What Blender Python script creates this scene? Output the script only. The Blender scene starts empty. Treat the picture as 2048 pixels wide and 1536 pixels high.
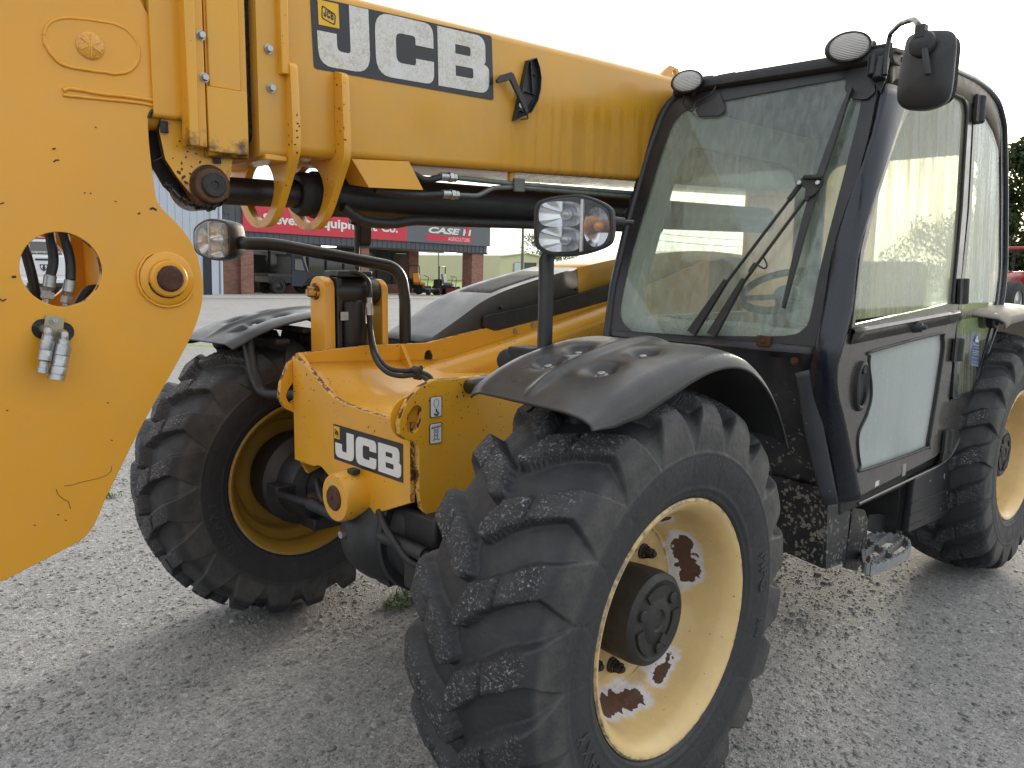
import bpy, bmesh, math, random
import numpy as np
from mathutils import Vector, Matrix
random.seed(7); RNG = np.random.default_rng(7)
SC = bpy.context.scene
COL = SC.collection
R = math.radians

# ------------------------------------------------------------------ camera
CAM_LOC = Vector((2.27090, -1.64224, 1.54714))
YAW, PITCH, ROLL, FPX = -0.81444, -0.145798, 0.01544, 1582.93   # FPX: focal length in pixels of a 2048 px wide picture
_d = Vector((math.sin(YAW)*math.cos(PITCH), math.cos(YAW)*math.cos(PITCH), math.sin(PITCH)))
_r0 = _d.cross(Vector((0, 0, 1))).normalized(); _u0 = _r0.cross(_d)
_r = math.cos(ROLL)*_r0 + math.sin(ROLL)*_u0
_u = -math.sin(ROLL)*_r0 + math.cos(ROLL)*_u0
cd = bpy.data.cameras.new('camera'); cam = bpy.data.objects.new('camera', cd); COL.objects.link(cam)
cam.matrix_world = Matrix(((_r.x, _u.x, -_d.x, CAM_LOC.x), (_r.y, _u.y, -_d.y, CAM_LOC.y), (_r.z, _u.z, -_d.z, CAM_LOC.z), (0, 0, 0, 1)))
cd.sensor_fit = 'HORIZONTAL'; cd.sensor_width = 36.0; cd.lens = FPX/2048*36.0
cd.clip_start = 0.05; cd.clip_end = 2000
SC.camera = cam

# ------------------------------------------------------------------ sky, sun, exposure
SUN_TO = Vector((-0.300, 0.935, 0.215)).normalized()            # low sun in thin cloud, behind the cab
SUN_EL = math.asin(SUN_TO.z); SUN_AZ = math.atan2(SUN_TO.x, SUN_TO.y)
W = bpy.data.worlds.new('World'); SC.world = W; W.use_nodes = True
wn = W.node_tree; wn.nodes.clear()
def wnode(t, **k):
    n = wn.nodes.new(t)
    for a, b in k.items(): setattr(n, a, b)
    return n
sky = wnode('ShaderNodeTexSky', sky_type='NISHITA', sun_disc=False, sun_elevation=SUN_EL, sun_rotation=SUN_AZ,
            altitude=50, air_density=1.0, dust_density=4.0, ozone_density=1.0)
bg1 = wnode('ShaderNodeBackground'); bg1.inputs['Strength'].default_value = 0.09
wn.links.new(sky.outputs[0], bg1.inputs['Color'])
tc = wnode('ShaderNodeTexCoord'); mp = wnode('ShaderNodeMapping'); mp.inputs['Scale'].default_value = (1.2, 1.2, 4.0)
nz = wnode('ShaderNodeTexNoise'); nz.inputs['Scale'].default_value = 1.6; nz.inputs['Detail'].default_value = 5
rp = wnode('ShaderNodeValToRGB')
rp.color_ramp.elements[0].position = 0.30; rp.color_ramp.elements[0].color = (0.87, 0.88, 0.88, 1)
rp.color_ramp.elements[1].position = 0.72; rp.color_ramp.elements[1].color = (1.0, 0.995, 0.98, 1)
wn.links.new(tc.outputs['Generated'], mp.inputs[0]); wn.links.new(mp.outputs[0], nz.inputs['Vector']); wn.links.new(nz.outputs['Fac'], rp.inputs[0])
# thin bright overcast, brightening in a wide aureole towards the veiled sun
vn = wnode('ShaderNodeVectorMath', operation='NORMALIZE'); wn.links.new(tc.outputs['Generated'], vn.inputs[0])
dt = wnode('ShaderNodeVectorMath', operation='DOT_PRODUCT'); wn.links.new(vn.outputs[0], dt.inputs[0]); dt.inputs[1].default_value = SUN_TO
mr_ = wnode('ShaderNodeMapRange'); mr_.inputs['From Min'].default_value = -0.3; mr_.inputs['From Max'].default_value = 1.0; wn.links.new(dt.outputs['Value'], mr_.inputs['Value'])
pw = wnode('ShaderNodeMath', operation='POWER'); wn.links.new(mr_.outputs[0], pw.inputs[0]); pw.inputs[1].default_value = 4.0
ad = wnode('ShaderNodeMath', operation='MULTIPLY_ADD'); wn.links.new(pw.outputs[0], ad.inputs[0]); ad.inputs[1].default_value = 1.35; ad.inputs[2].default_value = 0.90
bg2 = wnode('ShaderNodeBackground'); wn.links.new(ad.outputs[0], bg2.inputs['Strength'])
wc = wnode('ShaderNodeMix', data_type='RGBA'); wn.links.new(pw.outputs[0], wc.inputs[0]); wc.inputs[6].default_value = (0.95, 0.98, 1.02, 1); wc.inputs[7].default_value = (1.0, 0.97, 0.90, 1)
wm = wnode('ShaderNodeMix', data_type='RGBA', blend_type='MULTIPLY'); wm.inputs[0].default_value = 1.0
wn.links.new(rp.outputs[0], wm.inputs[6]); wn.links.new(wc.outputs[2], wm.inputs[7]); wn.links.new(wm.outputs[2], bg2.inputs['Color'])
mx = wnode('ShaderNodeMixShader'); mx.inputs[0].default_value = 0.80
wn.links.new(bg1.outputs[0], mx.inputs[1]); wn.links.new(bg2.outputs[0], mx.inputs[2])
wo = wnode('ShaderNodeOutputWorld'); wn.links.new(mx.outputs[0], wo.inputs[0])
sl = bpy.data.lights.new('sun', 'SUN'); so = bpy.data.objects.new('sun', sl); COL.objects.link(so)
sl.energy = 2.4; sl.angle = R(12); sl.color = (1.0, 0.90, 0.74)
so.rotation_euler = SUN_TO.to_track_quat('Z', 'Y').to_euler()
vs = SC.view_settings
vs.view_transform = 'Standard'; vs.look = 'None'; vs.gamma = 1.0; vs.use_curve_mapping = False; vs.exposure = 0.72
SC.cycles.max_bounces = 6; SC.cycles.diffuse_bounces = 3; SC.cycles.glossy_bounces = 3; SC.cycles.transmission_bounces = 4; SC.cycles.transparent_max_bounces = 10
SC.cycles.use_adaptive_sampling = True; SC.cycles.adaptive_threshold = 0.02
SC.cycles.caustics_reflective = False; SC.cycles.caustics_refractive = False
SC.cycles.sample_clamp_indirect = 4.0
SC.cycles.use_denoising = True

# ------------------------------------------------------------------ small helpers
def PX(u, v, x=None, y=None, z=None):
    """the point of the plane x=, y= or z= that lies on the line of sight of a place in the photograph"""
    k = _d + _r*((u-1024)/FPX) - _u*((v-768)/FPX)
    i, val = (0, x) if x is not None else (1, y) if y is not None else (2, z)
    return CAM_LOC + k*((val-CAM_LOC[i])/k[i])
def PL(u, v, p0, n):
    k = _d + _r*((u-1024)/FPX) - _u*((v-768)/FPX)
    return CAM_LOC + k*((Vector(p0)-CAM_LOC).dot(n)/k.dot(n))
def PD(u, v, depth):
    return CAM_LOC + (_d + _r*((u-1024)/FPX) - _u*((v-768)/FPX))*depth
V = lambda *a: Vector(a)

class G:
    """tiny node-graph writer"""
    def __init__(s, name):
        s.m = bpy.data.materials.new(name); s.m.use_nodes = True; s.t = s.m.node_tree; s.t.nodes.clear()
        s._tc = None
    def n(s, typ, ins=(), **props):
        nd = s.t.nodes.new(typ)
        for k, v in props.items(): setattr(nd, k, v)
        for k, v in (ins.items() if isinstance(ins, dict) else enumerate(ins)):
            if v is None: continue
            if isinstance(v, bpy.types.NodeSocket): s.t.links.new(v, nd.inputs[k])
            else:
                sock = nd.inputs[k]
                if sock.type == 'RGBA' and len(v) == 3: v = (*v, 1)
                sock.default_value = v
        return nd
    def co(s, scale=None, rot=None, loc=None):
        if s._tc is None: s._tc = s.n('ShaderNodeTexCoord')
        o = s._tc.outputs['Object']
        if scale or rot or loc:
            o = s.n('ShaderNodeMapping', {0: o, 1: loc or (0, 0, 0), 2: rot or (0, 0, 0), 3: scale or (1, 1, 1)}).outputs[0]
        return o
    def noise(s, scale=5, detail=4, vec=None, rough=0.55, dist=0.0):
        return s.n('ShaderNodeTexNoise', {'Vector': vec or s.co(), 'Scale': scale, 'Detail': detail, 'Roughness': rough, 'Distortion': dist}).outputs['Fac']
    def voro(s, scale=5, vec=None, feature='F1', out='Distance', rnd=1.0):
        return s.n('ShaderNodeTexVoronoi', {'Vector': vec or s.co(), 'Scale': scale, 'Randomness': rnd}, feature=feature).outputs[out]
    def ramp(s, fac, *stops):
        nd = s.n('ShaderNodeValToRGB', [fac]); cr = nd.color_ramp
        while len(cr.elements) < len(stops): cr.elements.new(0.5)
        for e, (p, c) in zip(cr.elements, stops):
            e.position = p; e.color = (c, c, c, 1) if isinstance(c, (int, float)) else (*c, 1)
        return nd.outputs[0]
    def mix(s, f, a, b, mode='MIX'):
        nd = s.n('ShaderNodeMix', data_type='RGBA', blend_type=mode)
        for i, v in ((0, f), (6, a), (7, b)):
            if isinstance(v, bpy.types.NodeSocket): s.t.links.new(v, nd.inputs[i])
            else: nd.inputs[i].default_value = v if i == 0 else ((*v, 1) if len(v) == 3 else v)
        return nd.outputs[2]
    def math(s, op, a, b=0.0, clamp=False):
        return s.n('ShaderNodeMath', [a, b], operation=op, use_clamp=clamp).outputs[0]
    def bump(s, h, strength=0.3, dist=0.01, nrm=None):
        return s.n('ShaderNodeBump', {'Height': h, 'Strength': strength, 'Distance': dist, 'Normal': nrm}).outputs[0]
    def bsdf(s, **k):
        return s.n('ShaderNodeBsdfPrincipled', {a.replace('_', ' '): b for a, b in k.items()}).outputs[0]
    def out(s, sh):
        s.n('ShaderNodeOutputMaterial', [sh]); return s.m

def simple(name, col, rough=0.5, metal=0.0, var=0.15, scale=12, bump=0.0, coat=0.0, bscale=120):
    g = G(name)
    nz = g.noise(scale, 5)
    c = g.mix(nz, tuple(x*(1-var) for x in col), tuple(min(1, x*(1+var)) for x in col))
    rg = g.ramp(g.noise(scale*2.3, 4), (0.3, max(0.03, rough-0.08)), (0.7, min(1, rough+0.1)))
    k = dict(Base_Color=c, Roughness=rg, Metallic=metal)
    if coat: k['Coat_Weight'] = coat
    if bump: k['Normal'] = g.bump(g.noise(bscale, 3), bump, 0.003)
    return g.out(g.bsdf(**k))

def yellow(name, chips=0.0, smear=None, col=(0.76, 0.370, 0.020), streak=0.0, grime=0.25, coat=0.3):
    g = G(name)
    big = g.noise(2.2, 5)
    c = g.mix(big, tuple(x*0.86 for x in col), tuple(min(1, x*1.08) for x in col))
    # faded / dusty film
    f = g.ramp(g.noise(7, 6, rough=0.65), (0.42, 0.0), (0.8, grime))
    c = g.mix(f, c, (0.50, 0.33, 0.13))
    rough = g.ramp(g.noise(9, 5), (0.3, 0.30), (0.75, 0.48))
    if streak:
        st = g.noise(1.0, 5, g.co((26, 26, 1.1)))
        rg = g.noise(1.3, 2)
        sy = g.n('ShaderNodeSeparateXYZ', [g.co()])
        wet = g.math('MULTIPLY', g.ramp(g.math('MULTIPLY', sy.outputs[1], 0.5), (0.12, 0.0), (0.42, 1.0)), g.ramp(g.math('SUBTRACT', g.math('ADD', g.math('MULTIPLY', rg, 0.3), 2.12), sy.outputs[2]), (0.0, 0.0), (0.10, 1.0)))
        stf = g.math('MULTIPLY', g.math('ADD', g.math('MULTIPLY', g.ramp(st, (0.46, 0.0), (0.56, 1.0)), 0.6), 0.4), g.math('MULTIPLY', wet, streak))
        c = g.mix(stf, c, (0.50, 0.24, 0.016))
        rough = g.mix(stf, rough, (0.14, 0.14, 0.14))
    if chips:
        w = g.n('ShaderNodeVectorMath', operation='SCALE'); g.t.links.new(g.n('ShaderNodeTexNoise', {'Scale': 45.0, 'Detail': 2.0, 'Vector': g.co()}).outputs['Color'], w.inputs[0]); w.inputs['Scale'].default_value = 0.02
        wv = g.n('ShaderNodeVectorMath', [g.co(), w.outputs[0]], operation='ADD').outputs[0]
        d1 = g.voro(78, wv); r1 = g.n('ShaderNodeTexVoronoi', {'Vector': wv, 'Scale': 78.0}).outputs['Color']
        sep = g.n('ShaderNodeSeparateColor', [r1]).outputs[0]
        dens = g.ramp(g.noise(5, 3), (0.36, chips*0.15), (0.66, chips))
        rad = g.math('MULTIPLY', g.math('SUBTRACT', dens, sep, True), 0.55)
        spot = g.math('GREATER_THAN', rad, d1)
        d2 = g.voro(30, wv); r2 = g.n('ShaderNodeTexVoronoi', {'Vector': wv, 'Scale': 30.0}).outputs['Color']
        sep2 = g.n('ShaderNodeSeparateColor', [r2]).outputs[1]
        rad2 = g.math('MULTIPLY', g.math('SUBTRACT', chips*0.42, sep2, True), 0.45)
        spot = g.math('MAXIMUM', spot, g.math('GREATER_THAN', rad2, d2))
        rust = g.mix(g.noise(90, 3), (0.018, 0.010, 0.008), (0.10, 0.032, 0.012))
        c = g.mix(spot, c, rust)
        rough = g.mix(spot, rough, (0.85, 0.85, 0.85))
    if smear is not None:      # old black grease along the lower edges, below this height
        zz = g.n('ShaderNodeSeparateXYZ', [g.co()]).outputs[2]
        k = g.math('ADD', g.math('MULTIPLY', g.math('SUBTRACT', smear, zz), 9.0), g.math('MULTIPLY', g.math('SUBTRACT', g.noise(16, 5, rough=0.7), 0.5), 3.2))
        c = g.mix(g.ramp(k, (0.15, 0.0), (0.75, 0.92)), c, (0.030, 0.022, 0.012))
    b = g.bump(g.noise(38, 3), 0.05, 0.01)
    return g.out(g.bsdf(Base_Color=c, Roughness=rough, Normal=b, Coat_Weight=coat, Coat_Roughness=0.12))

class MB:
    """collects shapes; build() links them as ONE mesh object"""
    def __init__(s): s.v = []; s.f = []; s.mi = []
    def add(s, vs, fs, mi=0):
        o = len(s.v); s.v += [tuple(p) for p in vs]; s.f += [tuple(i+o for i in f) for f in fs]; s.mi += [mi]*len(fs); return s
    def box(s, c, size, rot=None, mi=0):
        hx, hy, hz = (a/2 for a in size)
        P = [Vector((x, y, z)) for z in (-hz, hz) for y in (-hy, hy) for x in (-hx, hx)]
        if rot is not None: P = [rot @ p for p in P]
        c = Vector(c); P = [p+c for p in P]
        return s.add(P, [(0, 2, 3, 1), (4, 5, 7, 6), (0, 1, 5, 4), (2, 6, 7, 3), (0, 4, 6, 2), (1, 3, 7, 5)], mi)
    def bx(s, x0, x1, y0, y1, z0, z1, mi=0):
        return s.box(((x0+x1)/2, (y0+y1)/2, (z0+z1)/2), (abs(x1-x0), abs(y1-y0), abs(z1-z0)), None, mi)
    def prism(s, poly, vec, mi=0, mside=None):
        n = len(poly); vec = Vector(vec); A = [Vector(p) for p in poly]; B = [p+vec for p in A]
        nn = Vector((0, 0, 0))
        for i in range(n): nn += A[i].cross(A[(i+1) % n])
        if nn.dot(vec) > 0: A.reverse(); B.reverse()
        s.add(A+B, [tuple(range(n)), tuple(range(2*n-1, n-1, -1))], mi)
        return s.add(A+B, [(i, i+n, (i+1) % n+n, (i+1) % n) for i in range(n)], mi if mside is None else mside)
    def lathe(s, org, axis, prof, n=32, mi=0, close=False, a0=0.0, a1=2*math.pi):
        ax = Vector(axis).normalized(); org = Vector(org)
        e1 = ax.orthogonal().normalized(); e2 = ax.cross(e1)
        full = abs(a1-a0-2*math.pi) < 1e-6; m = n if full else n+1
        P = []
        for a, r in prof:
            for i in range(m):
                t = a0+(a1-a0)*i/n
                P.append(org+ax*a+(e1*math.cos(t)+e2*math.sin(t))*r)
        F = []
        L = len(prof)
        for j in range(L if close else L-1):
            j2 = (j+1) % L
            for i in range(n):
                i2 = (i+1) % m
                F.append((j*m+i, j*m+i2, j2*m+i2, j2*m+i))
        return s.add(P, F, mi)
    def cyl(s, p0, p1, r, r1=None, n=24, mi=0, ch=0.0):
        p0 = Vector(p0); p1 = Vector(p1); L = (p1-p0).length; r1 = r if r1 is None else r1
        c = min(ch, L*0.45, r*0.45)
        pr = [(0, 0.0005), (0, r-c), (c, r), (L-c, r1), (L, r1-c), (L, 0.0005)] if c else [(0, 0.0005), (0, r), (L, r1), (L, 0.0005)]
        return s.lathe(p0, p1-p0, pr, n, mi)
    def tube(s, pts, r, n=12, mi=0, cap=True, flat=None):
        pts = [Vector(p) for p in pts]; m = len(pts)
        T = [(pts[min(i+1, m-1)]-pts[max(i-1, 0)]).normalized() for i in range(m)]
        e1 = T[0].orthogonal().normalized(); P = []
        rr = r if hasattr(r, '__len__') else [r]*m
        for i in range(m):
            e1 = (e1-T[i]*e1.dot(T[i])).normalized(); e2 = T[i].cross(e1)
            for k in range(n):
                a = 2*math.pi*k/n; P.append(pts[i]+(e1*math.cos(a)+e2*math.sin(a))*rr[i])
        F = [(i*n+k, i*n+(k+1) % n, (i+1)*n+(k+1) % n, (i+1)*n+k) for i in range(m-1) for k in range(n)]
        if cap: F += [tuple(range(n-1, -1, -1)), tuple(range((m-1)*n, m*n))]
        return s.add(P, F, mi)
    def grid(s, rows, mi=0, flip=False):
        n = len(rows[0]); P = [p for r_ in rows for p in r_]; F = []
        for j in range(len(rows)-1):
            for i in range(n-1):
                q = (j*n+i, j*n+i+1, (j+1)*n+i+1, (j+1)*n+i); F.append(q[::-1] if flip else q)
        return s.add(P, F, mi)
    def build(s, name, mats, parent=None, smooth=32, bevel=0.0, seg=2, solid=0.0, loc=None, offset=-1.0):
        me = bpy.data.meshes.new(name); me.from_pydata(s.v, [], s.f)
        return finish(me, name, mats, parent, smooth, bevel, seg, solid, loc, s.mi, offset)

def finish(me, name, mats, parent=None, smooth=32, bevel=0.0, seg=2, solid=0.0, loc=None, mi=None, offset=-1.0):
    for m in (mats if isinstance(mats, (list, tuple)) else [mats]): me.materials.append(m)
    if mi is not None and any(mi): me.polygons.foreach_set('material_index', mi)
    me.validate(); me.update()
    if smooth:
        me.polygons.foreach_set('use_smooth', [True]*len(me.polygons)); me.set_sharp_from_angle(angle=R(smooth))
    o = bpy.data.objects.new(name, me); COL.objects.link(o)
    if parent is not None: o.parent = parent
    if loc is not None: o.location = loc
    if solid:
        md = o.modifiers.new('solid', 'SOLIDIFY'); md.thickness = solid; md.offset = offset
    if bevel:
        md = o.modifiers.new('bevel', 'BEVEL'); md.width = bevel; md.segments = seg; md.limit_method = 'ANGLE'; md.angle_limit = R(40); md.harden_normals = False
    return o

def fillet(pts, rad, n=5, closed=False):
    """round the corners of a polyline; rad one number or one per point"""
    pts = [Vector(p) for p in pts]; m = len(pts); out = []
    for i, p in enumerate(pts):
        r = rad[i] if hasattr(rad, '__len__') else rad
        if (not closed and i in (0, m-1)) or r <= 0: out.append(p); continue
        a = pts[i-1]; b = pts[(i+1) % m]
        da = (a-p); db = (b-p); la, lb = da.length, db.length
        if la < 1e-6 or lb < 1e-6: out.append(p); continue
        da /= la; db /= lb
        t = min(r, la*0.49, lb*0.49)
        for k in range(n+1):
            q = k/n
            out.append((p+da*t)*(1-q)**2 + p*2*q*(1-q) + (p+db*t)*q*q)
    return out

def plate(name, pts, t, mats, parent, n=None, holes=(), bevel=0.002, smooth=30, frame=None, res=1):
    """flat plate cut to the outline pts (3-D points of one plane), thickness t along n starting at the outline's plane; holes likewise"""
    pts = [Vector(p) for p in pts]
    nn = Vector(n).normalized()
    e1 = nn.orthogonal().normalized() if frame is None else Vector(frame).normalized()
    e1 = (e1-nn*e1.dot(nn)).normalized(); e2 = nn.cross(e1); o = pts[0]
    cu = bpy.data.curves.new('tmp', 'CURVE'); cu.dimensions = '2D'; cu.fill_mode = 'BOTH'
    cu.extrude = max(t/2-bevel, 1e-5); cu.bevel_depth = bevel; cu.bevel_resolution = res; cu.offset = -bevel
    for loop in [pts]+[[Vector(p) for p in h] for h in holes]:
        sp = cu.splines.new('POLY'); sp.points.add(len(loop)-1); sp.use_cyclic_u = True
        for q, p in zip(sp.points, loop):
            d = p-o; q.co = (d.dot(e1), d.dot(e2), 0, 1)
    ob = bpy.data.objects.new('tmp', cu)
    me = bpy.data.meshes.new_from_object(ob); bpy.data.objects.remove(ob); bpy.data.curves.remove(cu)
    M = Matrix(((e1.x, e2.x, nn.x, o.x+nn.x*t/2), (e1.y, e2.y, nn.y, o.y+nn.y*t/2), (e1.z, e2.z, nn.z, o.z+nn.z*t/2), (0, 0, 0, 1)))
    me.transform(M); me.name = name
    me.materials.clear()
    o = finish(me, name, mats, parent, smooth)
    return o

def edge_mat(o, n, idx=1, lim=0.7):
    """second material on the faces round the rim of a plate"""
    n = Vector(n).normalized()
    for p in o.data.polygons:
        if abs(p.normal.dot(n)) < lim: p.material_index = idx

def text_mesh(txt, size, depth=0.0, bold=0.0, align='LEFT', shear=0.0, spacing=1.0, res=3):
    cu = bpy.data.curves.new('tmp', 'FONT'); cu.body = txt; cu.size = size; cu.extrude = depth; cu.offset = bold
    cu.align_x = align; cu.shear = shear; cu.space_character = spacing; cu.resolution_u = res
    ob = bpy.data.objects.new('tmp', cu); me = bpy.data.meshes.new_from_object(ob)
    bpy.data.objects.remove(ob); bpy.data.curves.remove(cu); me.materials.clear(); return me
def flat_text(name, txt, org, ex, ey, width, height, mats, parent, depth=0.001, bold=0.0, shear=0.0):
    """lettering fitted to a width x height box whose lower left corner is org"""
    me = text_mesh(txt, 1.0, 0.0, bold, shear=shear)
    co = np.empty(len(me.vertices)*3); me.vertices.foreach_get('co', co); co = co.reshape(-1, 3)
    lo = co.min(0); hi = co.max(0)
    ex = Vector(ex).normalized(); ey = Vector(ey).normalized(); ez = ex.cross(ey)
    sx = width/(hi[0]-lo[0]); sy = height/(hi[1]-lo[1])
    q = np.outer((co[:, 0]-lo[0])*sx, ex)+np.outer((co[:, 1]-lo[1])*sy, ey)+np.array(org)+np.array(ez)*depth
    me.vertices.foreach_set('co', q.ravel()); me.name = name
    return finish(me, name, mats, parent, 0)

def tag(o, label=None, cat=None, group=None, kind=None):
    for k, v in (('label', label), ('category', cat), ('group', group), ('kind', kind)):
        if v: o[k] = v
    return o
def empty(name, loc=(0, 0, 0), parent=None, rz=0.0):
    o = bpy.data.objects.new(name, None); COL.objects.link(o); o.location = loc; o.rotation_euler = (0, 0, rz)
    o.empty_display_size = 0.1
    if parent is not None: o.parent = parent
    return o
def link_copy(o, parent=None, **kw):
    c = o.copy(); COL.objects.link(c); c.parent = parent
    for k, v in kw.items(): setattr(c, k, v)
    return c
def copy_tree(o, parent=None):
    c = o.copy(); COL.objects.link(c); c.parent = parent
    for ch in list(o.children): copy_tree(ch, c)
    return c
def circle(c, e1, e2, r, n=32, r2=None):
    c = Vector(c); e1 = Vector(e1); e2 = Vector(e2); r2 = r if r2 is None else r2
    return [c+e1*(r*math.cos(2*math.pi*i/n))+e2*(r2*math.sin(2*math.pi*i/n)) for i in range(n)]
def smoothpts(pts, sub=6, closed=False):
    """Catmull-Rom through points"""
    P = [Vector(p) for p in pts]; m = len(P); out = []
    rng = range(m) if closed else range(m-1)
    for i in rng:
        p0 = P[(i-1) % m] if closed or i > 0 else P[0]*2-P[1]
        p1 = P[i]; p2 = P[(i+1) % m]
        p3 = P[(i+2) % m] if closed or i+2 < m else P[-1]*2-P[-2]
        for k in range(sub):
            t = k/sub
            out.append(0.5*((2*p1)+(p2-p0)*t+(2*p0-5*p1+4*p2-p3)*t*t+(3*p1-p0-3*p2+p3)*t**3))
    if not closed: out.append(P[-1])
    return out
# ------------------------------------------------------------------ materials
M = {}
M['boom'] = yellow('boom_paint', chips=0.12, streak=0.85, grime=0.40, col=(0.70, 0.350, 0.028))
M['nose'] = yellow('head_paint', chips=0.10, grime=0.16, col=(0.77, 0.350, 0.013), coat=0.45)
M['chas'] = yellow('chassis_paint', chips=0.64, grime=0.28)
def edge_paint():
    g = G('worn_edge_paint')
    n = g.ramp(g.noise(30, 6, rough=0.7), (0.47, 0.0), (0.53, 1.0))
    pale = g.mix(g.noise(60, 3), (0.60, 0.36, 0.12), (0.74, 0.40, 0.05))
    rust = g.mix(g.noise(80, 4), (0.022, 0.012, 0.009), (0.16, 0.060, 0.022))
    return g.out(g.bsdf(Base_Color=g.mix(n, pale, rust), Roughness=0.7, Normal=g.bump(n, 0.3, 0.002)))
M['edge'] = edge_paint()
M['coll'] = yellow('greasy_collar_paint', chips=0.35, grime=0.3, smear=1.915)
M['lugp'] = yellow('greasy_lug_paint', chips=0.8, grime=0.4, smear=1.80)
M['hook'] = yellow('hook_plate_paint', chips=0.8, grime=0.4, smear=1.675)
M['yel'] = yellow('plain_yellow_paint', chips=0.22, grime=0.2)
M['rust'] = simple('rust', (0.075, 0.032, 0.018), 0.85, 0.0, 0.6, 45, 0.8, bscale=160)
M['rustor'] = simple('greasy_rusty_boss', (0.085, 0.040, 0.016), 0.55, 0.0, 0.85, 24, 1.0, bscale=70)
M['steel'] = simple('zinc_steel', (0.42, 0.43, 0.44), 0.36, 0.85, 0.35, 40, 0.2)
M['zincy'] = simple('yellow_zinc', (0.40, 0.37, 0.24), 0.40, 0.7, 0.2, 30)
M['pipe'] = simple('dull_green_pipe', (0.16, 0.18, 0.165), 0.45, 0.5, 0.4, 25)
M['blk'] = simple('black_paint', (0.016, 0.017, 0.019), 0.38, 0.0, 0.4, 14, 0.1)
M['blkm'] = simple('black_matt', (0.020, 0.020, 0.021), 0.62, 0.0, 0.4, 14, 0.2)
M['grease'] = simple('black_grease', (0.007, 0.007, 0.007), 0.3, 0.0, 0.5, 30, 1.0, bscale=60)
M['plas'] = simple('black_plastic', (0.024, 0.024, 0.026), 0.48, 0.0, 0.3, 20, 0.25, bscale=400)
M['rubber'] = simple('hose_rubber', (0.020, 0.020, 0.022), 0.5, 0.0, 0.3, 25, 0.15)
M['cab'] = simple('dark_cab_paint', (0.011, 0.014, 0.022), 0.24, 0.0, 0.35, 7, 0.05, coat=0.12)
M['door'] = simple('warm_reflection_door_paint', (0.052, 0.048, 0.045), 0.30, 0.0, 0.18, 5, 0.05, coat=0.4)  # dark cab paint with a warm reflection mixed into its colour
M['inter'] = simple('beige_trim', (0.42, 0.40, 0.33), 0.75, 0.0, 0.1, 5)
M['dash'] = simple('pale_dash', (0.46, 0.46, 0.40), 0.7, 0.0, 0.1, 6)
M['liner'] = simple('grey_headliner', (0.10, 0.115, 0.13), 0.8, 0.0, 0.15, 6)
M['seat'] = simple('seat_cloth', (0.05, 0.045, 0.04), 0.9, 0.0, 0.2, 30)
M['chrome'] = simple('reflector_chrome', (0.75, 0.76, 0.78), 0.08, 1.0, 0.05, 10)
M['amber'] = simple('amber_plastic', (0.75, 0.22, 0.02), 0.25, 0.0, 0.1, 20)
M['white'] = simple('white_print', (0.74, 0.745, 0.74), 0.5, 0.0, 0.08, 40)
M['dblk'] = simple('black_print', (0.022, 0.023, 0.028), 0.35, 0.0, 0.15, 20)
M['dyel'] = simple('yellow_print', (0.80, 0.46, 0.02), 0.45, 0.0, 0.08, 20)
M['dblue'] = simple('blue_print', (0.06, 0.12, 0.45), 0.4, 0.0, 0.08, 20)
M['bkt'] = simple('hub_dirty_black', (0.022, 0.021, 0.021), 0.55, 0.0, 0.8, 22, 0.5, bscale=90)
M['alu'] = simple('cast_aluminium', (0.33, 0.33, 0.34), 0.45, 0.5, 0.3, 30, 0.2)
M['axle'] = simple('axle_black', (0.020, 0.021, 0.023), 0.5, 0.0, 0.7, 9, 0.4, bscale=50)

def weathered_white():
    g = G('weathered_white_letter')
    n = g.ramp(g.noise(120, 5, rough=0.7), (0.38, 0.0), (0.62, 1.0))
    b = g.noise(14, 3)
    c = g.mix(n, (0.46, 0.41, 0.33), (0.74, 0.73, 0.70))
    c = g.mix(g.ramp(b, (0.30, 0.15), (0.60, 0.85)), (0.72, 0.72, 0.72), c)
    return g.out(g.bsdf(Base_Color=c, Roughness=0.55))
M['wwhite'] = weathered_white()

def fender_mat():
    g = G('mudguard_plastic')
    n = g.noise(5, 6, rough=0.65)
    c = g.mix(n, (0.022, 0.023, 0.026), (0.036, 0.036, 0.037))
    up = g.n('ShaderNodeSeparateXYZ', [g.n('ShaderNodeNewGeometry').outputs['Normal']]).outputs[2]
    dust = g.math('MULTIPLY', g.ramp(up, (0.55, 0.0), (1.0, 1.0)), g.ramp(g.noise(11, 6, rough=0.7), (0.46, 0.0), (0.85, 0.25)))
    c = g.mix(dust, c, (0.16, 0.15, 0.135))
    rg = g.ramp(g.noise(16, 4), (0.3, 0.26), (0.7, 0.42))
    return g.out(g.bsdf(Base_Color=c, Roughness=rg, Normal=g.bump(g.noise(260, 2), 0.2, 0.003)))
M['fend'] = fender_mat()

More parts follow.
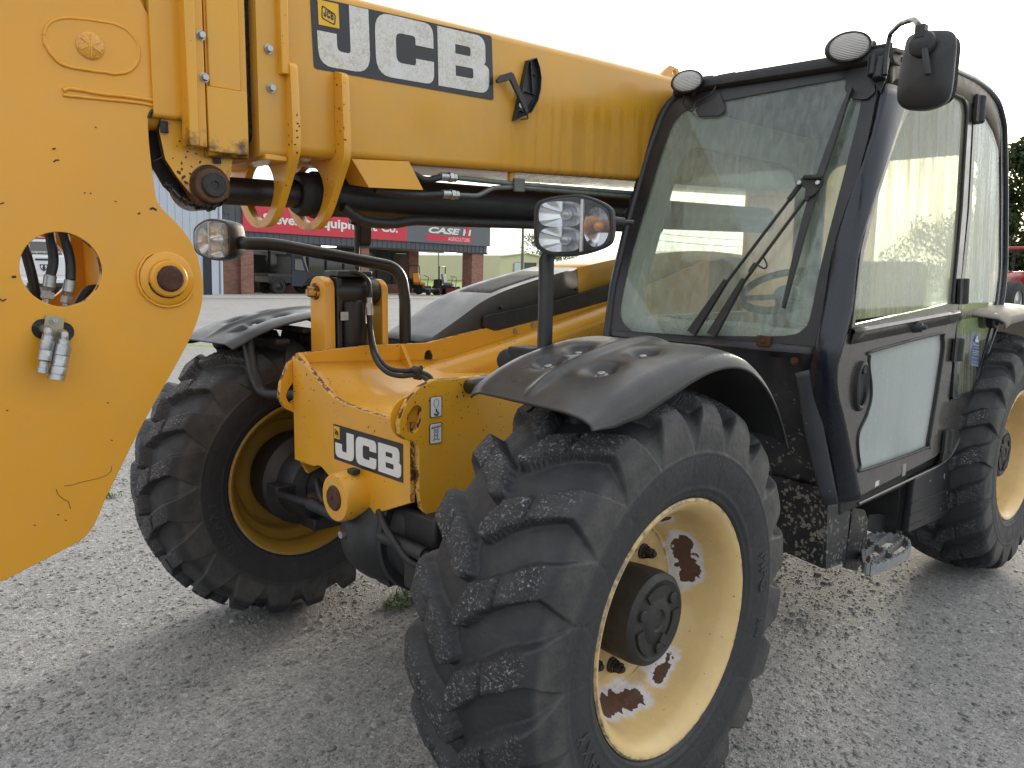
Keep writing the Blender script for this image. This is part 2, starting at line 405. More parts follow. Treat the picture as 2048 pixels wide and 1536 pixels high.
def mud_mat(name, base, amount=0.5, scale=16, flm=0.35):
    g = G(name)
    w = g.n('ShaderNodeVectorMath', operation='SCALE'); g.t.links.new(g.n('ShaderNodeTexNoise', {'Scale': 22.0, 'Detail': 3.0, 'Vector': g.co()}).outputs['Color'], w.inputs[0]); w.inputs['Scale'].default_value = 0.05
    wv = g.n('ShaderNodeVectorMath', [g.co(), w.outputs[0]], operation='ADD').outputs[0]
    d = g.voro(scale, wv); cc = g.n('ShaderNodeSeparateColor', [g.n('ShaderNodeTexVoronoi', {'Vector': wv, 'Scale': float(scale)}).outputs['Color']]).outputs[0]
    zz = g.n('ShaderNodeSeparateXYZ', [g.co()]).outputs[2]
    dens = g.math('MULTIPLY', g.ramp(g.noise(3.5, 2), (0.30, 0.25), (0.60, amount)), g.ramp(g.math('MULTIPLY', zz, 0.5), (0.45, 1.0), (0.60, 0.12)))
    rad = g.math('MULTIPLY', g.math('SUBTRACT', dens, cc, True), 1.15)
    spot = g.math('GREATER_THAN', rad, d)
    ring = g.mix(g.noise(130, 3), (0.10, 0.092, 0.078), (0.27, 0.25, 0.215))
    film = g.ramp(g.noise(8, 5, rough=0.7), (0.45, 0.0), (0.85, flm))
    c = g.mix(film, base, (0.15, 0.13, 0.11))
    c = g.mix(spot, c, ring)
    rg = g.mix(spot, (0.42, 0.42, 0.42), (0.95, 0.95, 0.95))
    return g.out(g.bsdf(Base_Color=c, Roughness=rg, Normal=g.bump(spot, 0.4, 0.003)))
M['mud'] = mud_mat('mud_splashed_black', (0.013, 0.014, 0.017), 0.80, 66)
M['mudl'] = mud_mat('lightly_splashed_black', (0.022, 0.024, 0.030), 0.58, 62)
M['barr'] = mud_mat('dusty_black_panel', (0.016, 0.017, 0.021), 0.10, 17, 0.18)

def tyre_mat():
    g = G('tyre_rubber')
    lug = g.n('ShaderNodeAttribute', attribute_name='lug').outputs['Fac']
    n = g.noise(6, 6, rough=0.65)
    c = g.mix(n, (0.015, 0.016, 0.020), (0.036, 0.037, 0.040))
    brown = g.ramp(g.noise(3.1, 5, rough=0.7), (0.55, 0.0), (0.80, 0.4))
    c = g.mix(brown, c, (0.050, 0.042, 0.034))
    # pale scratches
    scr = g.ramp(g.noise(1.0, 3, g.co((70, 8, 8), (0.6, 0.2, 0.9))), (0.70, 0.0), (0.76, 0.35))
    c = g.mix(scr, c, (0.13, 0.12, 0.10))
    sh = g.n('ShaderNodeAttribute', attribute_name='dust').outputs['Fac']
    c = g.mix(g.math('MULTIPLY', sh, g.ramp(g.noise(7, 6, rough=0.7), (0.36, 0.10), (0.68, 0.85))), c, (0.098, 0.094, 0.088))
    sp = g.ramp(g.noise(130, 4, rough=0.75), (0.55, 0.0), (0.66, 1.0))
    top = g.math('MULTIPLY', lug, g.ramp(g.noise(10, 3), (0.30, 0.2), (0.60, 1.0)))
    c = g.mix(g.math('MULTIPLY', sp, g.math('MULTIPLY', top, 0.9)), c, (0.36, 0.36, 0.37))
    h = g.mix(top, g.math('MULTIPLY', g.noise(60, 3), 0.25), g.noise(75, 5, rough=0.75))
    return g.out(g.bsdf(Base_Color=c, Roughness=g.ramp(g.noise(20, 3), (0.3, 0.50), (0.7, 0.72)), Normal=g.bump(h, 0.75, 0.012)))
M['tyre'] = tyre_mat()
M['tlet'] = simple('tyre_lettering', (0.046, 0.045, 0.044), 0.7, 0.0, 0.3, 30)

def rim_mat(name, spots=(), col=(0.68, 0.49, 0.22)):
    g = G(name)
    c = g.mix(g.noise(4, 5), tuple(x*0.92 for x in col), tuple(min(1, x*1.06) for x in col))
    sc = g.ramp(g.noise(22, 6, rough=0.7), (0.60, 0.0), (0.72, 0.5))
    c = g.mix(sc, c, (0.55, 0.40, 0.20))
    sp_ = g.n('ShaderNodeSeparateXYZ', [g.co()]); rr = g.math('SQRT', g.math('ADD', g.math('MULTIPLY', sp_.outputs[1], sp_.outputs[1]), g.math('MULTIPLY', sp_.outputs[2], sp_.outputs[2])))
    lip = g.math('MULTIPLY', g.ramp(rr, (0.329, 0.0), (0.336, 1.0)), g.ramp(g.noise(34, 5, rough=0.7), (0.44, 0.0), (0.56, 1.0)))
    c = g.mix(lip, c, g.mix(g.noise(50, 3), (0.05, 0.04, 0.035), (0.42, 0.36, 0.28)))
    seam = g.math('MULTIPLY', g.ramp(g.math('ABSOLUTE', g.math('SUBTRACT', rr, 0.2335)), (0.0015, 1.0), (0.004, 0.0)), g.ramp(g.noise(14, 4), (0.42, 0.0), (0.55, 1.0)))
    c = g.mix(seam, c, (0.06, 0.045, 0.035))
    grime = g.math('MULTIPLY', g.ramp(g.noise(6, 6, rough=0.7), (0.38, 0.0), (0.70, 1.0)), g.ramp(rr, (0.16, 0.75), (0.32, 0.18)))
    c = g.mix(grime, c, (0.30, 0.20, 0.085))
    fleck = g.ramp(g.noise(75, 3, rough=0.6), (0.70, 0.0), (0.73, 1.0))
    c = g.mix(fleck, c, (0.12, 0.07, 0.04))
    rough = 0.38
    if spots:
        nzc = g.n('ShaderNodeTexNoise', {'Scale': 26.0, 'Detail': 4.0, 'Vector': g.co()}).outputs['Color']
        w = g.n('ShaderNodeVectorMath', operation='SCALE'); g.t.links.new(nzc, w.inputs[0]); w.inputs['Scale'].default_value = 0.08
        wv = g.n('ShaderNodeVectorMath', [g.co(loc=(-0.04, -0.04, -0.04)), w.outputs[0]], operation='ADD').outputs[0]
        best = None
        for (p, q, rad) in spots:        # each patch is a short thick stroke from p to q
            A = Vector(p); B = Vector(q)
            for t in (0.0, 0.25, 0.5, 0.75, 1.0):
                P = A.lerp(B, t)
                d = g.n('ShaderNodeVectorMath', {0: wv, 1: tuple(P)}, operation='DISTANCE').outputs['Value']
                d = g.math('DIVIDE', d, rad)
                best = d if best is None else g.math('MINIMUM', best, d)
        halo = g.ramp(g.math('MULTIPLY', best, 0.5), (0.64, 1.0), (0.92, 0.0))
        core = g.ramp(g.math('MULTIPLY', best, 0.5), (0.46, 1.0), (0.50, 0.0))
        pale = g.mix(g.noise(70, 3), (0.52, 0.50, 0.50), (0.70, 0.69, 0.72))
        rust = g.mix(g.noise(60, 4), (0.045, 0.020, 0.012), (0.13, 0.060, 0.035))
        c = g.mix(halo, c, pale); c = g.mix(core, c, rust)
        rough = g.mix(core, (0.42, 0.42, 0.42), (0.9, 0.9, 0.9))
    return g.out(g.bsdf(Base_Color=c, Roughness=rough, Coat_Weight=0.1))
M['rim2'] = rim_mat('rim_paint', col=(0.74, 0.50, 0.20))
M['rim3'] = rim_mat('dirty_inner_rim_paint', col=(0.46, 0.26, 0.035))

def glass_mat(name, tint=(0.75, 0.82, 0.80), fog=0.3, fogcol=(0.72, 0.78, 0.74), streak=0.5, dirt=0.2, glossy=1.0, tl=0.55, stsc=34):
    g = G(name)
    tr = g.n('ShaderNodeBsdfTransparent', [tint]).outputs[0]
    gl = g.n('ShaderNodeBsdfGlossy', {'Color': (0.9, 0.95, 1.0), 'Roughness': 0.03}).outputs[0]
    lw = g.math('ADD', g.math('MULTIPLY', g.math('POWER', g.n('ShaderNodeLayerWeight', {'Blend': 0.5}).outputs['Facing'], 5.0), 0.9), 0.04)
    base = g.n('ShaderNodeMixShader', [g.math('MULTIPLY', lw, glossy), tr, gl]).outputs[0]
    df = g.n('ShaderNodeBsdfDiffuse', [fogcol]).outputs[0]
    tls = g.n('ShaderNodeBsdfTranslucent', [fogcol]).outputs[0]
    fg = g.n('ShaderNodeMixShader', [tl, df, tls]).outputs[0]
    st = g.noise(1.0, 3, g.co((stsc, stsc, 1.1)))
    cl = g.noise(1.3, 2)
    f = g.math('ADD', g.ramp(cl, (0.3, fog*0.55), (0.7, fog)), g.math('MULTIPLY', g.ramp(st, (0.40, 0.0), (0.60, 1.0)), -fog*streak), True)
    f = g.math('ADD', f, g.math('MULTIPLY', g.ramp(g.noise(60, 4), (0.55, 0.0), (0.75, 1.0)), dirt*fog), True)
    return g.out(g.n('ShaderNodeMixShader', [f, base, fg]).outputs[0])
M['gws'] = glass_mat('misted_windscreen', (0.84, 0.90, 0.88), 0.33, (0.68, 0.73, 0.71), 0.35, 0.03, stsc=50)
M['gdoor'] = glass_mat('misted_door_glass', (0.92, 0.96, 0.88), 0.72, (0.88, 0.89, 0.76), 0.38, tl=0.78)
M['gq'] = glass_mat('quarter_glass', (0.90, 0.94, 0.86), 0.52, (0.84, 0.85, 0.66), 0.70, tl=0.78)
M['grear'] = glass_mat('rear_glass', (0.93, 0.96, 0.93), 0.10, (0.8, 0.84, 0.74), 0.3)
M['frost'] = glass_mat('frosted_lower_glass', (0.70, 0.80, 0.76), 0.97, (0.70, 0.735, 0.725), 0.03, 0.1, tl=0.22)
M['lens'] = glass_mat('lamp_lens', (0.97, 0.98, 0.98), 0.12, (0.88, 0.88, 0.88), 0.2)
def work_lens():
    g = G('ribbed_lamp_glass')
    w = g.n('ShaderNodeTexWave', {'Vector': g.co(), 'Scale': 55.0}, bands_direction='Z').outputs['Fac']
    c = g.mix(w, (0.42, 0.40, 0.38), (0.68, 0.66, 0.63))
    return g.out(g.bsdf(Base_Color=c, Roughness=0.22, Metallic=0.35, Normal=g.bump(w, 0.6, 0.004)))
M['wlens'] = work_lens()
# ================================================================== ground
def smooth01(a, b, x): t = min(1, max(0, (x-a)/(b-a))); return t*t*(3-2*t)
def gz(x, y):
    """the yard falls very slightly along the buildings"""
    return smooth01(-6, -26, x)*max(-.27, min(.6, .136-.0181*(y-14.3)))
def axis_steps(lo, hi, fine, step, far):
    a = list(np.arange(-fine, fine+1e-6, step)); s = step; x = fine
    while x < hi: s *= 1.35; x += s; a.append(min(x, hi))
    s = step; x = -fine
    while x > lo: s *= 1.35; x -= s; a.insert(0, max(x, lo))
    return a
def sheet(name, xs, ys, mat, dz=0.0, kind='structure'):
    rows = [[V(x, y, gz(x, y)+dz) for x in xs] for y in ys]
    mb = MB(); mb.grid(rows); return tag(mb.build(name, mat, None, 80), kind=kind)

def grass_mat():
    g = G('lawn_grass')
    n = g.noise(0.35, 6); f = g.noise(9, 4, rough=0.7)
    c = g.mix(n, (0.14, 0.24, 0.035), (0.24, 0.32, 0.060)); c = g.mix(g.math('MULTIPLY', f, 0.5), c, (0.20, 0.22, 0.07))
    return g.out(g.bsdf(Base_Color=c, Roughness=0.9, Normal=g.bump(f, 0.8, 0.05)))
def gravel_mat():
    g = G('crushed_gravel')
    co = g.co()
    big = g.noise(0.7, 5); mid = g.noise(4.5, 5, rough=0.65)
    def stones(scale):
        t = g.n('ShaderNodeTexVoronoi', {'Vector': co, 'Scale': float(scale)})
        e = g.n('ShaderNodeTexVoronoi', {'Vector': co, 'Scale': float(scale)}, feature='DISTANCE_TO_EDGE').outputs['Distance']
        return g.n('ShaderNodeSeparateColor', [t.outputs['Color']]).outputs[0], e
    s1, e1 = stones(95); s2, e2 = stones(38)
    base = g.mix(big, (0.245, 0.243, 0.239), (0.325, 0.321, 0.315))
    base = g.mix(g.ramp(mid, (0.40, 0.0), (0.72, 0.55)), base, (0.195, 0.192, 0.188))
    c = g.mix(g.ramp(s1, (0.0, 0.0), (1.0, 1.0)), g.mix(1.0, base, (0.78, 0.78, 0.78), 'MULTIPLY'), g.mix(1.0, base, (1.30, 1.29, 1.28), 'MULTIPLY'))
    pick = g.math('GREATER_THAN', s2, 0.80)
    c = g.mix(pick, c, g.mix(s1, (0.25, 0.246, 0.24), (0.40, 0.395, 0.385)))
    gap = g.ramp(e1, (0.0, 0.0), (0.10, 1.0))
    c = g.mix(gap, g.mix(1.0, c, (0.60, 0.60, 0.60), 'MULTIPLY'), c)
    h = g.math('ADD', g.ramp(e1, (0.0, 0.0), (0.35, 0.7)), g.math('MULTIPLY', pick, g.ramp(e2, (0.0, 0.0), (0.30, 1.4))))
    h = g.math('ADD', h, g.math('MULTIPLY', g.noise(160, 3), 0.5))
    return g.out(g.bsdf(Base_Color=c, Roughness=0.88, Normal=g.bump(h, 0.45, 0.006)))
M['gravel'] = gravel_mat(); M['grass'] = grass_mat()
sheet('ground', axis_steps(-900, 900, 40, 8, 900), axis_steps(-900, 900, 40, 8, 900), M['grass'], -.03)
def conc_mat():
    g = G('concrete'); n = g.noise(1.5, 6, rough=0.65)
    return g.out(g.bsdf(Base_Color=g.mix(n, (0.33, 0.31, 0.28), (0.46, 0.435, 0.40)), Roughness=0.85, Normal=g.bump(g.noise(60, 3), 0.2, 0.004)))
M['conc'] = conc_mat()
# gravel yard: nearly flat, with shallow unevenness close to the machine
def yard():
    xs = [-34.5]+list(np.arange(-32, -8, 3.0))+list(np.arange(-8, 6.01, .16))+list(np.arange(8, 60, 4)); ys = list(np.arange(-50, -5, 5))+list(np.arange(-5, 6.01, .16))+list(np.arange(7, 40, 3))
    rows = []
    for y in ys:
        row = []
        for x in xs:
            b = 0
            if -8 < x < 6 and -5 < y < 6:
                b = .005*math.sin(x*2.1+.7*y)+.004*math.sin(3.3*y-1.1*x+1)+.003*math.sin(5.1*x+2.3*y)
                for wx, wy in ((TRK0, 0), (-TRK0, 0), (TRK0, 2.996), (-TRK0, 2.996)):
                    b *= min(1, math.hypot(x-wx, y-wy)/.5)
            row.append(V(x, y, gz(x, y)+b))
        rows.append(row)
    mb = MB(); mb.grid(rows); return tag(mb.build('gravel_yard', M['gravel'], None, 80), kind='structure')
TRK0 = .967
yard()
mb = MB(); mb.grid([[V(x, y, gz(x, y)+dz) for x in (-36.5, -34, -31, -28.2)] for y, dz in [(y, .03) for y in np.arange(-14, 32.1, 2)]])
tag(mb.build('pavement', M['conc'], None, 60, solid=.05), kind='structure')

# loose stones lying on the yard, densest near the camera
def stones():
    N = 110000
    # polar scatter about the camera, inside its field of view
    f = RNG.random(N); dist = 0.9+(f**1.55)*9.5
    az = YAW+RNG.uniform(-.62, .62, N)
    px = CAM_LOC.x+dist*np.sin(az); py = CAM_LOC.y+dist*np.cos(az)
    rad = np.clip(RNG.lognormal(math.log(.0033), .50, N), .0015, .020)*(0.85+.05*dist)
    big = RNG.random(N) < .004; rad = np.where(big, RNG.uniform(.009, .019, N), rad)
    keep = np.ones(N, bool)
    for wx, wy in ((TRK0, 0), (-TRK0, 0), (TRK0, 2.996), (-TRK0, 2.996)):
        keep &= ~((np.abs(px-wx) < .19) & (np.abs(py-wy) < .10))
    px, py, rad = px[keep], py[keep], rad[keep]; N = len(px)
    bm = bmesh.new(); bmesh.ops.create_icosphere(bm, subdivisions=1, radius=1.0)
    bv = np.array([v.co for v in bm.verts]); bf = np.array([[v.index for v in f_.verts] for f_ in bm.faces]); bm.free()
    K = len(bv)
    jit = 1+RNG.uniform(-.32, .32, (N, K, 1))
    P = bv[None]*jit*np.stack([RNG.uniform(.7, 1.35, N), RNG.uniform(.7, 1.3, N), RNG.uniform(.32, .62, N)], -1)[:, None]
    a, b = RNG.uniform(0, 6.28, N), RNG.normal(0, .35, N)
    ca, sa, cb2, sb = np.cos(a)[:, None], np.sin(a)[:, None], np.cos(b)[:, None], np.sin(b)[:, None]
    x, y, z = P[..., 0], P[..., 1], P[..., 2]
    y, z = y*cb2-z*sb, y*sb+z*cb2
    x, y = x*ca-y*sa, x*sa+y*ca
    bz = .005*np.sin(px*2.1+.7*py)+.004*np.sin(3.3*py-1.1*px+1)+.003*np.sin(5.1*px+2.3*py)
    P = np.stack([x, y, z], -1)*rad[:, None, None]+np.stack([px, py, bz+rad*.10], -1)[:, None]
    F = (bf[None]+(np.arange(N)*K)[:, None, None]).reshape(-1, 3)
    me = bpy.data.meshes.new('loose_gravel'); me.vertices.add(N*K); me.vertices.foreach_set('co', P.reshape(-1).astype(np.float32))
    me.loops.add(F.size); me.loops.foreach_set('vertex_index', F.reshape(-1).astype(np.int32)); me.polygons.add(len(F)); me.polygons.foreach_set('loop_start', np.arange(0, F.size, 3, dtype=np.int32))
    col = np.repeat(RNG.beta(2.0, 3.2, N), K); me.attributes.new('tone', 'FLOAT', 'POINT').data.foreach_set('value', col.astype(np.float32))
    me.update(calc_edges=True)
    g = G('stone'); t = g.n('ShaderNodeAttribute', attribute_name='tone').outputs['Fac']
    c = g.ramp(t, (0.0, (0.15, 0.149, 0.147)), (0.35, (0.235, 0.232, 0.227)), (0.7, (0.33, 0.326, 0.318)), (1.0, (0.56, 0.555, 0.55)))
    c = g.mix(g.noise(180, 3), c, g.mix(1.0, c, (0.75, 0.74, 0.72), 'MULTIPLY'))
    m = g.out(g.bsdf(Base_Color=c, Roughness=0.85))
    o = finish(me, 'loose_gravel', m, None, 0)
    tag(o, 'loose grey crushed stones scattered over the yard', 'gravel', kind='stuff')
stones()
def tuft(c, n, r, h, label):
    mb = MB()
    for k in range(n):
        a = random.uniform(0, 6.28); d = r*random.random()**.6; p = V(c.x+d*math.cos(a), c.y+d*math.sin(a), 0.0)
        b = random.uniform(0, 6.28); l = h*random.uniform(.5, 1.2); e = V(math.cos(b), math.sin(b), 0); s = V(-e.y, e.x, 0)*random.uniform(.002, .005)
        mb.add([p-s, p+s, p+e*l*.4+V(0, 0, l*.7)+s*.7, p+e*l*.4+V(0, 0, l*.7)-s*.7, p+e*l*.9+V(0, 0, l*.85)], [(0, 1, 2, 3), (3, 2, 4)])
    g = G('weed_leaf'); m = g.out(g.bsdf(Base_Color=g.mix(g.noise(40, 2), (0.05, 0.11, 0.02), (0.12, 0.18, 0.05)), Roughness=0.6))
    return tag(mb.build('grass_tuft', m, None, 0), label, 'grass')
tuft(PX(832, 1190, z=0), 230, .10, .045, 'small green weed tuft on the gravel under the axle')
tuft(PX(792, 1212, z=0), 90, .06, .03, 'tiny weed sprig left of the tuft under the axle')
tuft(PX(222, 992, z=0), 60, .08, .03, 'sparse weed in the gravel beside the far tyre')

# ================================================================== background buildings
def brick_mat():
    g = G('red_brick')
    bt = g.n('ShaderNodeTexBrick', {'Vector': g.co(rot=(0, 0, 0)), 'Color1': (0.20, 0.090, 0.066, 1), 'Color2': (0.30, 0.145, 0.108, 1), 'Mortar': (0.20, 0.16, 0.14, 1), 'Scale': 1.0, 'Mortar Size': 0.008, 'Brick Width': 0.22, 'Row Height': 0.075})
    sp = g.n('ShaderNodeSeparateXYZ', [g.co()]); cm = g.n('ShaderNodeCombineXYZ', [g.math('ADD', sp.outputs[0], sp.outputs[1]), sp.outputs[2], 0.0])
    g.t.links.new(cm.outputs[0], bt.inputs['Vector'])
    c = g.mix(g.noise(1.2, 4), bt.outputs['Color'], g.mix(1.0, bt.outputs['Color'], (1.25, 1.15, 1.1), 'MULTIPLY'))
    return g.out(g.bsdf(Base_Color=c, Roughness=0.9, Normal=g.bump(bt.outputs['Fac'], -0.5, 0.01)))
M['brick'] = brick_mat()
M['siding'] = simple('dark_grey_siding', (0.085, 0.095, 0.11), .55, 0, .12, 2)
M['wsiding'] = simple('pale_blue_siding', (0.50, 0.555, 0.63), .5, 0, .06, 1)
M['sred'] = simple('sign_red', (0.60, 0.040, 0.065), .45, 0, .06, 1)
M['sgrey'] = simple('sign_grey', (0.13, 0.14, 0.165), .45, 0, .06, 1)
M['beige'] = simple('beige_sheet_metal', (0.60, 0.56, 0.40), .6, 0, .06, .6)
M['soffit'] = simple('soffit_panel', (0.34, 0.31, 0.25), .8, 0, .1, 1)
M['wframe'] = simple('dark_window_frame', (0.02, 0.02, 0.022), .4)
def shop_glass():
    g = G('shop_glass'); c = g.mix(g.noise(.7, 4), (0.05, 0.055, 0.055), (0.10, 0.10, 0.095))
    return g.out(g.bsdf(Base_Color=c, Roughness=0.04, Specular_IOR_Level=0.8))
M['sglass'] = shop_glass()
def lit(name, col, s):
    g = G(name); return g.out(g.n('ShaderNodeEmission', [(*col, 1), s]).outputs[0])
BY = 21.6; BTILT = -.0181
def bframe(name, x): o = empty(name, (x, BY, .004)); o.rotation_euler = (BTILT, 0, 0); return o
yl = lambda u, x, v=560: PX(u, v, x=x).y-BY
FX = -32.4
SH = bframe('showroom_building', FX)
tag(SH, 'brick and dark metal showroom with a red and grey sign along its fascia', 'building')
y445, y972 = yl(446, FX), yl(972, FX)
mb = MB(); mb.bx(-.35, 0, y445, y972, 2.47, 4.35); mb.build('fascia', M['siding'], SH, 30)
mb = MB(); mb.bx(-8, -.3, y445, y972, 4.20, 4.34); mb.build('roof_deck', M['siding'], SH, 30)
mb = MB(); mb.bx(-4.2, -.34, y445+1.2, y972-.02, 2.50, 2.58); mb.build('soffit', M['soffit'], SH, 30)
n = int((y972-y445)/.30); first = None
for k in range(n+1):
    if first is None:
        mb = MB(); mb.bx(0, .028, -.022, .022, 2.47, 4.35); first = mb.build('rib', M['siding'], SH, 0); o = first
    else: o = link_copy(first, SH)
    o.location = (0, y445+.03+k*.30, 0)
mb = MB(); mb.bx(-.4, .05, y445-.02, y972+.02, 4.33, 4.42); mb.build('coping', M['siding'], SH, 30)
mb = MB(); mb.bx(-.36, .03, y445-.02, y972+.02, 2.42, 2.47); mb.build('drip_edge', M['wframe'], SH, 30)
# brick columns under the fascia
def column(u0, u1, xo, nm='column', zt_=2.46):
    a, b = yl(u0, FX+xo), yl(u1, FX+xo); w = max(.45, abs(b-a)*.78)
    mb = MB(); mb.bx(xo-w, xo, min(a, b), min(a, b)+w, -.3, zt_); mb.build(nm, M['brick'], SH, 0)
column(482, 514, -.05); column(722, 742, -.05); column(943, 972, -.05)
mb = MB(); mb.bx(-4.1, -.36, y445, y445+1.25, -.3, 2.47); mb.build('brick_wall', M['brick'], SH, 0)
mb = MB(); mb.bx(-.30, -.02, y445, y445+1.25, 2.0, 2.47) if False else mb.bx(-.34, -.30, y445, y445+1.2, 2.2, 2.47); mb.build('flashing', M['siding'], SH, 0)
# recessed shop front
XG = -3.9; ya, yb_ = yl(500, FX+XG), yl(836, FX+XG)
mb = MB(); mb.bx(XG-.25, XG, ya, yb_, -.3, .55); mb.build('brick_sill', M['brick'], SH, 0)
mb = MB(); mb.bx(XG-.25, XG, ya, yb_, 2.35, 2.5); mb.build('window_head', M['wframe'], SH, 0)
k = 9
for i in range(k):
    a = ya+(yb_-.7-ya)*i/k; b = ya+(yb_-.7-ya)*(i+1)/k
    mb = MB(); mb.bx(XG-.12, XG-.10, a+.04, b-.04, .55 if i not in (5,) else -.2, 2.35); mb.build('window_pane', M['sglass'], SH, 0)
    mb = MB(); mb.bx(XG-.14, XG-.02, a-.04, a+.04, .55 if i not in (5, 6) else -.2, 2.35); mb.build('window_frame', M['wframe'], SH, 0)
mb = MB(); mb.bx(XG-.6, XG+.02, yb_-.7, yb_, -.3, 2.5); mb.build('brick_pier', M['brick'], SH, 0)
mb = MB(); yd = ya+(yb_-.7-ya)*.62; mb.bx(XG-.09, XG-.06, yd+.25, yd+.55, 1.0, 1.45); mb.build('notice', M['white'], SH, 0)
for u, v in ((656, 491), (900, 506)):
    yy = yl(u, FX-1.6, v); mb = MB(); mb.bx(-1.75, -1.45, yy-.35, yy+.35, 2.40, 2.48); mb.build('ceiling_light', lit('fluorescent', (1, .98, .92), 2.2), SH, 0)
mb = MB(); mb.bx(.0, .03, yl(449, FX), yl(461, FX), 3.55, 4.05)
for k in range(4): mb.bx(.03, .05, yl(449, FX)+.04, yl(461, FX)-.04, 3.60+.11*k, 3.64+.11*k)
mb.build('louvre_vent', M['siding'], SH, 0)
# sign: red panel with the shop name, grey panel with the tractor maker's mark
SX = .10
ys0, ys1, ys2 = yl(487, FX+SX), yl(812, FX+SX), yl(978, FX+SX)
sz0, sz1 = 2.86, 4.06
mb = MB(); mb.bx(.03, SX, ys0, ys1, sz0, sz1); mb.build('sign_panel', M['sred'], SH, 0)
mb = MB(); mb.bx(.03, SX, ys1, ys2, sz0, sz1); mb.build('sign_panel', M['sgrey'], SH, 0)
EX, EZ = V(0, 1, 0), V(0, 0, 1)
def sign_text(txt, u0, u1, z0, z1, mat, bold=.0, shear=0, name='sign_lettering'):
    a, b = yl(u0, FX+SX), yl(u1, FX+SX)
    return flat_text(name, txt, (SX+.012, a, z0), EX, EZ, b-a, z1-z0, mat, SH, .002, bold, shear)
sign_text('Stevens', 527, 614, sz0+.40, sz0+.86, M['white'], .03)
sign_text('Equipment', 631, 753, sz0+.27, sz0+.86, M['white'], .03)
sign_text('Co.', 761, 794, sz0+.40, sz0+.86, M['white'], .03)
sign_text('CASE', 855, 918, sz0+.52, sz0+.86, M['white'], .045, .25)
def qd(u0, u1, z0, z1, sh, mat, nm='sign_lettering', off=.015):
    a, b = yl(u0, FX+SX), yl(u1, FX+SX); mb = MB()
    mb.prism([V(SX+off, a, z0), V(SX+off, b, z0), V(SX+off, b+sh, z1), V(SX+off, a+sh, z1)], (-.006, 0, 0)); mb.build(nm, mat, SH, 0)
qd(923, 927, sz0+.52, sz0+.86, .06, M['white']); qd(934, 938, sz0+.52, sz0+.86, .06, M['white']); qd(928, 934, sz0+.50, sz0+1.02, .10, M['sred']); qd(925, 937, sz0+.66, sz0+.72, .01, M['white'], off=.013)
qd(850, 939, sz0+.12, sz0+.46, .10, M['sred'], 'sign_panel', .008)
sign_text('AGRICULTURE', 894, 937, sz0+.18, sz0+.38, M['white'], .0)

# pale blue metal shop to the left of it
WX = -31.5
WBD = bframe('metal_workshop', WX); tag(WBD, 'tall pale blue ribbed metal workshop left of the showroom', 'building')
ywr = yl(445, WX)
mb = MB(); mb.bx(-9, 0, -24, ywr, -.3, 5.05); mb.build('wall', M['wsiding'], WBD, 30)
first = None
for k in range(62):
    yy = ywr-.12-k*.30
    if first is None: mb = MB(); mb.bx(0, .035, -.03, .03, -.3, 5.0); first = mb.build('rib', M['wsiding'], WBD, 0); o = first
    else: o = link_copy(first, WBD)
    o.location = (0, yy, 0)
mb = MB(); mb.bx(-9.2, .15, -24, ywr+.1, 5.02, 5.28); mb.build('eave', M['siding'], WBD, 30)
mb = MB(); mb.bx(.0, .05, yl(406, WX), yl(422, WX), -.2, 2.25); mb.build('doorway', M['wframe'], WBD, 0)
mb = MB(); mb.bx(.02, .08, yl(422, WX), yl(436, WX), -.2, 5.0); mb.build('corner_trim', M['wsiding'], WBD, 0)
mb = MB(); mb.tube([V(.1, yl(441, WX), 5.0), V(.1, yl(441, WX), .05), V(.3, yl(441, WX)-.25, 0)], .06, 8); mb.build('downpipe', M['wsiding'], WBD, 40)

# beige metal shed far behind
def ground_pt(u, depth): p = PD(u, 560, depth); return V(p.x, p.y, gz(p.x, p.y))
SB = tag(empty('storage_shed', ground_pt(1000, 104)), 'long beige metal shed beyond the lawn', 'building')
c0_ = V(0, 0, 0); c1_ = ground_pt(760, 118)-ground_pt(1000, 104); c2_ = ground_pt(1104, 113)-ground_pt(1000, 104)
c1_.z = c2_.z = 0; h_ = 3.25
mb = MB(); up = V(0, 0, h_)
mb.add([c0_, c1_, c1_+up, up], [(0, 1, 2, 3)]); pk = c2_*.5+V(0, 0, h_+.55); mb.add([c0_, c2_, c2_+up, pk, up], [(0, 1, 2, 3, 4)])
mb.add([c1_, c1_+c2_, c1_+c2_+up, c1_+pk, c1_+up], [(0, 1, 2, 3, 4)]); mb.add([c2_, c1_+c2_, c1_+c2_+up, c2_+up], [(0, 1, 2, 3)])
mb.build('wall', M['beige'], SB, 0)
mb = MB(); e_ = c1_.normalized()*.3
mb.add([up-e_, up+c1_+e_, pk+c1_+e_, pk-e_], [(0, 1, 2, 3)]); mb.add([c2_+up-e_, c2_+up+c1_+e_, pk+c1_+e_, pk-e_], [(0, 1, 2, 3)]); mb.build('roof', simple('pale_roof', (0.55, 0.55, 0.52), .5), SB, 0, solid=.12)
o_ = c1_.cross(V(0, 0, 1)).normalized()
dirg = c2_.normalized(); og = c2_.cross(V(0, 0, 1)).normalized(); og = og if og.dot(CAM_LOC-SB.location) > 0 else -og
def gq(a, b, z0, z1, mat, nm, off):
    p = dirg*a+og*off; q = dirg*b+og*off; mb = MB(); mb.prism([p+V(0, 0, z0), q+V(0, 0, z0), q+V(0, 0, z1), p+V(0, 0, z1)], og*.06); mb.build(nm, mat, SB, 0)
L2 = c2_.length
gq(L2*.27, L2*.78, 0, 2.55, M['wframe'], 'door_opening', .05); gq(L2*.24, L2*.42, 0, 2.5, M['wsiding'], 'sliding_door', .12); gq(L2*.66, L2*.84, 0, 2.5, M['wsiding'], 'sliding_door', .12)
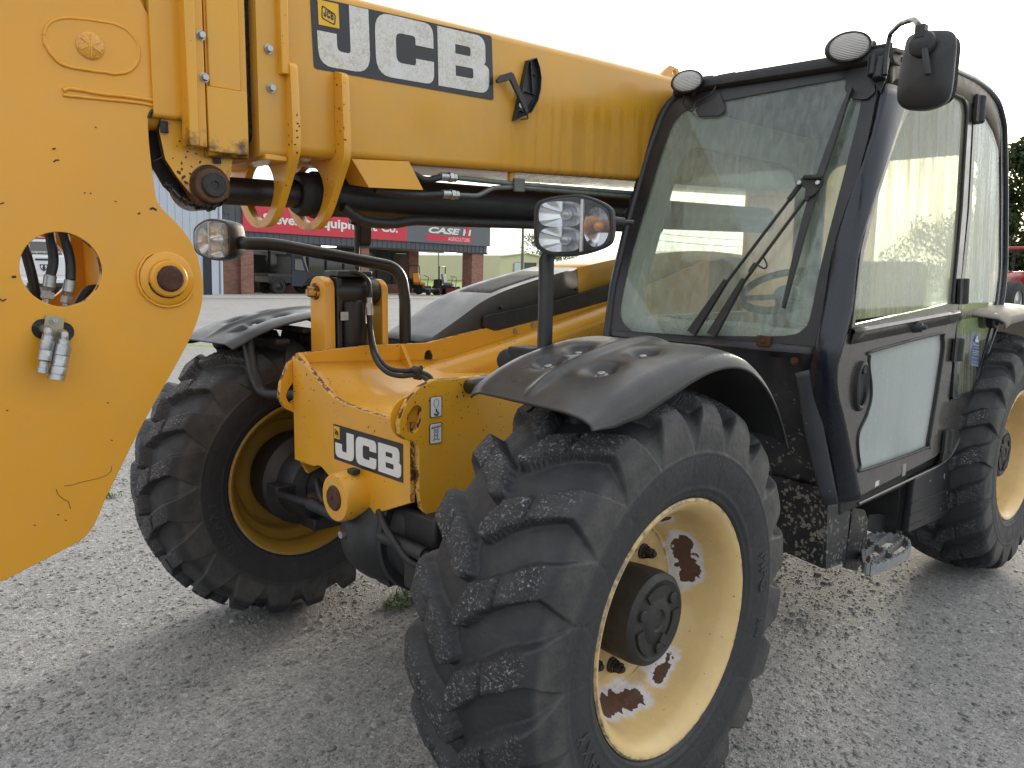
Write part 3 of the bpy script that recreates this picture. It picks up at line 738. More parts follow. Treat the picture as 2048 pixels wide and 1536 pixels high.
# flatbed trailer before the shed
tp = ground_pt(1042, 92); TR = tag(empty('flatbed_trailer', tp), 'dark flatbed trailer parked on the lawn before the beige shed', 'trailer'); TR.rotation_euler = (0, 0, math.atan2(_r0.y, _r0.x))
mb = MB(); mb.bx(-2.0, 4.5, -1.1, 1.1, .72, .88); mb.build('deck', M['wframe'], TR, 0)
for x in (.2, 1.2, 3.2):
    mb = MB(); mb.cyl((x, -1.15, .38), (x, -.9, .38), .38, n=18); mb.build('tyre', M['wframe'], TR, 30); mb = MB(); mb.cyl((x, -1.17, .38), (x, -1.1, .38), .2, n=14); mb.build('wheel_disc', M['white'], TR, 30)
mb = MB(); mb.bx(-2.05, -1.95, -1.1, 1.1, .2, .95); mb.build('head_board', M['wframe'], TR, 0)

# poles
def pole(u, depth, h, r, label, arm=False):
    P = empty('utility_pole', ground_pt(u, depth)); tag(P, label, 'pole')
    mb = MB(); mb.cyl((0, 0, -.2), (0, 0, h), r, r*.7, n=10); mb.build('shaft', simple('weathered_wood_%d' % u, (0.16, 0.145, 0.13), .9), P, 40)
    if arm:
        e = _r0; mb = MB(); mb.cyl(V(0, 0, 6.6)-e*.35, V(0, 0, 7.4)-e*.35, .22, n=12); mb.build('transformer', M['steel'], P, 40)
        mb = MB(); a = V(0, 0, h-.4); mb.prism([a-e*1.2, a+e*1.2, a+e*1.2+V(0, 0, .12), a-e*1.2+V(0, 0, .12)], (.1, .1, 0)); mb.build('cross_arm', M['wframe'], P, 0)
        for hh in (7.9, 6.2, 5.6):
            mb = MB(); pts = []
            for t in np.linspace(0, 1, 14): pts.append(V(0, 0, hh)-e*34*t+V(0, 0, -1.6*4*t*(1-t)*.5)+_d*6*t)
            mb.tube(pts, .022, 5); mb.build('wire', M['wframe'], P, 30)
            mb = MB(); pts = [V(0, 0, hh)+e*34*t+V(0, 0, -1.6*4*t*(1-t)*.5)+_d*10*t for t in np.linspace(0, 1, 14)]; mb.tube(pts, .022, 5); mb.build('wire', M['wframe'], P, 30)
    return P
pole(1044, 66, 9.0, .13, 'wooden utility pole with transformer right of the showroom', True)
pole(1121, 95, 6.0, .13, 'short pole seen under the near head lamp')
pole(877, 88, 5.2, .07, 'thin grey pole between the showroom columns')

# trees
def leaf_mat(name, a, b):
    g = G(name); n = g.noise(.9, 3)
    c = g.mix(n, a, b)
    p = g.bsdf(Base_Color=c, Roughness=0.6); t = g.n('ShaderNodeBsdfTranslucent', [g.mix(1.0, c, (1.2, 1.3, .7), 'MULTIPLY')]).outputs[0]
    return g.out(g.n('ShaderNodeMixShader', [0.3, p, t]).outputs[0])
M['leafd'] = leaf_mat('dark_leaf', (0.022, 0.042, 0.012), (0.060, 0.085, 0.026)); M['leaff'] = leaf_mat('far_leaf', (0.10, 0.14, 0.07), (0.17, 0.21, 0.11))
M['bark'] = simple('bark', (0.09, 0.075, 0.06), .9, 0, .3, 6, .5, bscale=20)
def tree(base, height, width, leaf, nleaf, mat, label, low=.18, seed=1):
    rg = random.Random(seed); T = empty('tree', base); tag(T, label, 'tree')
    mb = MB(); mb.tube([V(0, 0, -.2), V(.05, 0, height*.25), V(-.05, .05, height*.55)], [width*.05, width*.035, width*.012], 8)
    cl = []
    for k in range(34):
        a = rg.uniform(0, 6.28); h = low+(1-low)*rg.random()**.9; rr = width*.5*math.sqrt(max(.05, 1-((h-.52)/.52)**2))*rg.uniform(.35, 1.0)
        c = V(rr*math.cos(a), rr*math.sin(a), h*height*.94); cl.append((c, width*rg.uniform(.09, .19)))
        if k % 2 == 0: mb.tube([V(0, 0, height*min(.5, h*.6)), V(c.x*.5, c.y*.5, c.z*.85), c], [width*.014, width*.008, width*.003], 5)
    mb.build('trunk', M['bark'], T, 40)
    n = nleaf; ci = [rg.randrange(len(cl)) for _ in range(n)]; P = np.empty((n, 4, 3))
    dirs = RNG.normal(size=(n, 3)); dirs /= np.linalg.norm(dirs, axis=1)[:, None]
    rr = RNG.random(n)**.45
    for i in range(n):
        c, s = cl[ci[i]]; p = np.array(c)+dirs[i]*s*rr[i]*np.array([1.15, 1.15, .85])
        e1 = RNG.normal(size=3); e1 /= np.linalg.norm(e1); e2 = np.cross(e1, RNG.normal(size=3)); e2 /= np.linalg.norm(e2)
        l = leaf*rg.uniform(.6, 1.3); P[i] = p-e1*l, p-e2*l*.5, p+e1*l, p+e2*l*.5
    me = bpy.data.meshes.new('crown'); me.from_pydata(P.reshape(-1, 3).tolist(), [], np.arange(4*n).reshape(-1, 4).tolist())
    finish(me, 'crown', mat, T, 0); return T
tree(ground_pt(1082, 125), 7.2, 7.5, .16, 3800, M['leaff'], 'pale leafy tree behind the near head lamp', seed=3)
tree(ground_pt(1128, 150), 5.5, 7, .2, 1600, M['leaff'], 'low tree right of the lamp post in the distance', seed=5)
tree(ground_pt(1222, 140), 3.6, 5, .2, 900, M['leaff'], 'small far tree above the bonnet edge', seed=6)
tree(ground_pt(2062, 40), 8.2, 7.5, .15, 30000, M['leafd'], 'dense dark tree at the right edge behind the cab', low=.06, seed=9)
tree(ground_pt(2150, 48), 8.6, 8.0, .12, 6000, M['leafd'], 'dark tree beyond the tractor at the far right', low=.08, seed=12)
tree(ground_pt(1900, 62), 6.2, 9.0, .14, 6000, M['leafd'], 'leafy tree seen through the cab quarter glass', low=.06, seed=15)

# ================================================================== parked things in the background
M['navy'] = simple('navy_plastic', (0.030, 0.036, 0.060), .4, 0, .1, 2)
M['tyrefar'] = simple('far_tyre', (0.03, 0.03, 0.03), .8)
M['camo'] = simple('camo_bed', (0.05, 0.05, 0.046), .6, 0, .8, 8)
def wheel_far(par, c, r, w, ax_=(0, 1, 0), disc='wframe', nm='wheel'):
    c = V(*c); a = Vector(ax_)
    mb = MB(); mb.lathe(c-a*w/2, a, [(0, r*.55), (0, r*.9), (w*.12, r), (w*.88, r), (w, r*.9), (w, r*.55)], 28); mb.build(nm, M['tyrefar'], par, 40)
    mb = MB(); mb.lathe(c-a*w*.42, a, [(0, .001), (0, r*.2), (w*.1, r*.3), (w*.15, r*.5), (0, r*.56), (w*.84, r*.56), (w*.74, r*.5), (w*.74, r*.2), (w*.84, .001)], 20); mb.build('wheel_disc', M[disc], par, 40)
# utility vehicle under the canopy: local x runs to the building's right, y away from the camera
UX = FX-2.0
UV = empty('utility_vehicle', (UX, PX(578, 560, x=UX).y, gz(UX, PX(578, 560, x=UX).y)+.03)); UV.rotation_euler = (0, 0, math.pi/2); tag(UV, 'navy side-by-side utility vehicle parked under the showroom canopy', 'utility vehicle')
mb = MB(); mb.prism([V(-1.45, -.75, .55), V(-.28, -.75, .55), V(-.28, -.75, .90), V(-1.45, -.75, .92)], (0, 1.5, 0)); mb.build('cargo_bed', M['wframe'], UV, 30, .03)
mb = MB(); mb.prism([V(-1.5, -.78, .86), V(-.25, -.78, .84), V(-.25, -.78, .96), V(-1.5, -.78, 1.00)], (0, 1.56, 0)); mb.build('bed_rail', M['camo'], UV, 30, .02)
mb = MB(); mb.prism([V(-.30, -.74, .42), V(.62, -.74, .42), V(.62, -.74, 1.0), V(.35, -.74, 1.82), V(-.26, -.74, 1.86)], (0, 1.48, 0)); mb.build('cab_shell', M['wframe'], UV, 30, .04)
mb = MB(); mb.prism([V(-.27, -.77, .40), V(.30, -.77, .36), V(.56, -.77, .70), V(.56, -.77, 1.12), V(-.24, -.77, 1.12)], (0, .03, 0)); mb.build('door', M['navy'], UV, 30, .012)
mb = MB(); mb.prism([V(-.24, -.765, 1.12), V(-.12, -.765, 1.12), V(-.12, -.765, 1.84), V(-.24, -.765, 1.84)], (0, .03, 0)); mb.build('door_post', M['navy'], UV, 30)
plate('door_window', fillet([V(-.08, -.755, 1.18), V(.46, -.755, 1.14), V(.30, -.755, 1.68), V(-.06, -.755, 1.72)], .05, 3, True), .02, simple('uv_window', (0.20, 0.21, 0.20), .15), UV, (0, -1, 0))
mb = MB(); mb.prism([V(-.30, -.8, 1.84), V(.42, -.8, 1.80), V(.40, -.8, 1.90), V(-.28, -.8, 1.94)], (0, 1.6, 0)); mb.build('roof', M['navy'], UV, 30, .03)
mb = MB(); mb.prism([V(.55, -.72, .45), V(1.35, -.72, .48), V(1.40, -.72, .80), V(1.15, -.72, 1.02), V(.55, -.72, 1.12)], (0, 1.44, 0)); mb.build('hood', M['camo'], UV, 30, .04)
for y in (-.78, .78): mb = MB(); mb.tube([V(.62, y, 1.10), V(.40, y, 1.86)], .03, 8); mb.build('windscreen_post', M['steel'], UV, 40)
for x in (-.95, 1.0):
    for y in (-.66, .66): wheel_far(UV, (x, y, .36), .36, .26)
    mb = MB(); P = [V(x+.46*math.cos(a), -.80, .40+.44*math.sin(a)) for a in np.linspace(R(15), R(165), 10)]; Q = [V(x+.40*math.cos(a), -.80, .40+.38*math.sin(a)) for a in np.linspace(R(165), R(15), 10)]; mb.prism(P+Q, (0, .3, 0)); mb.build('wheel_arch', M['wframe'], UV, 30)
# zero-turn mowers
def mower(u, ux, body, seatc, label, rz):
    p = PX(u, 575, x=ux); MW = empty('lawn_mower', (ux, p.y, gz(ux, p.y)+.03)); MW.rotation_euler = (0, 0, rz); tag(MW, label, 'mower', 'mowers parked under the canopy')
    mb = MB(); mb.prism([V(.05, -.62, .16), V(.95, -.62, .14), V(1.0, -.62, .36), V(.1, -.62, .40)], (0, 1.24, 0)); mb.build('mower_deck', body, MW, 30, .05)
    mb = MB(); mb.prism([V(-.75, -.36, .35), V(.55, -.36, .38), V(.5, -.36, .50), V(-.75, -.36, .62)], (0, .72, 0)); mb.build('frame', M['wframe'], MW, 30, .03)
    mb = MB(); mb.prism([V(-.85, -.30, .5), V(-.35, -.30, .5), V(-.40, -.30, .92), V(-.82, -.30, .88)], (0, .6, 0)); mb.build('engine', M['wframe'], MW, 30, .05)
    mb = MB(); mb.bx(-.28, .22, -.26, .26, .55, .72); mb.build('seat', seatc, MW, 30, .06, 3)
    mb = MB(); mb.box((-.30, 0, .93), (.12, .52, .55), Matrix.Rotation(R(-10), 3, 'Y')); mb.build('seat_back', seatc, MW, 30, .05, 3)
    mb = MB(); mb.tube(fillet([V(-.42, -.42, .45), V(-.42, -.42, 1.62), V(-.42, .42, 1.62), V(-.42, .42, .45)], .12, 5), .03, 8); mb.build('roll_bar', M['wframe'], MW, 40)
    for y in (-.32, .32): mb = MB(); mb.tube(fillet([V(.25, y, .45), V(.35, y, 1.0), V(.15, y*.4, 1.08)], .06), .018, 6); mb.build('steering_lever', M['wframe'], MW, 40)
    for y in (-.48, .48): wheel_far(MW, (-.55, y, .30), .30, .26)
    for y in (-.42, .42): wheel_far(MW, (1.02, y, .16), .16, .12)
    return MW
M['mred'] = simple('mower_red', (0.20, 0.018, 0.022), .4); M['mor'] = simple('mower_orange', (0.75, 0.30, 0.02), .45); M['mgrey'] = simple('mower_seat_grey', (0.20, 0.21, 0.22), .7)
mower(898, FX-1.0, M['mred'], M['mgrey'], 'dark red zero-turn mower with a tall roll bar', R(28))
mower(840, FX-1.6, M['wframe'], M['mor'], 'black zero-turn mower with an orange seat', R(10))
mb = MB()
# white pickup seen through the round opening of the boom head
TP = PD(92, 600, 25.0); TZ = gz(TP.x, TP.y)
TK = empty('pickup_truck', (TP.x, TP.y, TZ)); dv = V(TP.x-CAM_LOC.x, TP.y-CAM_LOC.y, 0).normalized(); TK.rotation_euler = (0, 0, math.atan2(dv.y, dv.x)-math.pi/2+R(6))   # local +y runs to its bonnet
tag(TK, 'white pickup seen from behind through the round hole in the boom head', 'truck')
M['twhite'] = simple('truck_white', (0.72, 0.73, 0.75), .3, 0, .03, 2, coat=.5)
mb = MB(); mb.prism([V(-.98, .0, .62), V(.98, .0, .62), V(1.0, .0, 1.05), V(.96, .0, 1.40), V(-.96, .0, 1.40), V(-1.0, .0, 1.05)], (0, 2.0, 0)); mb.build('cargo_box', M['twhite'], TK, 30, .04)
mb = MB(); mb.bx(-.78, .78, -.03, .02, .78, 1.38); mb.build('tailgate', M['twhite'], TK, 30, .02)
mb = MB(); mb.bx(-.22, .22, -.045, -.02, 1.24, 1.30); mb.build('tailgate_handle', M['wframe'], TK, 30)
mb = MB(); mb.prism([V(x, -.036, z) for x, z in ((-.11, 1.12), (.11, 1.12), (.09, .98), (0, .90), (-.09, .98))], (0, -.012, 0)); mb.build('tailgate_emblem', M['wframe'], TK, 30)
mb = MB()
for s in (-1, 1): mb.prism([V(s*x, -.05, z) for x, z in ((.02, 1.08), (.07, 1.10), (.085, 1.04), (.05, .99), (.03, .96), (.045, 1.03))], (0, -.006, 0))
mb.build('emblem_mark', M['twhite'], TK, 0)
for s in (-1, 1): mb = MB(); mb.bx(s*.80, s*.97, -.035, .05, .85, 1.36); mb.build('tail_lamp', simple('tail_red_%d' % s, (0.35, 0.02, 0.02), .2), TK, 30, .02)
mb = MB(); mb.bx(-1.0, 1.0, -.16, .04, .45, .68); mb.build('bumper', M['twhite'], TK, 30, .04)
mb = MB(); mb.bx(-.5, .5, -.17, -.14, .42, .55); mb.build('bumper_step', M['wframe'], TK, 30, .02)
mb = MB(); mb.bx(-.15, .15, -.175, -.16, .53, .66); mb.build('licence_plate', M['white'], TK, 0)
mb = MB(); mb.prism([V(-.94, 0, 1.38), V(.94, 0, 1.38), V(.78, 0, 1.95), V(-.78, 0, 1.95)], (0, 2.3, 0)); o = mb.build('cab', M['twhite'], TK, 30, .06); o.location = (0, 2.0, 0)
mb = MB(); mb.prism([V(-.78, 0, 1.44), V(.78, 0, 1.44), V(.68, 0, 1.86), V(-.68, 0, 1.86)], (0, .02, 0)); o = mb.build('cab_window', M['sglass'], TK, 0); o.location = (0, 1.985, 0)
mb = MB(); mb.bx(-.3, .3, 1.98, 2.03, 1.95, 2.0); mb.build('brake_lamp', simple('brake_red', (0.3, 0.02, 0.02), .3), TK, 30)
flat_text('window_lettering', 'stevensequipment.com', (-.72, 1.975, 1.47), (1, 0, 0), (0, 0, 1), 1.44, .10, M['white'], TK, .002, .0)
mb = MB(); mb.prism([V(-.95, 4.25, .7), V(.95, 4.25, .7), V(.92, 4.25, 1.36), V(-.92, 4.25, 1.36)], (0, 1.4, 0)); mb.build('bonnet', M['twhite'], TK, 30, .08)
for y in (.95, 4.6):
    for x in (-.85, .85): wheel_far(TK, (x, y, .40), .40, .28, (1, 0, 0))
# red tractor at the right edge of the yard
TT = empty('tractor', ground_pt(2024, 29)); TT.rotation_euler = (0, 0, math.atan2(_r0.y, _r0.x)+R(38)+math.pi); tag(TT, 'red tractor with silver wheel rims parked behind the cab', 'tractor')
M['tred'] = simple('tractor_red', (0.36, 0.018, 0.02), .3, 0, .1, 2, coat=.4)
mb = MB(); mb.prism([V(-.3, -.38, .9), V(2.0, -.38, .9), V(2.05, -.38, 1.25), V(1.6, -.38, 1.62), V(-.3, -.38, 1.72)], (0, .76, 0)); mb.build('hood', M['tred'], TT, 30, .06)
mb = MB(); mb.bx(-.4, 2.1, -.25, .25, .55, .95); mb.build('engine_frame', M['wframe'], TT, 30, .03)
mb = MB(); mb.prism([V(-1.6, -.55, .8), V(-.3, -.55, .8), V(-.4, -.55, 1.5), V(-1.5, -.55, 1.4)], (0, 1.1, 0)); mb.build('platform', M['tred'], TT, 30, .05)
for x in (-.35, -1.5): mb = MB(); mb.tube(fillet([V(x, -.55, 1.3), V(x, -.55, 2.5), V(x, .55, 2.5), V(x, .55, 1.3)], .06), .04, 8); mb.build('cab_hoop', M['wframe'], TT, 40)
mb = MB(); mb.bx(-1.7, -.15, -.7, .7, 2.48, 2.60); mb.build('canopy', M['tred'], TT, 30, .04)
wheel_far(TT, (-.9, -.80, .78), .78, .45, disc='steel'); wheel_far(TT, (-.9, .80, .78), .78, .45, disc='steel'); wheel_far(TT, (1.6, -.68, .68), .68, .36, disc='steel'); wheel_far(TT, (1.6, .68, .68), .68, .36, disc='steel')
# ================================================================== the telehandler
TH = tag(empty('telehandler'), 'large yellow telescopic handler with black cab parked on gravel, boom lowered', 'telehandler')
TRK, WB, WR = 0.967, 2.996, 0.63

# ------------------------------------------------------------------ wheels
def tyre_mesh():
    base = np.array([(0.160, .318), (0.196, .352), (0.212, .42), (0.213, .475), (0.201, .515), (0.181, .543), (0.148, .565), (0.078, .585), (0, .593)])
    env = np.array([(0.160, .318), (0.196, .352), (0.213, .42), (0.215, .478), (0.214, .525), (0.206, .566), (0.180, .595), (0.095, .621), (0, .632)])
    def cr(P, t):
        i = np.clip(t.astype(int), 0, len(P)-2); f = (t-i)[:, None]
        g = lambda k: P[np.clip(k, 0, len(P)-1)]
        p0, p1, p2, p3 = g(i-1), g(i), g(i+1), g(i+2)
        return 0.5*(2*p1+(p2-p0)*f+(2*p0-5*p1+4*p2-p3)*f**2+(3*p1-p0-3*p2+p3)*f**3)
    t = np.concatenate([np.linspace(0, 3, 40)[:-1], np.linspace(3, 8, 54)])
    hb, he = cr(base, t), cr(env, t)
    mir = lambda P: np.concatenate([P, (P*[-1, 1])[::-1][1:]])
    B, E = mir(hb), mir(he)
    seg = np.r_[0, np.cumsum(np.hypot(*np.diff(E, axis=0).T))]; mid = seg[len(hb)-1]
    q = mid-seg                       # signed distance from the centre line along the outer surface, + on the outer side
    NL = 20; NA = NL*56; pitch = 2*math.pi*0.62/NL
    a = np.arange(NA)*(2*math.pi*0.62/NA)
    A, Q = np.meshgrid(a, q, indexing='ij')
    def sd(px, py, ax, ay, bx, by):
        dx, dy = bx-ax, by-ay; L = dx*dx+dy*dy
        h = np.clip(((px-ax)*dx+(py-ay)*dy)/L, 0, 1)
        return np.hypot(px-ax-h*dx, py-ay-h*dy), h
    mask = np.zeros_like(A)
    nz = sum(np.sin(A*k1*2*math.pi/(2*math.pi*0.62)+Q*k2+p)*w for k1, k2, p, w in ((61, 60, .3, .5), (137, -90, 1.7, .4), (211, 140, 2.9, .3), (333, 60, .8, .25)))
    for side, off in ((1, 0.0), (-1, 0.5)):
        q_ = Q*side; aa = (A/pitch+off) % 1.0*pitch
        line = [(0.330, 0.012), (0.200, 0.004), (0.112, -0.044), (0.052, -0.078), (0.016, -0.128)]
        wid = [0.098, 0.040, 0.034, 0.037, 0.024]
        d = np.full_like(A, 9.0)
        for k in (-1, 0, 1, 2):
            for i in range(4):
                dist, h = sd(q_, aa-k*pitch, *line[i], *line[i+1])
                d = np.minimum(d, dist-(wid[i]*(1-h)+wid[i+1]*h))
        d += nz*0.0016
        m = np.clip((0.004-d)/0.0095, 0, 1); m = m*m*(3-2*m)
        sip = np.abs(q_-0.100-0.0015*nz); m *= 1-0.45*np.clip(1-sip/0.0055, 0, 1)
        m[q_ < -0.012] = 0
        mask = np.maximum(mask, m)
    top = np.clip(mask*3-2, 0, 1)*np.clip((0.205-np.abs(Q)+nz*.006)/0.02, 0, 1)
    dust = np.clip((np.abs(Q)-.225)/.02, 0, 1)*np.clip((.345-np.abs(Q))/.03, 0, 1)
    hgt = mask+top*nz*0.026
    XR = B[None]*(1-hgt[..., None])+E[None]*hgt[..., None]
    th = a/0.62
    x = XR[..., 0]; r = XR[..., 1]
    x = x+np.sign(x)*(np.abs(x) > .15)*(.0032*np.exp(-((r-.368)/.0045)**2)+.0026*np.exp(-((r-.462)/.004)**2)+.002*np.exp(-((r-.350)/.004)**2))
    P = np.stack([x, -r*np.cos(th)[:, None], r*np.sin(th)[:, None]], -1)
    n = len(q); idx = np.arange(NA*n).reshape(NA, n); nx_ = np.roll(idx, -1, 0)
    F = np.stack([idx[:, :-1], idx[:, 1:], nx_[:, 1:], nx_[:, :-1]], -1).reshape(-1, 4)
    me = bpy.data.meshes.new('tyre')
    me.vertices.add(NA*n); me.vertices.foreach_set('co', P.reshape(-1).astype(np.float32))
    me.loops.add(F.size); me.loops.foreach_set('vertex_index', F.reshape(-1).astype(np.int32))
    me.polygons.add(len(F)); me.polygons.foreach_set('loop_start', np.arange(0, F.size, 4, dtype=np.int32))
    at = me.attributes.new('lug', 'FLOAT', 'POINT'); at.data.foreach_set('value', top.reshape(-1).astype(np.float32))
    at2 = me.attributes.new('dust', 'FLOAT', 'POINT'); at2.data.foreach_set('value', dust.reshape(-1).astype(np.float32))
    me.update(calc_edges=True); me.validate()
    me.polygons.foreach_set('use_smooth', [True]*len(F)); me.materials.append(M['tyre'])
    return me
TYRE = tyre_mesh()

def ring_text(name, txt, size, rad, ang, xs, out, parent, depth=0.0012, bold=0.004, flipup=False):
    """letters bent round a sidewall of radius rad, mid angle ang (0 = front, 90 = top as seen from the side), on the plane x = xs facing out (+1/-1)"""
    me = text_mesh(txt, size, depth, 0.0, 'CENTER', spacing=1.12)
    co = np.empty(len(me.vertices)*3); me.vertices.foreach_get('co', co); co = co.reshape(-1, 3)
    if flipup: co[:, :2] *= -1
    th = R(ang)+(1 if out > 0 else -1)*co[:, 0]/rad      # seen from +x, front (-y) is on the left
    r = rad+co[:, 1]-size*0.35*(-1 if flipup else 1)
    P = np.stack([xs+out*(co[:, 2]+0.0), -r*np.cos(th), r*np.sin(th)], -1)
    me.vertices.foreach_set('co', P.reshape(-1)); me.name = name
    return finish(me, name, M['tlet'], parent, 0)

def rim_meshes(mat, key):
    mb = MB()
    prof = [(0.150, .300), (0.168, .312), (0.176, .326), (0.184, .338), (0.191, .341), (0.196, .336), (0.194, .328), (0.186, .318), (0.170, .304), (0.145, .295), (0.105, .288),
            (0.070, .276), (0.048, .262), (0.034, .250), (0.020, .246), (0.012, .240), (0.012, .232), (0.004, .226), (0.000, .215), (-0.002, .10), (-0.016, .10), (-0.016, .232),
            (-0.030, .244), (-0.060, .250), (-0.085, .262), (-0.100, .286), (-0.118, .294), (-0.130, .290), (-0.142, .296), (-0.168, .306), (-0.184, .318), (-0.194, .330), (-0.192, .340), (-0.184, .338), (-0.175, .325), (-0.165, .312), (-0.1, .305), (0.1, .305)]
    mb.lathe((0, 0, 0), (1, 0, 0), prof, 96, close=True)
    me = bpy.data.meshes.new('rim'); me.from_pydata(mb.v, [], mb.f); me.materials.append(mat)
    bm = bmesh.new(); bm.from_mesh(me); bmesh.ops.recalc_face_normals(bm, faces=bm.faces); bm.to_mesh(me); bm.free()
    me.polygons.foreach_set('use_smooth', [True]*len(me.polygons)); me.set_sharp_from_angle(angle=R(50))
    return me
def place(me, name, parent, mats=None):
    o = bpy.data.objects.new(name, me); COL.objects.link(o); o.parent = parent; return o

def hub_mesh():
    mb = MB()
    mb.lathe((0, 0, 0), (1, 0, 0), [(-0.03, .122), (0.0, .124), (0.03, .127), (0.100, .129), (0.124, .125), (0.132, .117), (0.135, .108), (0.132, .100), (0.133, .060), (0.137, .054), (0.137, .030), (0.132, .026), (0.133, .001)], 64)
    for a in (35, 155, 275):       # raised bosses and arc pads on the face
        c, s = math.cos(R(a)), math.sin(R(a))
        mb.cyl((0.130, .078*c, .078*s), (0.142, .078*c, .078*s), .016, n=18, ch=.003)
        pts = [Vector((0, (.066+.03*(k == 1))*math.cos(R(a+t)), (.066+.03*(k == 1))*math.sin(R(a+t)))) for k, ts in ((0, range(30, 91, 10)), (1, range(90, 29, -10))) for t in ts]
        mb.prism([p+Vector((0.132, 0, 0)) for p in pts], (0.006, 0, 0))
    mb.box((0.137, 0.030, -0.062), (0.010, 0.050, 0.026), Matrix.Rotation(R(-35), 3, 'X'))
    return mb
def build_wheel(loc, outward, rim_me, detail=True, steer=0):
    w = empty('wheel', loc, TH)
    w.rotation_euler = (0, 0, R(2.2) if (abs(loc[1]) < .1 and outward > 0) else 0)
    t = place(TYRE, 'tyre', w); t.rotation_euler = (R(9 if outward > 0 else 4), 0, 0)
    f = 0 if outward > 0 else math.pi
    r_ = place(rim_me, 'rim', w); r_.rotation_euler = (0, 0, f)
    return w
spx = PX
def loc_on(u, v, x, c): p = PX(u, v, x=x); return tuple(p-Vector(c))
CN = (TRK, 0, WR)
sp = [(loc_on(1313, 1044, 1.012, CN), loc_on(1328, 1036, 1.012, CN), .020), (loc_on(1368, 1082, 1.02, CN), loc_on(1380, 1145, 1.02, CN), .032),
      (loc_on(1337, 1325, 1.012, CN), loc_on(1310, 1362, 1.012, CN), .026), (loc_on(1198, 1412, 1.01, CN), loc_on(1262, 1400, 1.012, CN), .034),
      (loc_on(1374, 1250, 1.01, CN), loc_on(1368, 1252, 1.01, CN), .010)]
M['rim1'] = rim_mat('rusty_patched_rim_paint', sp)
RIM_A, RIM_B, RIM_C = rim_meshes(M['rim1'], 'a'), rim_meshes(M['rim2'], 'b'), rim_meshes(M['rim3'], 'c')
HUB = hub_mesh(); hub_o = None
NUT = MB(); NUT.lathe((0, 0, 0), (1, 0, 0), [(0, .022), (.006, .022), (.008, .018), (.016, .018)], 20); NUT.cyl((.014, 0, 0), (.036, 0, 0), .0155, n=6, ch=.002); NUT.cyl((.03, 0, 0), (.044, 0, 0), .009, n=12, ch=.002)
wheels = []
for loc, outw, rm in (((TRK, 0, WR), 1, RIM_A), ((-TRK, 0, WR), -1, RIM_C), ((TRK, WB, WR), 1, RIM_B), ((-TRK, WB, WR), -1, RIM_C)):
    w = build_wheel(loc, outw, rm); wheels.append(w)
    if hub_o is None: hub_o = HUB.build('hub_cover', M['bkt'], w, 35); nut_o = None
    else: h = link_copy(hub_o, w); h.rotation_euler = (0, 0, 0 if outw > 0 else math.pi)
    for k in range(10):
        a = 2*math.pi*(k+0.35)/10
        p = (0.0 if outw > 0 else 0, 0.170*math.cos(a), 0.170*math.sin(a))
        if nut_o is None: nut_o = NUT.build('wheel_nut', M['bkt'], w, 30); o = nut_o
        else: o = link_copy(nut_o, w)
        o.location = p; o.rotation_euler = (0, 0, 0 if outw > 0 else math.pi)
tag(wheels[0], 'nearest wheel with rust patches on its cream yellow rim'); tag(wheels[1], 'far front wheel seen from its inner side')
tag(wheels[2], 'rear wheel behind the cab door step')
ring_text('tyre_lettering', 'GALAXY', 0.060, .420, -32, .2145, 1, wheels[0])
ring_text('tyre_lettering', 'MPC', 0.062, .430, 174, .2150, 1, wheels[0])
ring_text('tyre_lettering', '405/70-24', 0.034, .452, 108, .2145, 1, wheels[0])
ring_text('tyre_lettering', 'R-4', 0.040, .430, 197, .2150, 1, wheels[0])
ring_text('tyre_lettering', 'GALAXY', 0.062, .425, -20, .2135, 1, wheels[1])

# ------------------------------------------------------------------ axles
ax = empty('axle', (0, 0, 0), TH)
mb = MB(); mb.lathe((-0.62, 0, WR), (1, 0, 0), [(0, .085), (.12, .09), (.30, .10), (.40, .15), (.46, .185), (.54, .20), (.62, .205), (.70, .20), (.78, .185), (.84, .15), (.94, .10), (1.12, .09), (1.24, .085)], 40)
mb.build('axle_housing', M['axle'], ax, 40)
mb = MB(); mb.lathe((0, -0.26, WR-.02), (0, 1, 0), [(0, .001), (.002, .03), (.010, .065), (.026, .095), (.05, .122), (.08, .146), (.11, .162), (.13, .168), (.135, .186), (.155, .190), (.24, .19)], 36)
mb.build('differential_case', M['axle'], ax, 35)
mb = MB()
for k in range(10):
    a = 2*math.pi*k/10; mb = MB(); mb.cyl((.178*math.cos(a), -.135, WR-.02+.178*math.sin(a)), (.178*math.cos(a), -.118, WR-.02+.178*math.sin(a)), .011, n=6); mb.build('bolt', M['axle'], ax, 30)
mb = MB(); mb.cyl((-.03, -.240, WR-.0), (-.03, -.272, WR-.0), .014, n=6); mb.build('drain_plug', M['steel'], ax, 30)
mb = MB(); mb.lathe((.105, 0, WR), (1, 0, 0), [(0, .19), (0, .218), (.008, .222), (.022, .222), (.030, .218), (.030, .18)], 44); mb.build('casing_flange', M['axle'], ax, 30)
mb = MB(); mb.bx(.19, .36, -.165, -.02, WR+.02, WR+.13); mb.bx(.22, .31, -.19, -.05, WR-.13, WR-.02); mb.build('axle_bracket', M['axle'], ax, 30, .012)
mb = MB(); mb.tube(smoothpts([V(.10, -.20, WR+.10), V(.20, -.23, WR+.06), V(.32, -.21, WR-.02), V(.46, -.15, WR+.04)], 6), .012, 10); mb.build('brake_hose', M['rubber'], ax, 50)
mb = MB(); mb.tube(smoothpts([V(-.16, -.17, WR+.12), V(-.24, -.21, WR+.06), V(-.36, -.17, WR+.10), V(-.46, -.10, WR+.05)], 6), .012, 10); mb.build('brake_hose', M['rubber'], ax, 50)
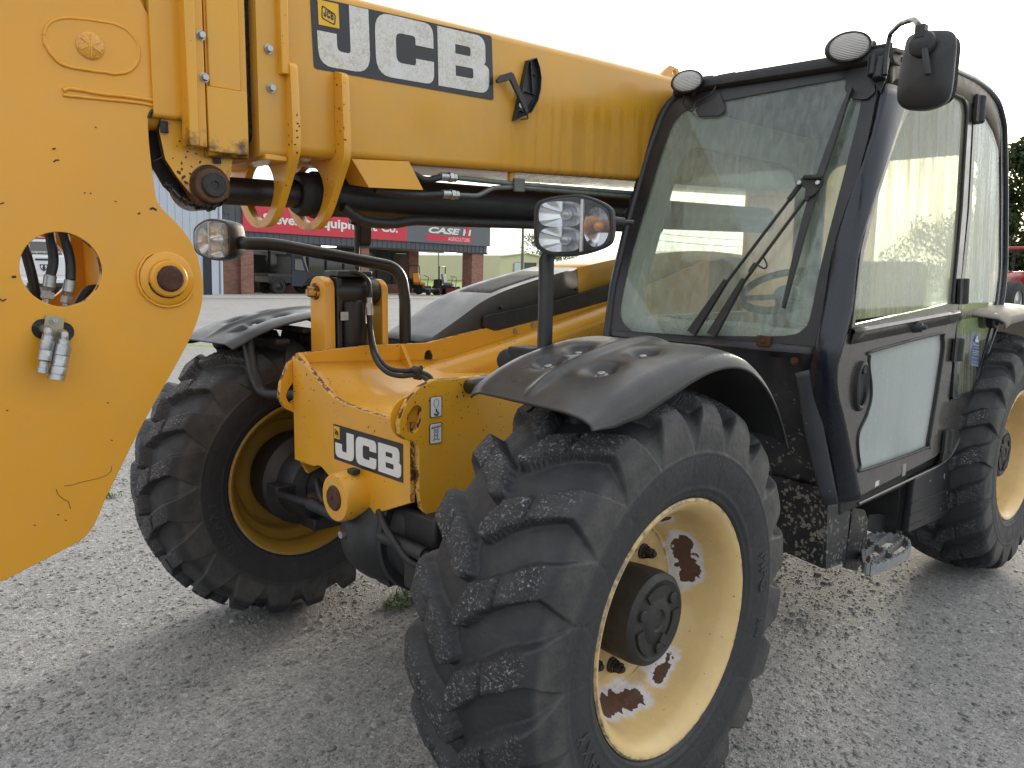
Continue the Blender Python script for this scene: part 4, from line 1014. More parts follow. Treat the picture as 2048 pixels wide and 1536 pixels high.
for s in (1, -1):
    mb = MB(); mb.lathe((s*.60, 0, WR), (s, 0, 0), [(0, .09), (.02, .14), (.06, .16), (.12, .16), (.16, .20), (.22, .20), (.30, .19), (.36, .12)], 36); mb.build('hub_carrier', M['axle'], ax, 35)
    mb = MB(); mb.cyl((s*.66, 0, WR-.17), (s*.66, 0, WR+.17), .055, n=20, ch=.01); mb.box((s*.66, -.13, WR), (.09, .16, .06)); mb.box((s*.64, 0, WR+.15), (.14, .14, .05)); mb.box((s*.64, 0, WR-.15), (.14, .14, .05)); mb.build('steering_knuckle', M['axle'], ax, 35, 0.006)
    mb = MB(); mb.tube([(s*.12, -.20, WR+.02), (s*.36, -.20, WR+.02)], .024, 16); mb.tube([(s*.36, -.20, WR+.02), (s*.62, -.20, WR)], .015, 12); mb.build('steering_ram', M['axle'], ax, 35)
    mb = MB()
    for y in (-.10, -.06): mb.cyl((s*.40, y, WR+.02), (s*.40, y, WR+.16), .014, n=10)
    mb.bx(s*.36, s*.46, -.16, 0.02, WR-.02, WR+.03); mb.build('axle_stop', M['rust'], ax, 30)

# ------------------------------------------------------------------ chassis
CH = empty('chassis', (0, 0, 0), TH)
XL, XR_ = 0.300, -0.500
F0 = -0.20
def poly_x(pts, x): return [PX(u, v, x=x) for u, v in pts]
def poly_y(pts, y): return [PX(u, v, y=y) for u, v in pts]
# side plate toward the camera: outline traced on its own plane
lp = poly_x([(866, 760), (985, 750), (1240, 727)], XL)
lo = poly_x([(1240, 980), (1035, 890), (965, 948), (935, 985), (905, 1022), (878, 1040), (858, 1038), (843, 1016), (838, 985), (838, 900), (832, 884), (812, 880), (800, 868), (798, 846), (806, 822), (818, 798), (838, 775)], XL)
o = plate('chassis_plate', smoothpts([lp[0]-V(0, .0, 0), lp[1], lp[2]], 2)+[PX(1240, 980, x=XL)]+lo[1:], 0.022, [M['chas'], M['edge']], CH, (-1, 0, 0),
          holes=[smoothpts(poly_x([(817, 830), (830, 812), (842, 816), (843, 836), (834, 860), (822, 866), (814, 854)], XL), 4, True)], bevel=0.003)
edge_mat(o, (1, 0, 0))
# reinforcing boss seen inside the tie-down hole
o = plate('inner_plate', circle((XL-.03, PX(829, 838, x=XL).y, PX(829, 838, x=XL).z), (0, 1, 0), (0, 0, 1), .07, 20), 0.006, M['chas'], CH, (-1, 0, 0))
# far side plate / rail
rp = poly_x([(640, 700), (730, 690), (850, 685), (972, 654), (990, 660), (1077, 638), (1211, 601), (1240, 593)], XR_)
rear = [V(XR_, 2.6, 1.62), V(XR_, 2.6, .75), V(XR_, 0.35, .75), V(XR_, .02, .78)]
fr = poly_x([(612, 945), (601, 930), (598, 850), (592, 828), (565, 815), (553, 795), (556, 765), (572, 725), (592, 706)], XR_)
o = plate('chassis_plate', rp+rear+fr, 0.022, [M['chas'], M['edge']], CH, (1, 0, 0),
          holes=[smoothpts(poly_x([(573, 790), (583, 770), (597, 760), (600, 775), (592, 797), (580, 806)], XR_+.022), 4, True), circle(PX(851, 713, x=XR_), (0, 1, 0), (0, 0, 1), .022, 16, .03)], bevel=0.003)
edge_mat(o, (1, 0, 0))
# front cross panel with its dished top edge
fp = poly_y([(622, 735), (640, 762), (668, 792), (700, 806), (745, 818), (800, 832), (826, 842)], F0)
fb = [V(.285, F0, .80), V(.06, F0, .705), V(-.06, F0, .69), V(-.13, F0, .745), V(-.24, F0, .80), V(-.30, F0, .86), V(-.47, F0, .86)]
xr = -.478
fp = [V(xr, F0, 1.20), V(-.40, F0, 1.185), V(-.33, F0, 1.155), V(-.25, F0, 1.110), V(-.17, F0, 1.080), V(-.05, F0, 1.066), V(.10, F0, 1.060), V(.22, F0, 1.060), V(.278, F0, 1.062)]
fb = [V(.278, F0, .800), V(.05, F0, .705), V(-.02, F0, .690), V(-.09, F0, .705), V(-.20, F0, .775), V(-.25, F0, .800), V(-.29, F0, .815), V(-.33, F0, .800), V(xr, F0, .800)]
o = plate('cross_panel', smoothpts(fp, 4)+fillet(fb, .03, 4), 0.020, [M['chas'], M['edge']], CH, (0, 1, 0), bevel=0.003)
edge_mat(o, (0, 1, 0))
# dished trough floor running back from the panel
mb = MB(); rows = []
for j in range(13):
    y = F0+.02+j*.085
    zb = 1.05-.10*min(1, j/9)**1.3 if j < 10 else 0.95
    row = []
    for i in range(17):
        x = xr+(.278-xr)*i/16; t = i/16
        side = max(0, 1-t/.34); z = (1.058+.125*side**1.6)-.0*j
        zz = z*(1-j/12)+(1.03+.10*side**1.6)*(j/12)+.02*math.sin(j*.7)*0
        row.append((x, y, zz-0.005))
    rows.append(row)
mb.grid(rows); mb.build('trough_floor', M['chas'], CH, 40, solid=.012)
mb = MB(); mb.prism([V(-.478, .30, 1.15), V(-.478, .30, 1.22), V(-.36, .30, 1.06), V(-.40, .30, 1.06)], (0, .018, 0)); mb.build('gusset', M['chas'], CH, 30, .002)
mb = MB(); mb.prism([V(-.478, -.175, 1.16), V(-.478, -.175, 1.215), V(-.33, -.175, 1.115), V(-.36, -.175, 1.10)], (0, .016, 0)); mb.build('gusset', M['chas'], CH, 30, .002)
# rolled ledge along the far rail
mb = MB()
pr = [PX(u, v, x=XR_+.03) for u, v in ((800, 737), (870, 728), (990, 690), (1100, 652), (1240, 602))]
pr2 = smoothpts(pr, 5); rows = []
for p in pr2:
    rows.append([p+V(-.012, 0, .012), p+V(.0, 0, .012), p+V(.03, 0, .004), p+V(.075, 0, -.03), p+V(.085, 0, -.06), p+V(.07, 0, -.13), p+V(.03, 0, -.22), p+V(.03, 0, -.42)])
mb.grid(rows); mb.build('rail_fold', M['chas'], CH, 50, solid=.006)
# pivot boss
mb = MB(); bc = V(-.035, F0, .763)
mb.lathe(bc+V(0, .01, 0), (0, -1, 0), [(0, .085), (.088, .085), (.098, .079), (.100, .045), (.096, .040)], 40); mb.build('pivot_boss', M['chas'], CH, 35)
mb = MB(); mb.lathe(bc+V(0, -.084, 0), (0, -1, 0), [(0, .044), (.008, .044), (.014, .038), (.014, .008), (.006, .004), (.006, .001)], 28); mb.build('pivot_pin', M['rust'], CH, 35)
mb = MB(); mb.box(bc+V(.03, -.03, .09), (.04, .03, .018)); mb.build('grease_cap', M['blkm'], CH, 30, .004)
# rear chassis body under cab and boom
mb = MB(); mb.bx(-.47, .27, .95, 3.6, .55, .95); mb.build('chassis_box', M['blkm'], CH, 30, .01)
for x0_ in (-.47, .03): mb = MB(); mb.bx(x0_, x0_+.03, 2.95, 3.7, .75, 2.25); mb.build('boom_pivot_tower', M['yel'], CH, 30, .008)

# decals on the front panel and side plate
def jcb_letters(name, org, ex, ey, boxes, h, mat, parent, n, t=0.0012):
    """blocky J, C and B; boxes = [(x0, width)] for the three letters"""
    def g(pts, x0, w):
        P = [Vector(org)+Vector(ex)*(x0+p[0]*w)+Vector(ey)*(p[1]*h) for p in pts]
        return fillet(P, [p[2]*h if len(p) > 2 else 0 for p in pts], 5, True)
    J = [(.50, 1), (1, 1), (1, 0, .30), (0, 0, .30), (0, .54), (.33, .54), (.33, .28, .08), (.62, .28, .08)]
    J = [(.62, 1), (1, 1), (1, 0, .30), (0, 0, .30), (0, .52), (.36, .52), (.36, .26, .09), (.62, .26, .06)]
    C = [(0, 0, .30), (0, 1, .30), (1, 1, .30), (1, .60), (.68, .60), (.68, .74, .06), (.34, .74, .12), (.34, .26, .12), (.68, .26, .06), (.68, .38), (1, .38), (1, 0, .30)]
    B = [(0, 0), (0, 1), (.93, 1, .22), (.93, .55, .12), (.90, .51), (1, .46, .12), (1, 0, .26)]
    B1 = [(.33, .60), (.33, .76), (.63, .76, .05), (.63, .60, .05)]; B2 = [(.33, .22), (.33, .40), (.68, .40, .05), (.68, .22, .05)]
    for L, hs, (x0, w) in ((J, [], boxes[0]), (C, [], boxes[1]), (B, [B1, B2], boxes[2])):
        plate(name, g(L, x0, w), t, mat, parent, n, holes=[g(q, x0, w) for q in hs], bevel=0.0)
def badge(org, ex, ey, w, h, n, parent):
    """small yellow square with an outlined black three-letter mark"""
    org = Vector(org); ex = Vector(ex); ey = Vector(ey)
    q = lambda a, b: org+ex*(a*w)+ey*(b*h)
    plate('badge', [q(0, 0), q(1, 0), q(1, 1), q(0, 1)], .0016, M['dyel'], parent, n, bevel=0)
    o = Vector(n).normalized()*.0016
    sh = lambda a, b: q(.14+.66*a+.12*(1-b)*0, .16+.62*b-.14*a)+o
    out = fillet([sh(0, .18), sh(.98, .10), sh(1.08, .86), sh(.06, 1.08)], .1*w, 3, True); inn = fillet([sh(.08, .26), sh(.92, .18), sh(1.0, .80), sh(.13, .98)], .08*w, 3, True)
    plate('badge_mark', out, .0008, M['dblk'], parent, n, holes=[inn], bevel=0)
    jcb_letters('badge_mark', sh(.17, .38), (ex*w*.66*.8-ey*h*.10).normalized(), (ex*.04*w+ey*h).normalized(), [(0, .13*w), (.17*w, .14*w), (.34*w, .14*w)], .32*h, M['dblk'], parent, n, .0008)

FN = V(0, -1, 0)
x0, x1, z0, z1 = -.180, .241, .859, .987
dp = [V(x0, F0-.001, z0), V(x1, F0-.001, z0), V(x1, F0-.001, z1), V(x0, F0-.001, z1)]
plate('decal', dp, .0012, M['dblk'], CH, FN, bevel=0)
jcb_letters('decal_letter', V(x0+.012, F0-.0022, z0+.012), V(1, 0, 0), V(0, 0, 1), [(.0, .122), (.135, .125), (.272, .130)], .098, M['white'], CH, FN)
badge(V(x0+.006, F0-.0022, z1-.050), V(1, 0, 0), V(0, 0, 1), .036, .044, FN, CH)
def side_decal(u0, v0, u1, v1, kind):
    a = PX(u0, v1, x=XL); b = PX(u1, v0, x=XL); y0, y1, z0, z1 = a.y, b.y, a.z, b.z
    xx = XL+.0015
    f = lambda p, q: V(xx, y0+(y1-y0)*p, z0+(z1-z0)*q)
    plate('decal', fillet([f(0, 0), f(1, 0), f(1, 1), f(0, 1)], .006, 4, True), .0012, M['dblk'], CH, (1, 0, 0), bevel=0)
    plate('decal', fillet([f(.06, .03), f(.94, .03), f(.94, .97), f(.06, .97)], .005, 4, True), .0006, M['white'], CH, (1, 0, 0), bevel=0).location.x = .0012
    L = lambda pts: [f(*p)+V(.0024, 0, 0) for p in pts]
    mb = MB()
    if kind == 0:   # hook pictogram
        mb.tube(smoothpts(L([(.5, .40), (.52, .30), (.62, .24), (.66, .16), (.55, .10), (.40, .13), (.36, .20)]), 4), .0026, 6)
        mb.tube(smoothpts(L([(.5, .44), (.30, .62), (.34, .80), (.5, .86), (.66, .80), (.70, .62)]), 4, True), .0006, 5)
    else:           # tie-down pictogram
        mb.tube(L([(.12, .76), (.90, .82)]), .0010, 5)
        for k in range(6): mb.tube(L([(.16+.13*k, .77+.01*k), (.26+.13*k, .86+.01*k)]), .0008, 5)
        mb.tube(smoothpts(L([(.36, .76), (.36, .5), (.5, .38), (.64, .5), (.66, .78)]), 4), .0008, 5)
        mb.tube(smoothpts(L([(.42, .6), (.5, .68), (.58, .6), (.5, .52)]), 4, True), .0008, 5)
        mb.tube(smoothpts(L([(.42, .48), (.36, .36), (.40, .24), (.24, .16)]), 4), .0010, 5); mb.tube(smoothpts(L([(.58, .48), (.64, .36), (.58, .24), (.78, .16)]), 4), .0010, 5)
        mb.tube(L([(.26, .20), (.74, .21)]), .0008, 5)
    mb.build('decal_pictogram', M['dblk'], CH, 30)
side_decal(859, 791, 883, 836, 0); side_decal(858, 844, 883, 889, 1)

# ------------------------------------------------------------------ sway ram with its yellow uprights
SR = empty('sway_ram', (-.55, 0, 1.0), TH); SR.location = (0, 0, 0)
XP = -.55
def upright(y0, y1, ztop, x, th):
    r_ = (y1-y0)/2; cy = (y0+y1)/2
    pts = [V(x, y0, .80), V(x, y1, .80)]+[V(x, cy+r_*math.cos(a), ztop-r_+r_*math.sin(a)) for a in np.linspace(0, math.pi, 13)]
    return plate('upright', pts, th, [M['yel'], M['yel']], SR, (-1, 0, 0), bevel=.004)
upy0, upy1 = PX(622, 620, x=XP).y, PX(660, 620, x=XP).y
# uprights stand across the machine: a front plate and a rear plate with the ram between them
def upright_y(y, th, x0, x1, ztop):
    r_ = (x1-x0)/2; cx = (x0+x1)/2
    pts = [V(x0, y, .80), V(x1, y, .80)]+[V(cx+r_*math.cos(a), y, ztop-r_*.8+r_*.8*math.sin(a)) for a in np.linspace(0, math.pi, 13)]
    return plate('upright', pts, th, M['yel'], SR, (0, 1, 0), bevel=.004)
UY = -.03
a = PX(620, 600, y=UY); b = PX(649, 600, y=UY)
upright_y(UY, .045, a.x, b.x+.004, PX(640, 553, y=UY).z)
pc = PX(631, 583, y=UY)
mb = MB(); mb.lathe(pc, (0, -1, 0), [(0, .034), (.008, .033), (.010, .024), (.03, .022), (.034, .018), (.034, .001)], 24); mb.build('ram_pin', M['edge'], SR, 35)
YB = .235
upright_y(YB, .03, a.x+.005, b.x+.01, PX(640, 553, y=UY).z-.01)
cx = (a.x+b.x)/2+.005
mb = MB(); mb.lathe((cx, .115, .80), (0, 0, 1), [(0, .062), (.40, .062), (.42, .066), (.60, .066), (.62, .05), (.66, .045), (.68, .001)], 32); mb.build('ram_barrel', M['blk'], SR, 35)
mb = MB(); mb.lathe((cx, .02, PX(690, 583, y=.11).z+.0), (0, 1, 0), [(0, .001), (0, .05), (.02, .062), (.20, .062), (.22, .05), (.22, .001)], 28)
mb.bx(cx-.05, cx+.055, .025, .05, .9, 1.50); mb.bx(cx-.055, cx+.06, .03, .19, 1.50, 1.525)
mb.build('ram_head', M['blk'], SR, 35, .006)
mb = MB(); q0 = PX(694, 555, y=.05); pts = [V(cx+.03, .06, 1.52), V(cx+.07, .11, 1.52)]+[PX(u, v, x=cx+.085) for u, v in ((728, 552), (738, 562), (741, 590), (738, 600))]
mb.tube(fillet(pts, .03, 4), .0085, 10); mb.tube(fillet([V(cx+.0, .02, 1.50), V(cx+.03, .012, 1.47), V(cx+.02, .012, 1.40), V(cx+.02, .02, 1.2)], .02), .008, 10); mb.build('ram_pipe', M['blk'], SR, 40)
lab = PX(693, 632, x=cx+.066)
mb = MB(); mb.box(lab+V(0, -.01, 0), (.003, .036, .034)); mb.build('ram_label', M['steel'], SR, 30)
# hoses from the ram down into the trough
hp = [PX(u, v, x=cx+.085) for u, v in ((738, 600), (739, 625))]
mb = MB(); mb.cyl(hp[0]+V(0, 0, .01), hp[1], .012, n=12); mb.cyl(hp[0]+V(0, .0, -.012), hp[0]+V(0, .0, -.03), .017, n=6); mb.cyl(hp[1]+V(0, 0, .02), hp[1]+V(0, 0, -.01), .015, n=12); mb.build('hose_fitting', M['steel'], SR, 30)
def dhose(pix, name='hose', r=.0095, par=None, mat='rubber', sub=6):
    mb = MB(); mb.tube(smoothpts([PX(u, v, x=x) for u, v, x in pix], sub), r, 10); return mb.build(name, M[mat], par or SR, 50)
dhose([(739, 622, cx+.085), (742, 660, cx+.09), (752, 705, -.38), (775, 735, -.30), (805, 742, -.24), (832, 742, -.20), (858, 752, -.16), (868, 768, -.12)])
dhose([(736, 615, cx+.075), (740, 665, cx+.08), (748, 712, -.37), (770, 742, -.28), (800, 752, -.23), (832, 750, -.19), (852, 758, -.15), (862, 775, -.12)])
c0 = PX(834, 746, x=-.195)
mb = MB(); mb.box(c0, (.05, .03, .05), Matrix.Rotation(.5, 3, 'X')); mb.box(c0+V(.01, .012, .02), (.02, .012, .02)); mb.build('hose_clamp', M['blkm'], SR, 30, .006)

# ------------------------------------------------------------------ mudguards
def mudguard(side):
    """side=+1 toward the cab door"""
    prof = [(-.375, 1.228), (-.325, 1.250), (-.24, 1.284), (-.12, 1.318), (.02, 1.343), (.15, 1.346), (.26, 1.318), (.36, 1.250), (.44, 1.160), (.50, 1.060)]
    pr = smoothpts([V(0, y, z) for y, z in prof], 10); n = len(pr)
    x_in, x_out = 0.700, 1.150
    rows = []
    for k, p in enumerate(pr):
        t = k/(n-1); tn = (pr[min(k+1, n-1)]-pr[max(k-1, 0)]).normalized(); nrm = V(0, -tn.z, tn.y)
        row = []
        xi = x_in+.02*max(0, 1-t/.12)
        skirt = float(np.interp(p.y, [-.385, -.30, -.21, -.10, .05, .2, .35, .5], [.012, .050, .072, .066, .046, .034, .024, .016]))
        m = 58
        for i in range(m+1):
            s = i/m; x = xi+(x_out-xi)*s
            h = 0.0
            h -= .010*max(0, (s-.80)/.2)**2+.020*max(0, (.14-s)/.14)**2
            h += .013*math.exp(-((s-.52)/.035)**2)*min(1, max(0, (t-.05)/.15))*min(1, max(0, (.75-t)/.2))    # centre ridge
            for (sy, sx) in ((-.17, .33), (-.055, .33), (-.17, .73), (-.02, .75)):
                d = math.hypot((p.y-sy)/.036, (x-(x_in+(x_out-x_in)*sx))/.036)
                h -= .034*(1/(1+d**5))
            q = p+nrm*h; lead = .045*(1-s)*max(0, 1-t/.3); row.append(V(side*x, q.y+lead, q.z))
        for j in range(1, 7):
            f = j/6; q = p+V(0, 0, -.010-skirt*f); row.append(V(side*(x_out+.020*min(1, f*2.6)**.5+.008*f), q.y, q.z))
        rows.append(row)
    mg = empty('mudguard', (0, 0, 0), TH)
    mb = MB(); mb.grid(rows, flip=side > 0); mb.build('guard_sheet', M['fend'], mg, 55, solid=.006)
    for (sy, sx) in ((-.17, .33), (-.055, .33), (-.17, .73), (-.02, .75)):
        z = np.interp(sy, [p.y for p in pr], [p.z for p in pr])-.017
        nr = V(0, -.28 if sy < -.1 else -.15, 1).normalized()
        c = V(side*(x_in+(x_out-x_in)*sx), sy, z)
        mb = MB(); mb.cyl(c-nr*.004, c+nr*.003, .017, n=18); mb.cyl(c, c+nr*.011, .0105, n=6, ch=.0015); mb.build('bolt', M['steel'], mg, 30)
    # bracket carrying the guard from below
    mb = MB(); mb.bx(side*.70, side*1.06, -.15, -.09, 1.225, 1.245); mb.bx(side*.70, side*1.06, -.03, .02, 1.265, 1.285); mb.build('guard_bracket', M['blkm'], mg, 30, .004)
    return mg
mgl = mudguard(1); mgr = mudguard(-1)
tag(mgl, 'dusty mudguard over the nearest wheel'); tag(mgr, 'mudguard over the far front wheel')
mb = MB(); mb.tube(fillet([V(-.93, -.30, 1.215), PX(492, 655, x=-.80), PX(506, 745, x=-.745), PX(520, 788, x=-.70), PX(600, 790, x=-.56)], [0, .04, .03, .06, 0], 6), .024, 14); mb.build('guard_tube', M['blk'], mgr, 40)
mb = MB(); mb.tube(fillet([V(.85, -.12, 1.25), V(.62, -.06, 1.22), V(.40, 0, 1.18), V(.31, .02, 1.16)], .08, 5), .026, 14); mb.build('guard_tube', M['blk'], mgl, 40)
mb = MB(); q = PX(1006, 722, x=.55); mb.lathe(q+V(0, .02, 0), (.2, -1, 0), [(-.08, .036), (0, .036), (.02, .030), (.024, .001)], 24); mb.box(q+V(.06, .05, .02), (.10, .09, .05)); mb.build('guard_mount', M['blkm'], mgl, 35, .008)

# ------------------------------------------------------------------ head lamps
M['lens2'] = glass_mat('whitened_lamp_lens', (0.97, 0.97, 0.95), 0.50, (0.90, 0.89, 0.86), 0.2)  # lens whitened so its colour carries the bright reflected light
def headlamp(c, rot, lens, flip=1, sc=(1, 1, 1)):
    hl = empty('headlamp', c, TH); hl.rotation_euler = (0, 0, rot); hl.scale = sc     # faces -y in its own frame
    out = [(-.135, .075), (-.10, .112), (0, .128), (.07, .112), (.125, .078), (.14, .04), (.14, -.045), (.115, -.085), (.03, -.118), (-.05, -.125), (-.11, -.105), (-.135, -.06)]
    out = [(x*flip, z) for x, z in out]
    ring = lambda s, y, dx=0: [V(p.x*s+dx, y, p.z*s) for p in smoothpts([V(x, 0, z) for x, z in out], 5, True)]
    mb = MB(); R_ = [ring(.88, -.004), ring(.93, -.012), ring(.985, -.010), ring(1, .004), ring(1.0, .03), ring(.93, .075), ring(.70, .105), ring(.35, .115)]
    rows = [r_+[r_[0]] for r_ in R_]; mb.grid(rows, flip=flip < 0); mb.add(R_[-1], [tuple(range(len(R_[-1])))])
    mb.build('lamp_housing', M['plas'], hl, 45)
    # reflector bowls
    mb = MB()
    for (cx_, cz, sx, sz, rim) in ((-.045, .048, .076, .052, 0), (-.045, -.055, .074, .05, 0)):
        P = []
        for a in np.linspace(0, 1, 8):
            P.append([V(cx_*flip+sx*a*math.copysign(abs(math.cos(t))**.6, math.cos(t)), .045-.046*a*a, cz+sz*a*math.copysign(abs(math.sin(t))**.6, math.sin(t))) for t in np.linspace(0, 2*math.pi, 41)])
        mb.grid(P)
    mb.build('reflector', M['chrome'], hl, 60)
    mb = MB()
    for cz in (.048, -.055): mb.lathe((-.03*flip, .042, cz), (0, -1, 0), [(0, .022), (.02, .021), (.024, .014), (.03, .012), (.034, .001)], 20)
    mb.build('bulb_shield', M['steel'], hl, 40)
    P = []
    mb = MB()
    for a in np.linspace(0, 1, 6): P.append([V(.080*flip+.044*a*math.cos(t), .035-.034*a*a, -.005+.080*a*math.sin(t)) for t in np.linspace(0, 2*math.pi, 33)])
    mb.grid(P); mb.build('reflector', M['chrome'], hl, 60)
    mb = MB(); mb.lathe((.085*flip, .03, -.0), (0, -1, 0), [(0, .018), (.012, .018), (.024, .012), (.028, .001)], 18); mb.build('indicator_bulb', M['amber'], hl, 50)
    mb = MB(); r1 = ring(.90, -.012); c_ = [V(p.x*.5, -.022, p.z*.5) for p in r1]; mb.grid([r1+[r1[0]], [V(p.x*.93, -.019, p.z*.93) for p in r1+[r1[0]]], c_+[c_[0]]], flip=flip < 0); mb.add(c_, [tuple(range(len(c_)))]); mb.build('lens', lens, hl, 60)
    mb = MB(); mb.bx(.030*flip-.005, .030*flip+.005, -.006, .02, -.105, .108); mb.build('lens_divider', M['wwhite'], hl, 30, .002)
    mb = MB(); mb.cyl((.10*flip, .06, .02), (.16*flip, .09, .02), .028, .02, n=16); mb.cyl((.15*flip, .085, .02), (.19*flip, .10, .02), .012, n=10); mb.build('cable_boot', M['plas'], hl, 35)
    for z in (.062, -.062): mb = MB(); mb.cyl((.128*flip, .0, z*.9), (.128*flip, -.006, z*.9), .006, n=8); mb.build('screw', M['blkm'], hl, 30)
    return hl
hl1 = headlamp(PX(1146, 452, y=-.02), R(30), M['lens'], 1, (.80, .80, .66)); hl2 = headlamp(V(-.92, -.30, 1.640), R(16), M['lens2'], -1, (.80, .9, .66))
mb = MB(); b0 = PX(1093, 690, y=-.0); t0 = PX(1093, 520, y=-.0); mb.tube([V(t0.x, 0, 1.10), V(t0.x, 0, t0.z), V(t0.x+.01, .03, t0.z+.06)], .022, 16); mb.build('lamp_post', M['blk'], hl1, 40).matrix_parent_inverse = Matrix.LocRotScale(hl1.location, hl1.rotation_euler, hl1.scale).inverted()
mb = MB(); mb.tube(fillet([V(-.86, -.22, 1.635), PX(490, 487, x=-.80), PX(545, 488, x=-.76), PX(800, 536, x=-.58), PX(810, 600, x=-.58), V(-.58, PX(810, 680, x=-.58).y, 1.0)], [0, .05, .08, .10, 0, 0], 7), .026, 16)
mb.build('lamp_post', M['blk'], hl2, 40).matrix_parent_inverse = Matrix.LocRotScale(hl2.location, hl2.rotation_euler, hl2.scale).inverted()
tag(hl1, 'head lamp on a straight post before the windscreen'); tag(hl2, 'head lamp on a cranked black tube beside the boom head')
# far side rear-view mirror on a post
mr = empty('mirror', (0, 0, 0), TH)
mc = PX(712, 462, x=-.98)
mb = MB(); out = fillet([mc+V(-.02, 0, .10), mc+V(.05, .0, .11), mc+V(.035, .0, -.07), mc+V(-.012, 0, -.075)], .03, 5, True); mb.prism(out, (.02, .045, 0)); mb.build('mirror_shell', M['plas'], mr, 40, .01)
mb = MB(); mb.tube(fillet([PX(700, 442, x=-.95), PX(714, 446, x=-.95), PX(714, 600, x=-.95), V(-.95, PX(716, 600, x=-.95).y, 1.15)], [0, .02, 0, 0], 5), .013, 12); mb.build('mirror_post', M['blk'], mr, 40)
tag(mr, 'far side mirror seen beneath the boom')

# ------------------------------------------------------------------ bonnet beyond the boom
M['bong'] = simple('grey_bonnet_plastic', (0.085, 0.085, 0.086), .34, 0, .25, 4, .15, bscale=300)
BN = empty('bonnet', (0, 0, 0), TH)
xs_ = np.linspace(-.52, -1.08, 13); rows = []
line = smoothpts([V(0, .46, 1.21), V(0, .66, 1.315), V(0, .83, 1.40), V(0, 1.10, 1.475), V(0, 1.56, 1.567), V(0, 2.05, 1.63), V(0, 2.7, 1.66), V(0, 3.4, 1.60), V(0, 3.75, 1.40), V(0, 3.8, .9)], 4)
for p in line:
    row = [V(-.505, p.y, min(p.z-.02, 1.19+max(0, (p.y-.46))*.19))]
    for i, x in enumerate(xs_):
        s = i/12; e = max(0, (s-.55)/.45)
        row.append(V(x, p.y+(.10*e*e if p.y < .7 else 0), p.z-.26*e**2.2))
    row.append(V(-1.12, p.y+(.1 if p.y < .7 else 0), max(.78, p.z-.62)))
    rows.append(row)
i1 = next(i for i, p in enumerate(line) if p.y > 1.38); i2 = next(i for i, p in enumerate(line) if p.y > 1.48)
mb = MB(); mb.grid(rows[:i1+1]); mb.build('bonnet_nose', M['bong'], BN, 45, solid=.008)
mb = MB(); mb.grid(rows[i1:]); mb.build('bonnet_cover', yellow('bonnet_paint', 0.0, col=(0.80, 0.45, 0.07)), BN, 45, solid=.008)
mb = MB(); g_ = [[V(p.x, p.y, p.z+.006) for p in r_[2:8]] for r_ in rows[next(i for i, p in enumerate(line) if p.y > .84):i1]]; mb.grid(g_)
def mesh_mat():
    g = G('bonnet_grille_mesh'); w = g.voro(160)
    return g.out(g.bsdf(Base_Color=g.mix(w, (0.03, 0.03, 0.03), (0.15, 0.145, 0.14)), Roughness=0.8, Normal=g.bump(w, 0.6, 0.004)))
mb.build('grille', mesh_mat(), BN, 50, solid=.004)
bl = [PX(u, v, x=-.474) for u, v in ((970, 634), (968, 654), (990, 662), (1077, 640), (1211, 603), (1245, 594))]; bt = [PX(u, v, x=-.474) for u, v in ((1245, 562), (1110, 602), (975, 631))]
plate('rubber_seal', bl+bt, .02, M['blkm'], BN, (-1, 0, 0), bevel=.003)
for u, v in ((1000, 617), (1078, 598), (1150, 580)): mb = MB(); q = PX(u, v, x=-.50); mb.cyl(q, q+V(.012, 0, .01), .008, n=10); mb.build('screw', M['blkm'], BN, 30)
for u, v in ((1029, 662), (1065, 651)): mb = MB(); q = PX(u, v, x=-.478); mb.cyl(q, q+V(.008, 0, 0), .013, n=6); mb.build('bolt', M['steel'], BN, 30)
# ------------------------------------------------------------------ boom
BM = empty('boom', (0, 0, 0), TH)
XB = -.36
zb = lambda y: 1.893+.0388*y
zt = lambda y: 2.3916+.0256*y
def section(y, x0, x1, z0, z1, r=.028, n=5):
    P = []
    for cx_, cz, a0 in ((x1-r, z1-r, 0), (x0+r, z1-r, 90), (x0+r, z0+r, 180), (x1-r, z0+r, 270)):
        for k in range(n+1):
            a = R(a0+90*k/n); P.append(V(cx_+r*math.cos(a), y, cz+r*math.sin(a)))
    return P+[P[0]]
def box_tube(name, ys, dx, dz0, dz1, mat, par=None, r=.028, cap=True):
    mb = MB(); S = [section(y, XB-dx, dx, zb(y)-dz0, zt(y)+dz1, r) for y in ys]
    mb.grid(S, flip=True)
    if cap: mb.add(S[0][:-1], [tuple(range(len(S[0])-1))]); mb.add(S[-1][:-1], [tuple(range(len(S[0])-2, -1, -1))])
    return mb.build(name, mat, par or BM, 35)
box_tube('boom_tube', np.linspace(-.53, 3.6, 24), 0, 0, 0, M['boom'])
box_tube('boom_extension', np.linspace(-1.0, -.5, 6), -.045, -.05, -.05, M['yel'])
o = box_tube('grease_band', (-.575, -.535), -.030, -.03, -.02, M['grease'])
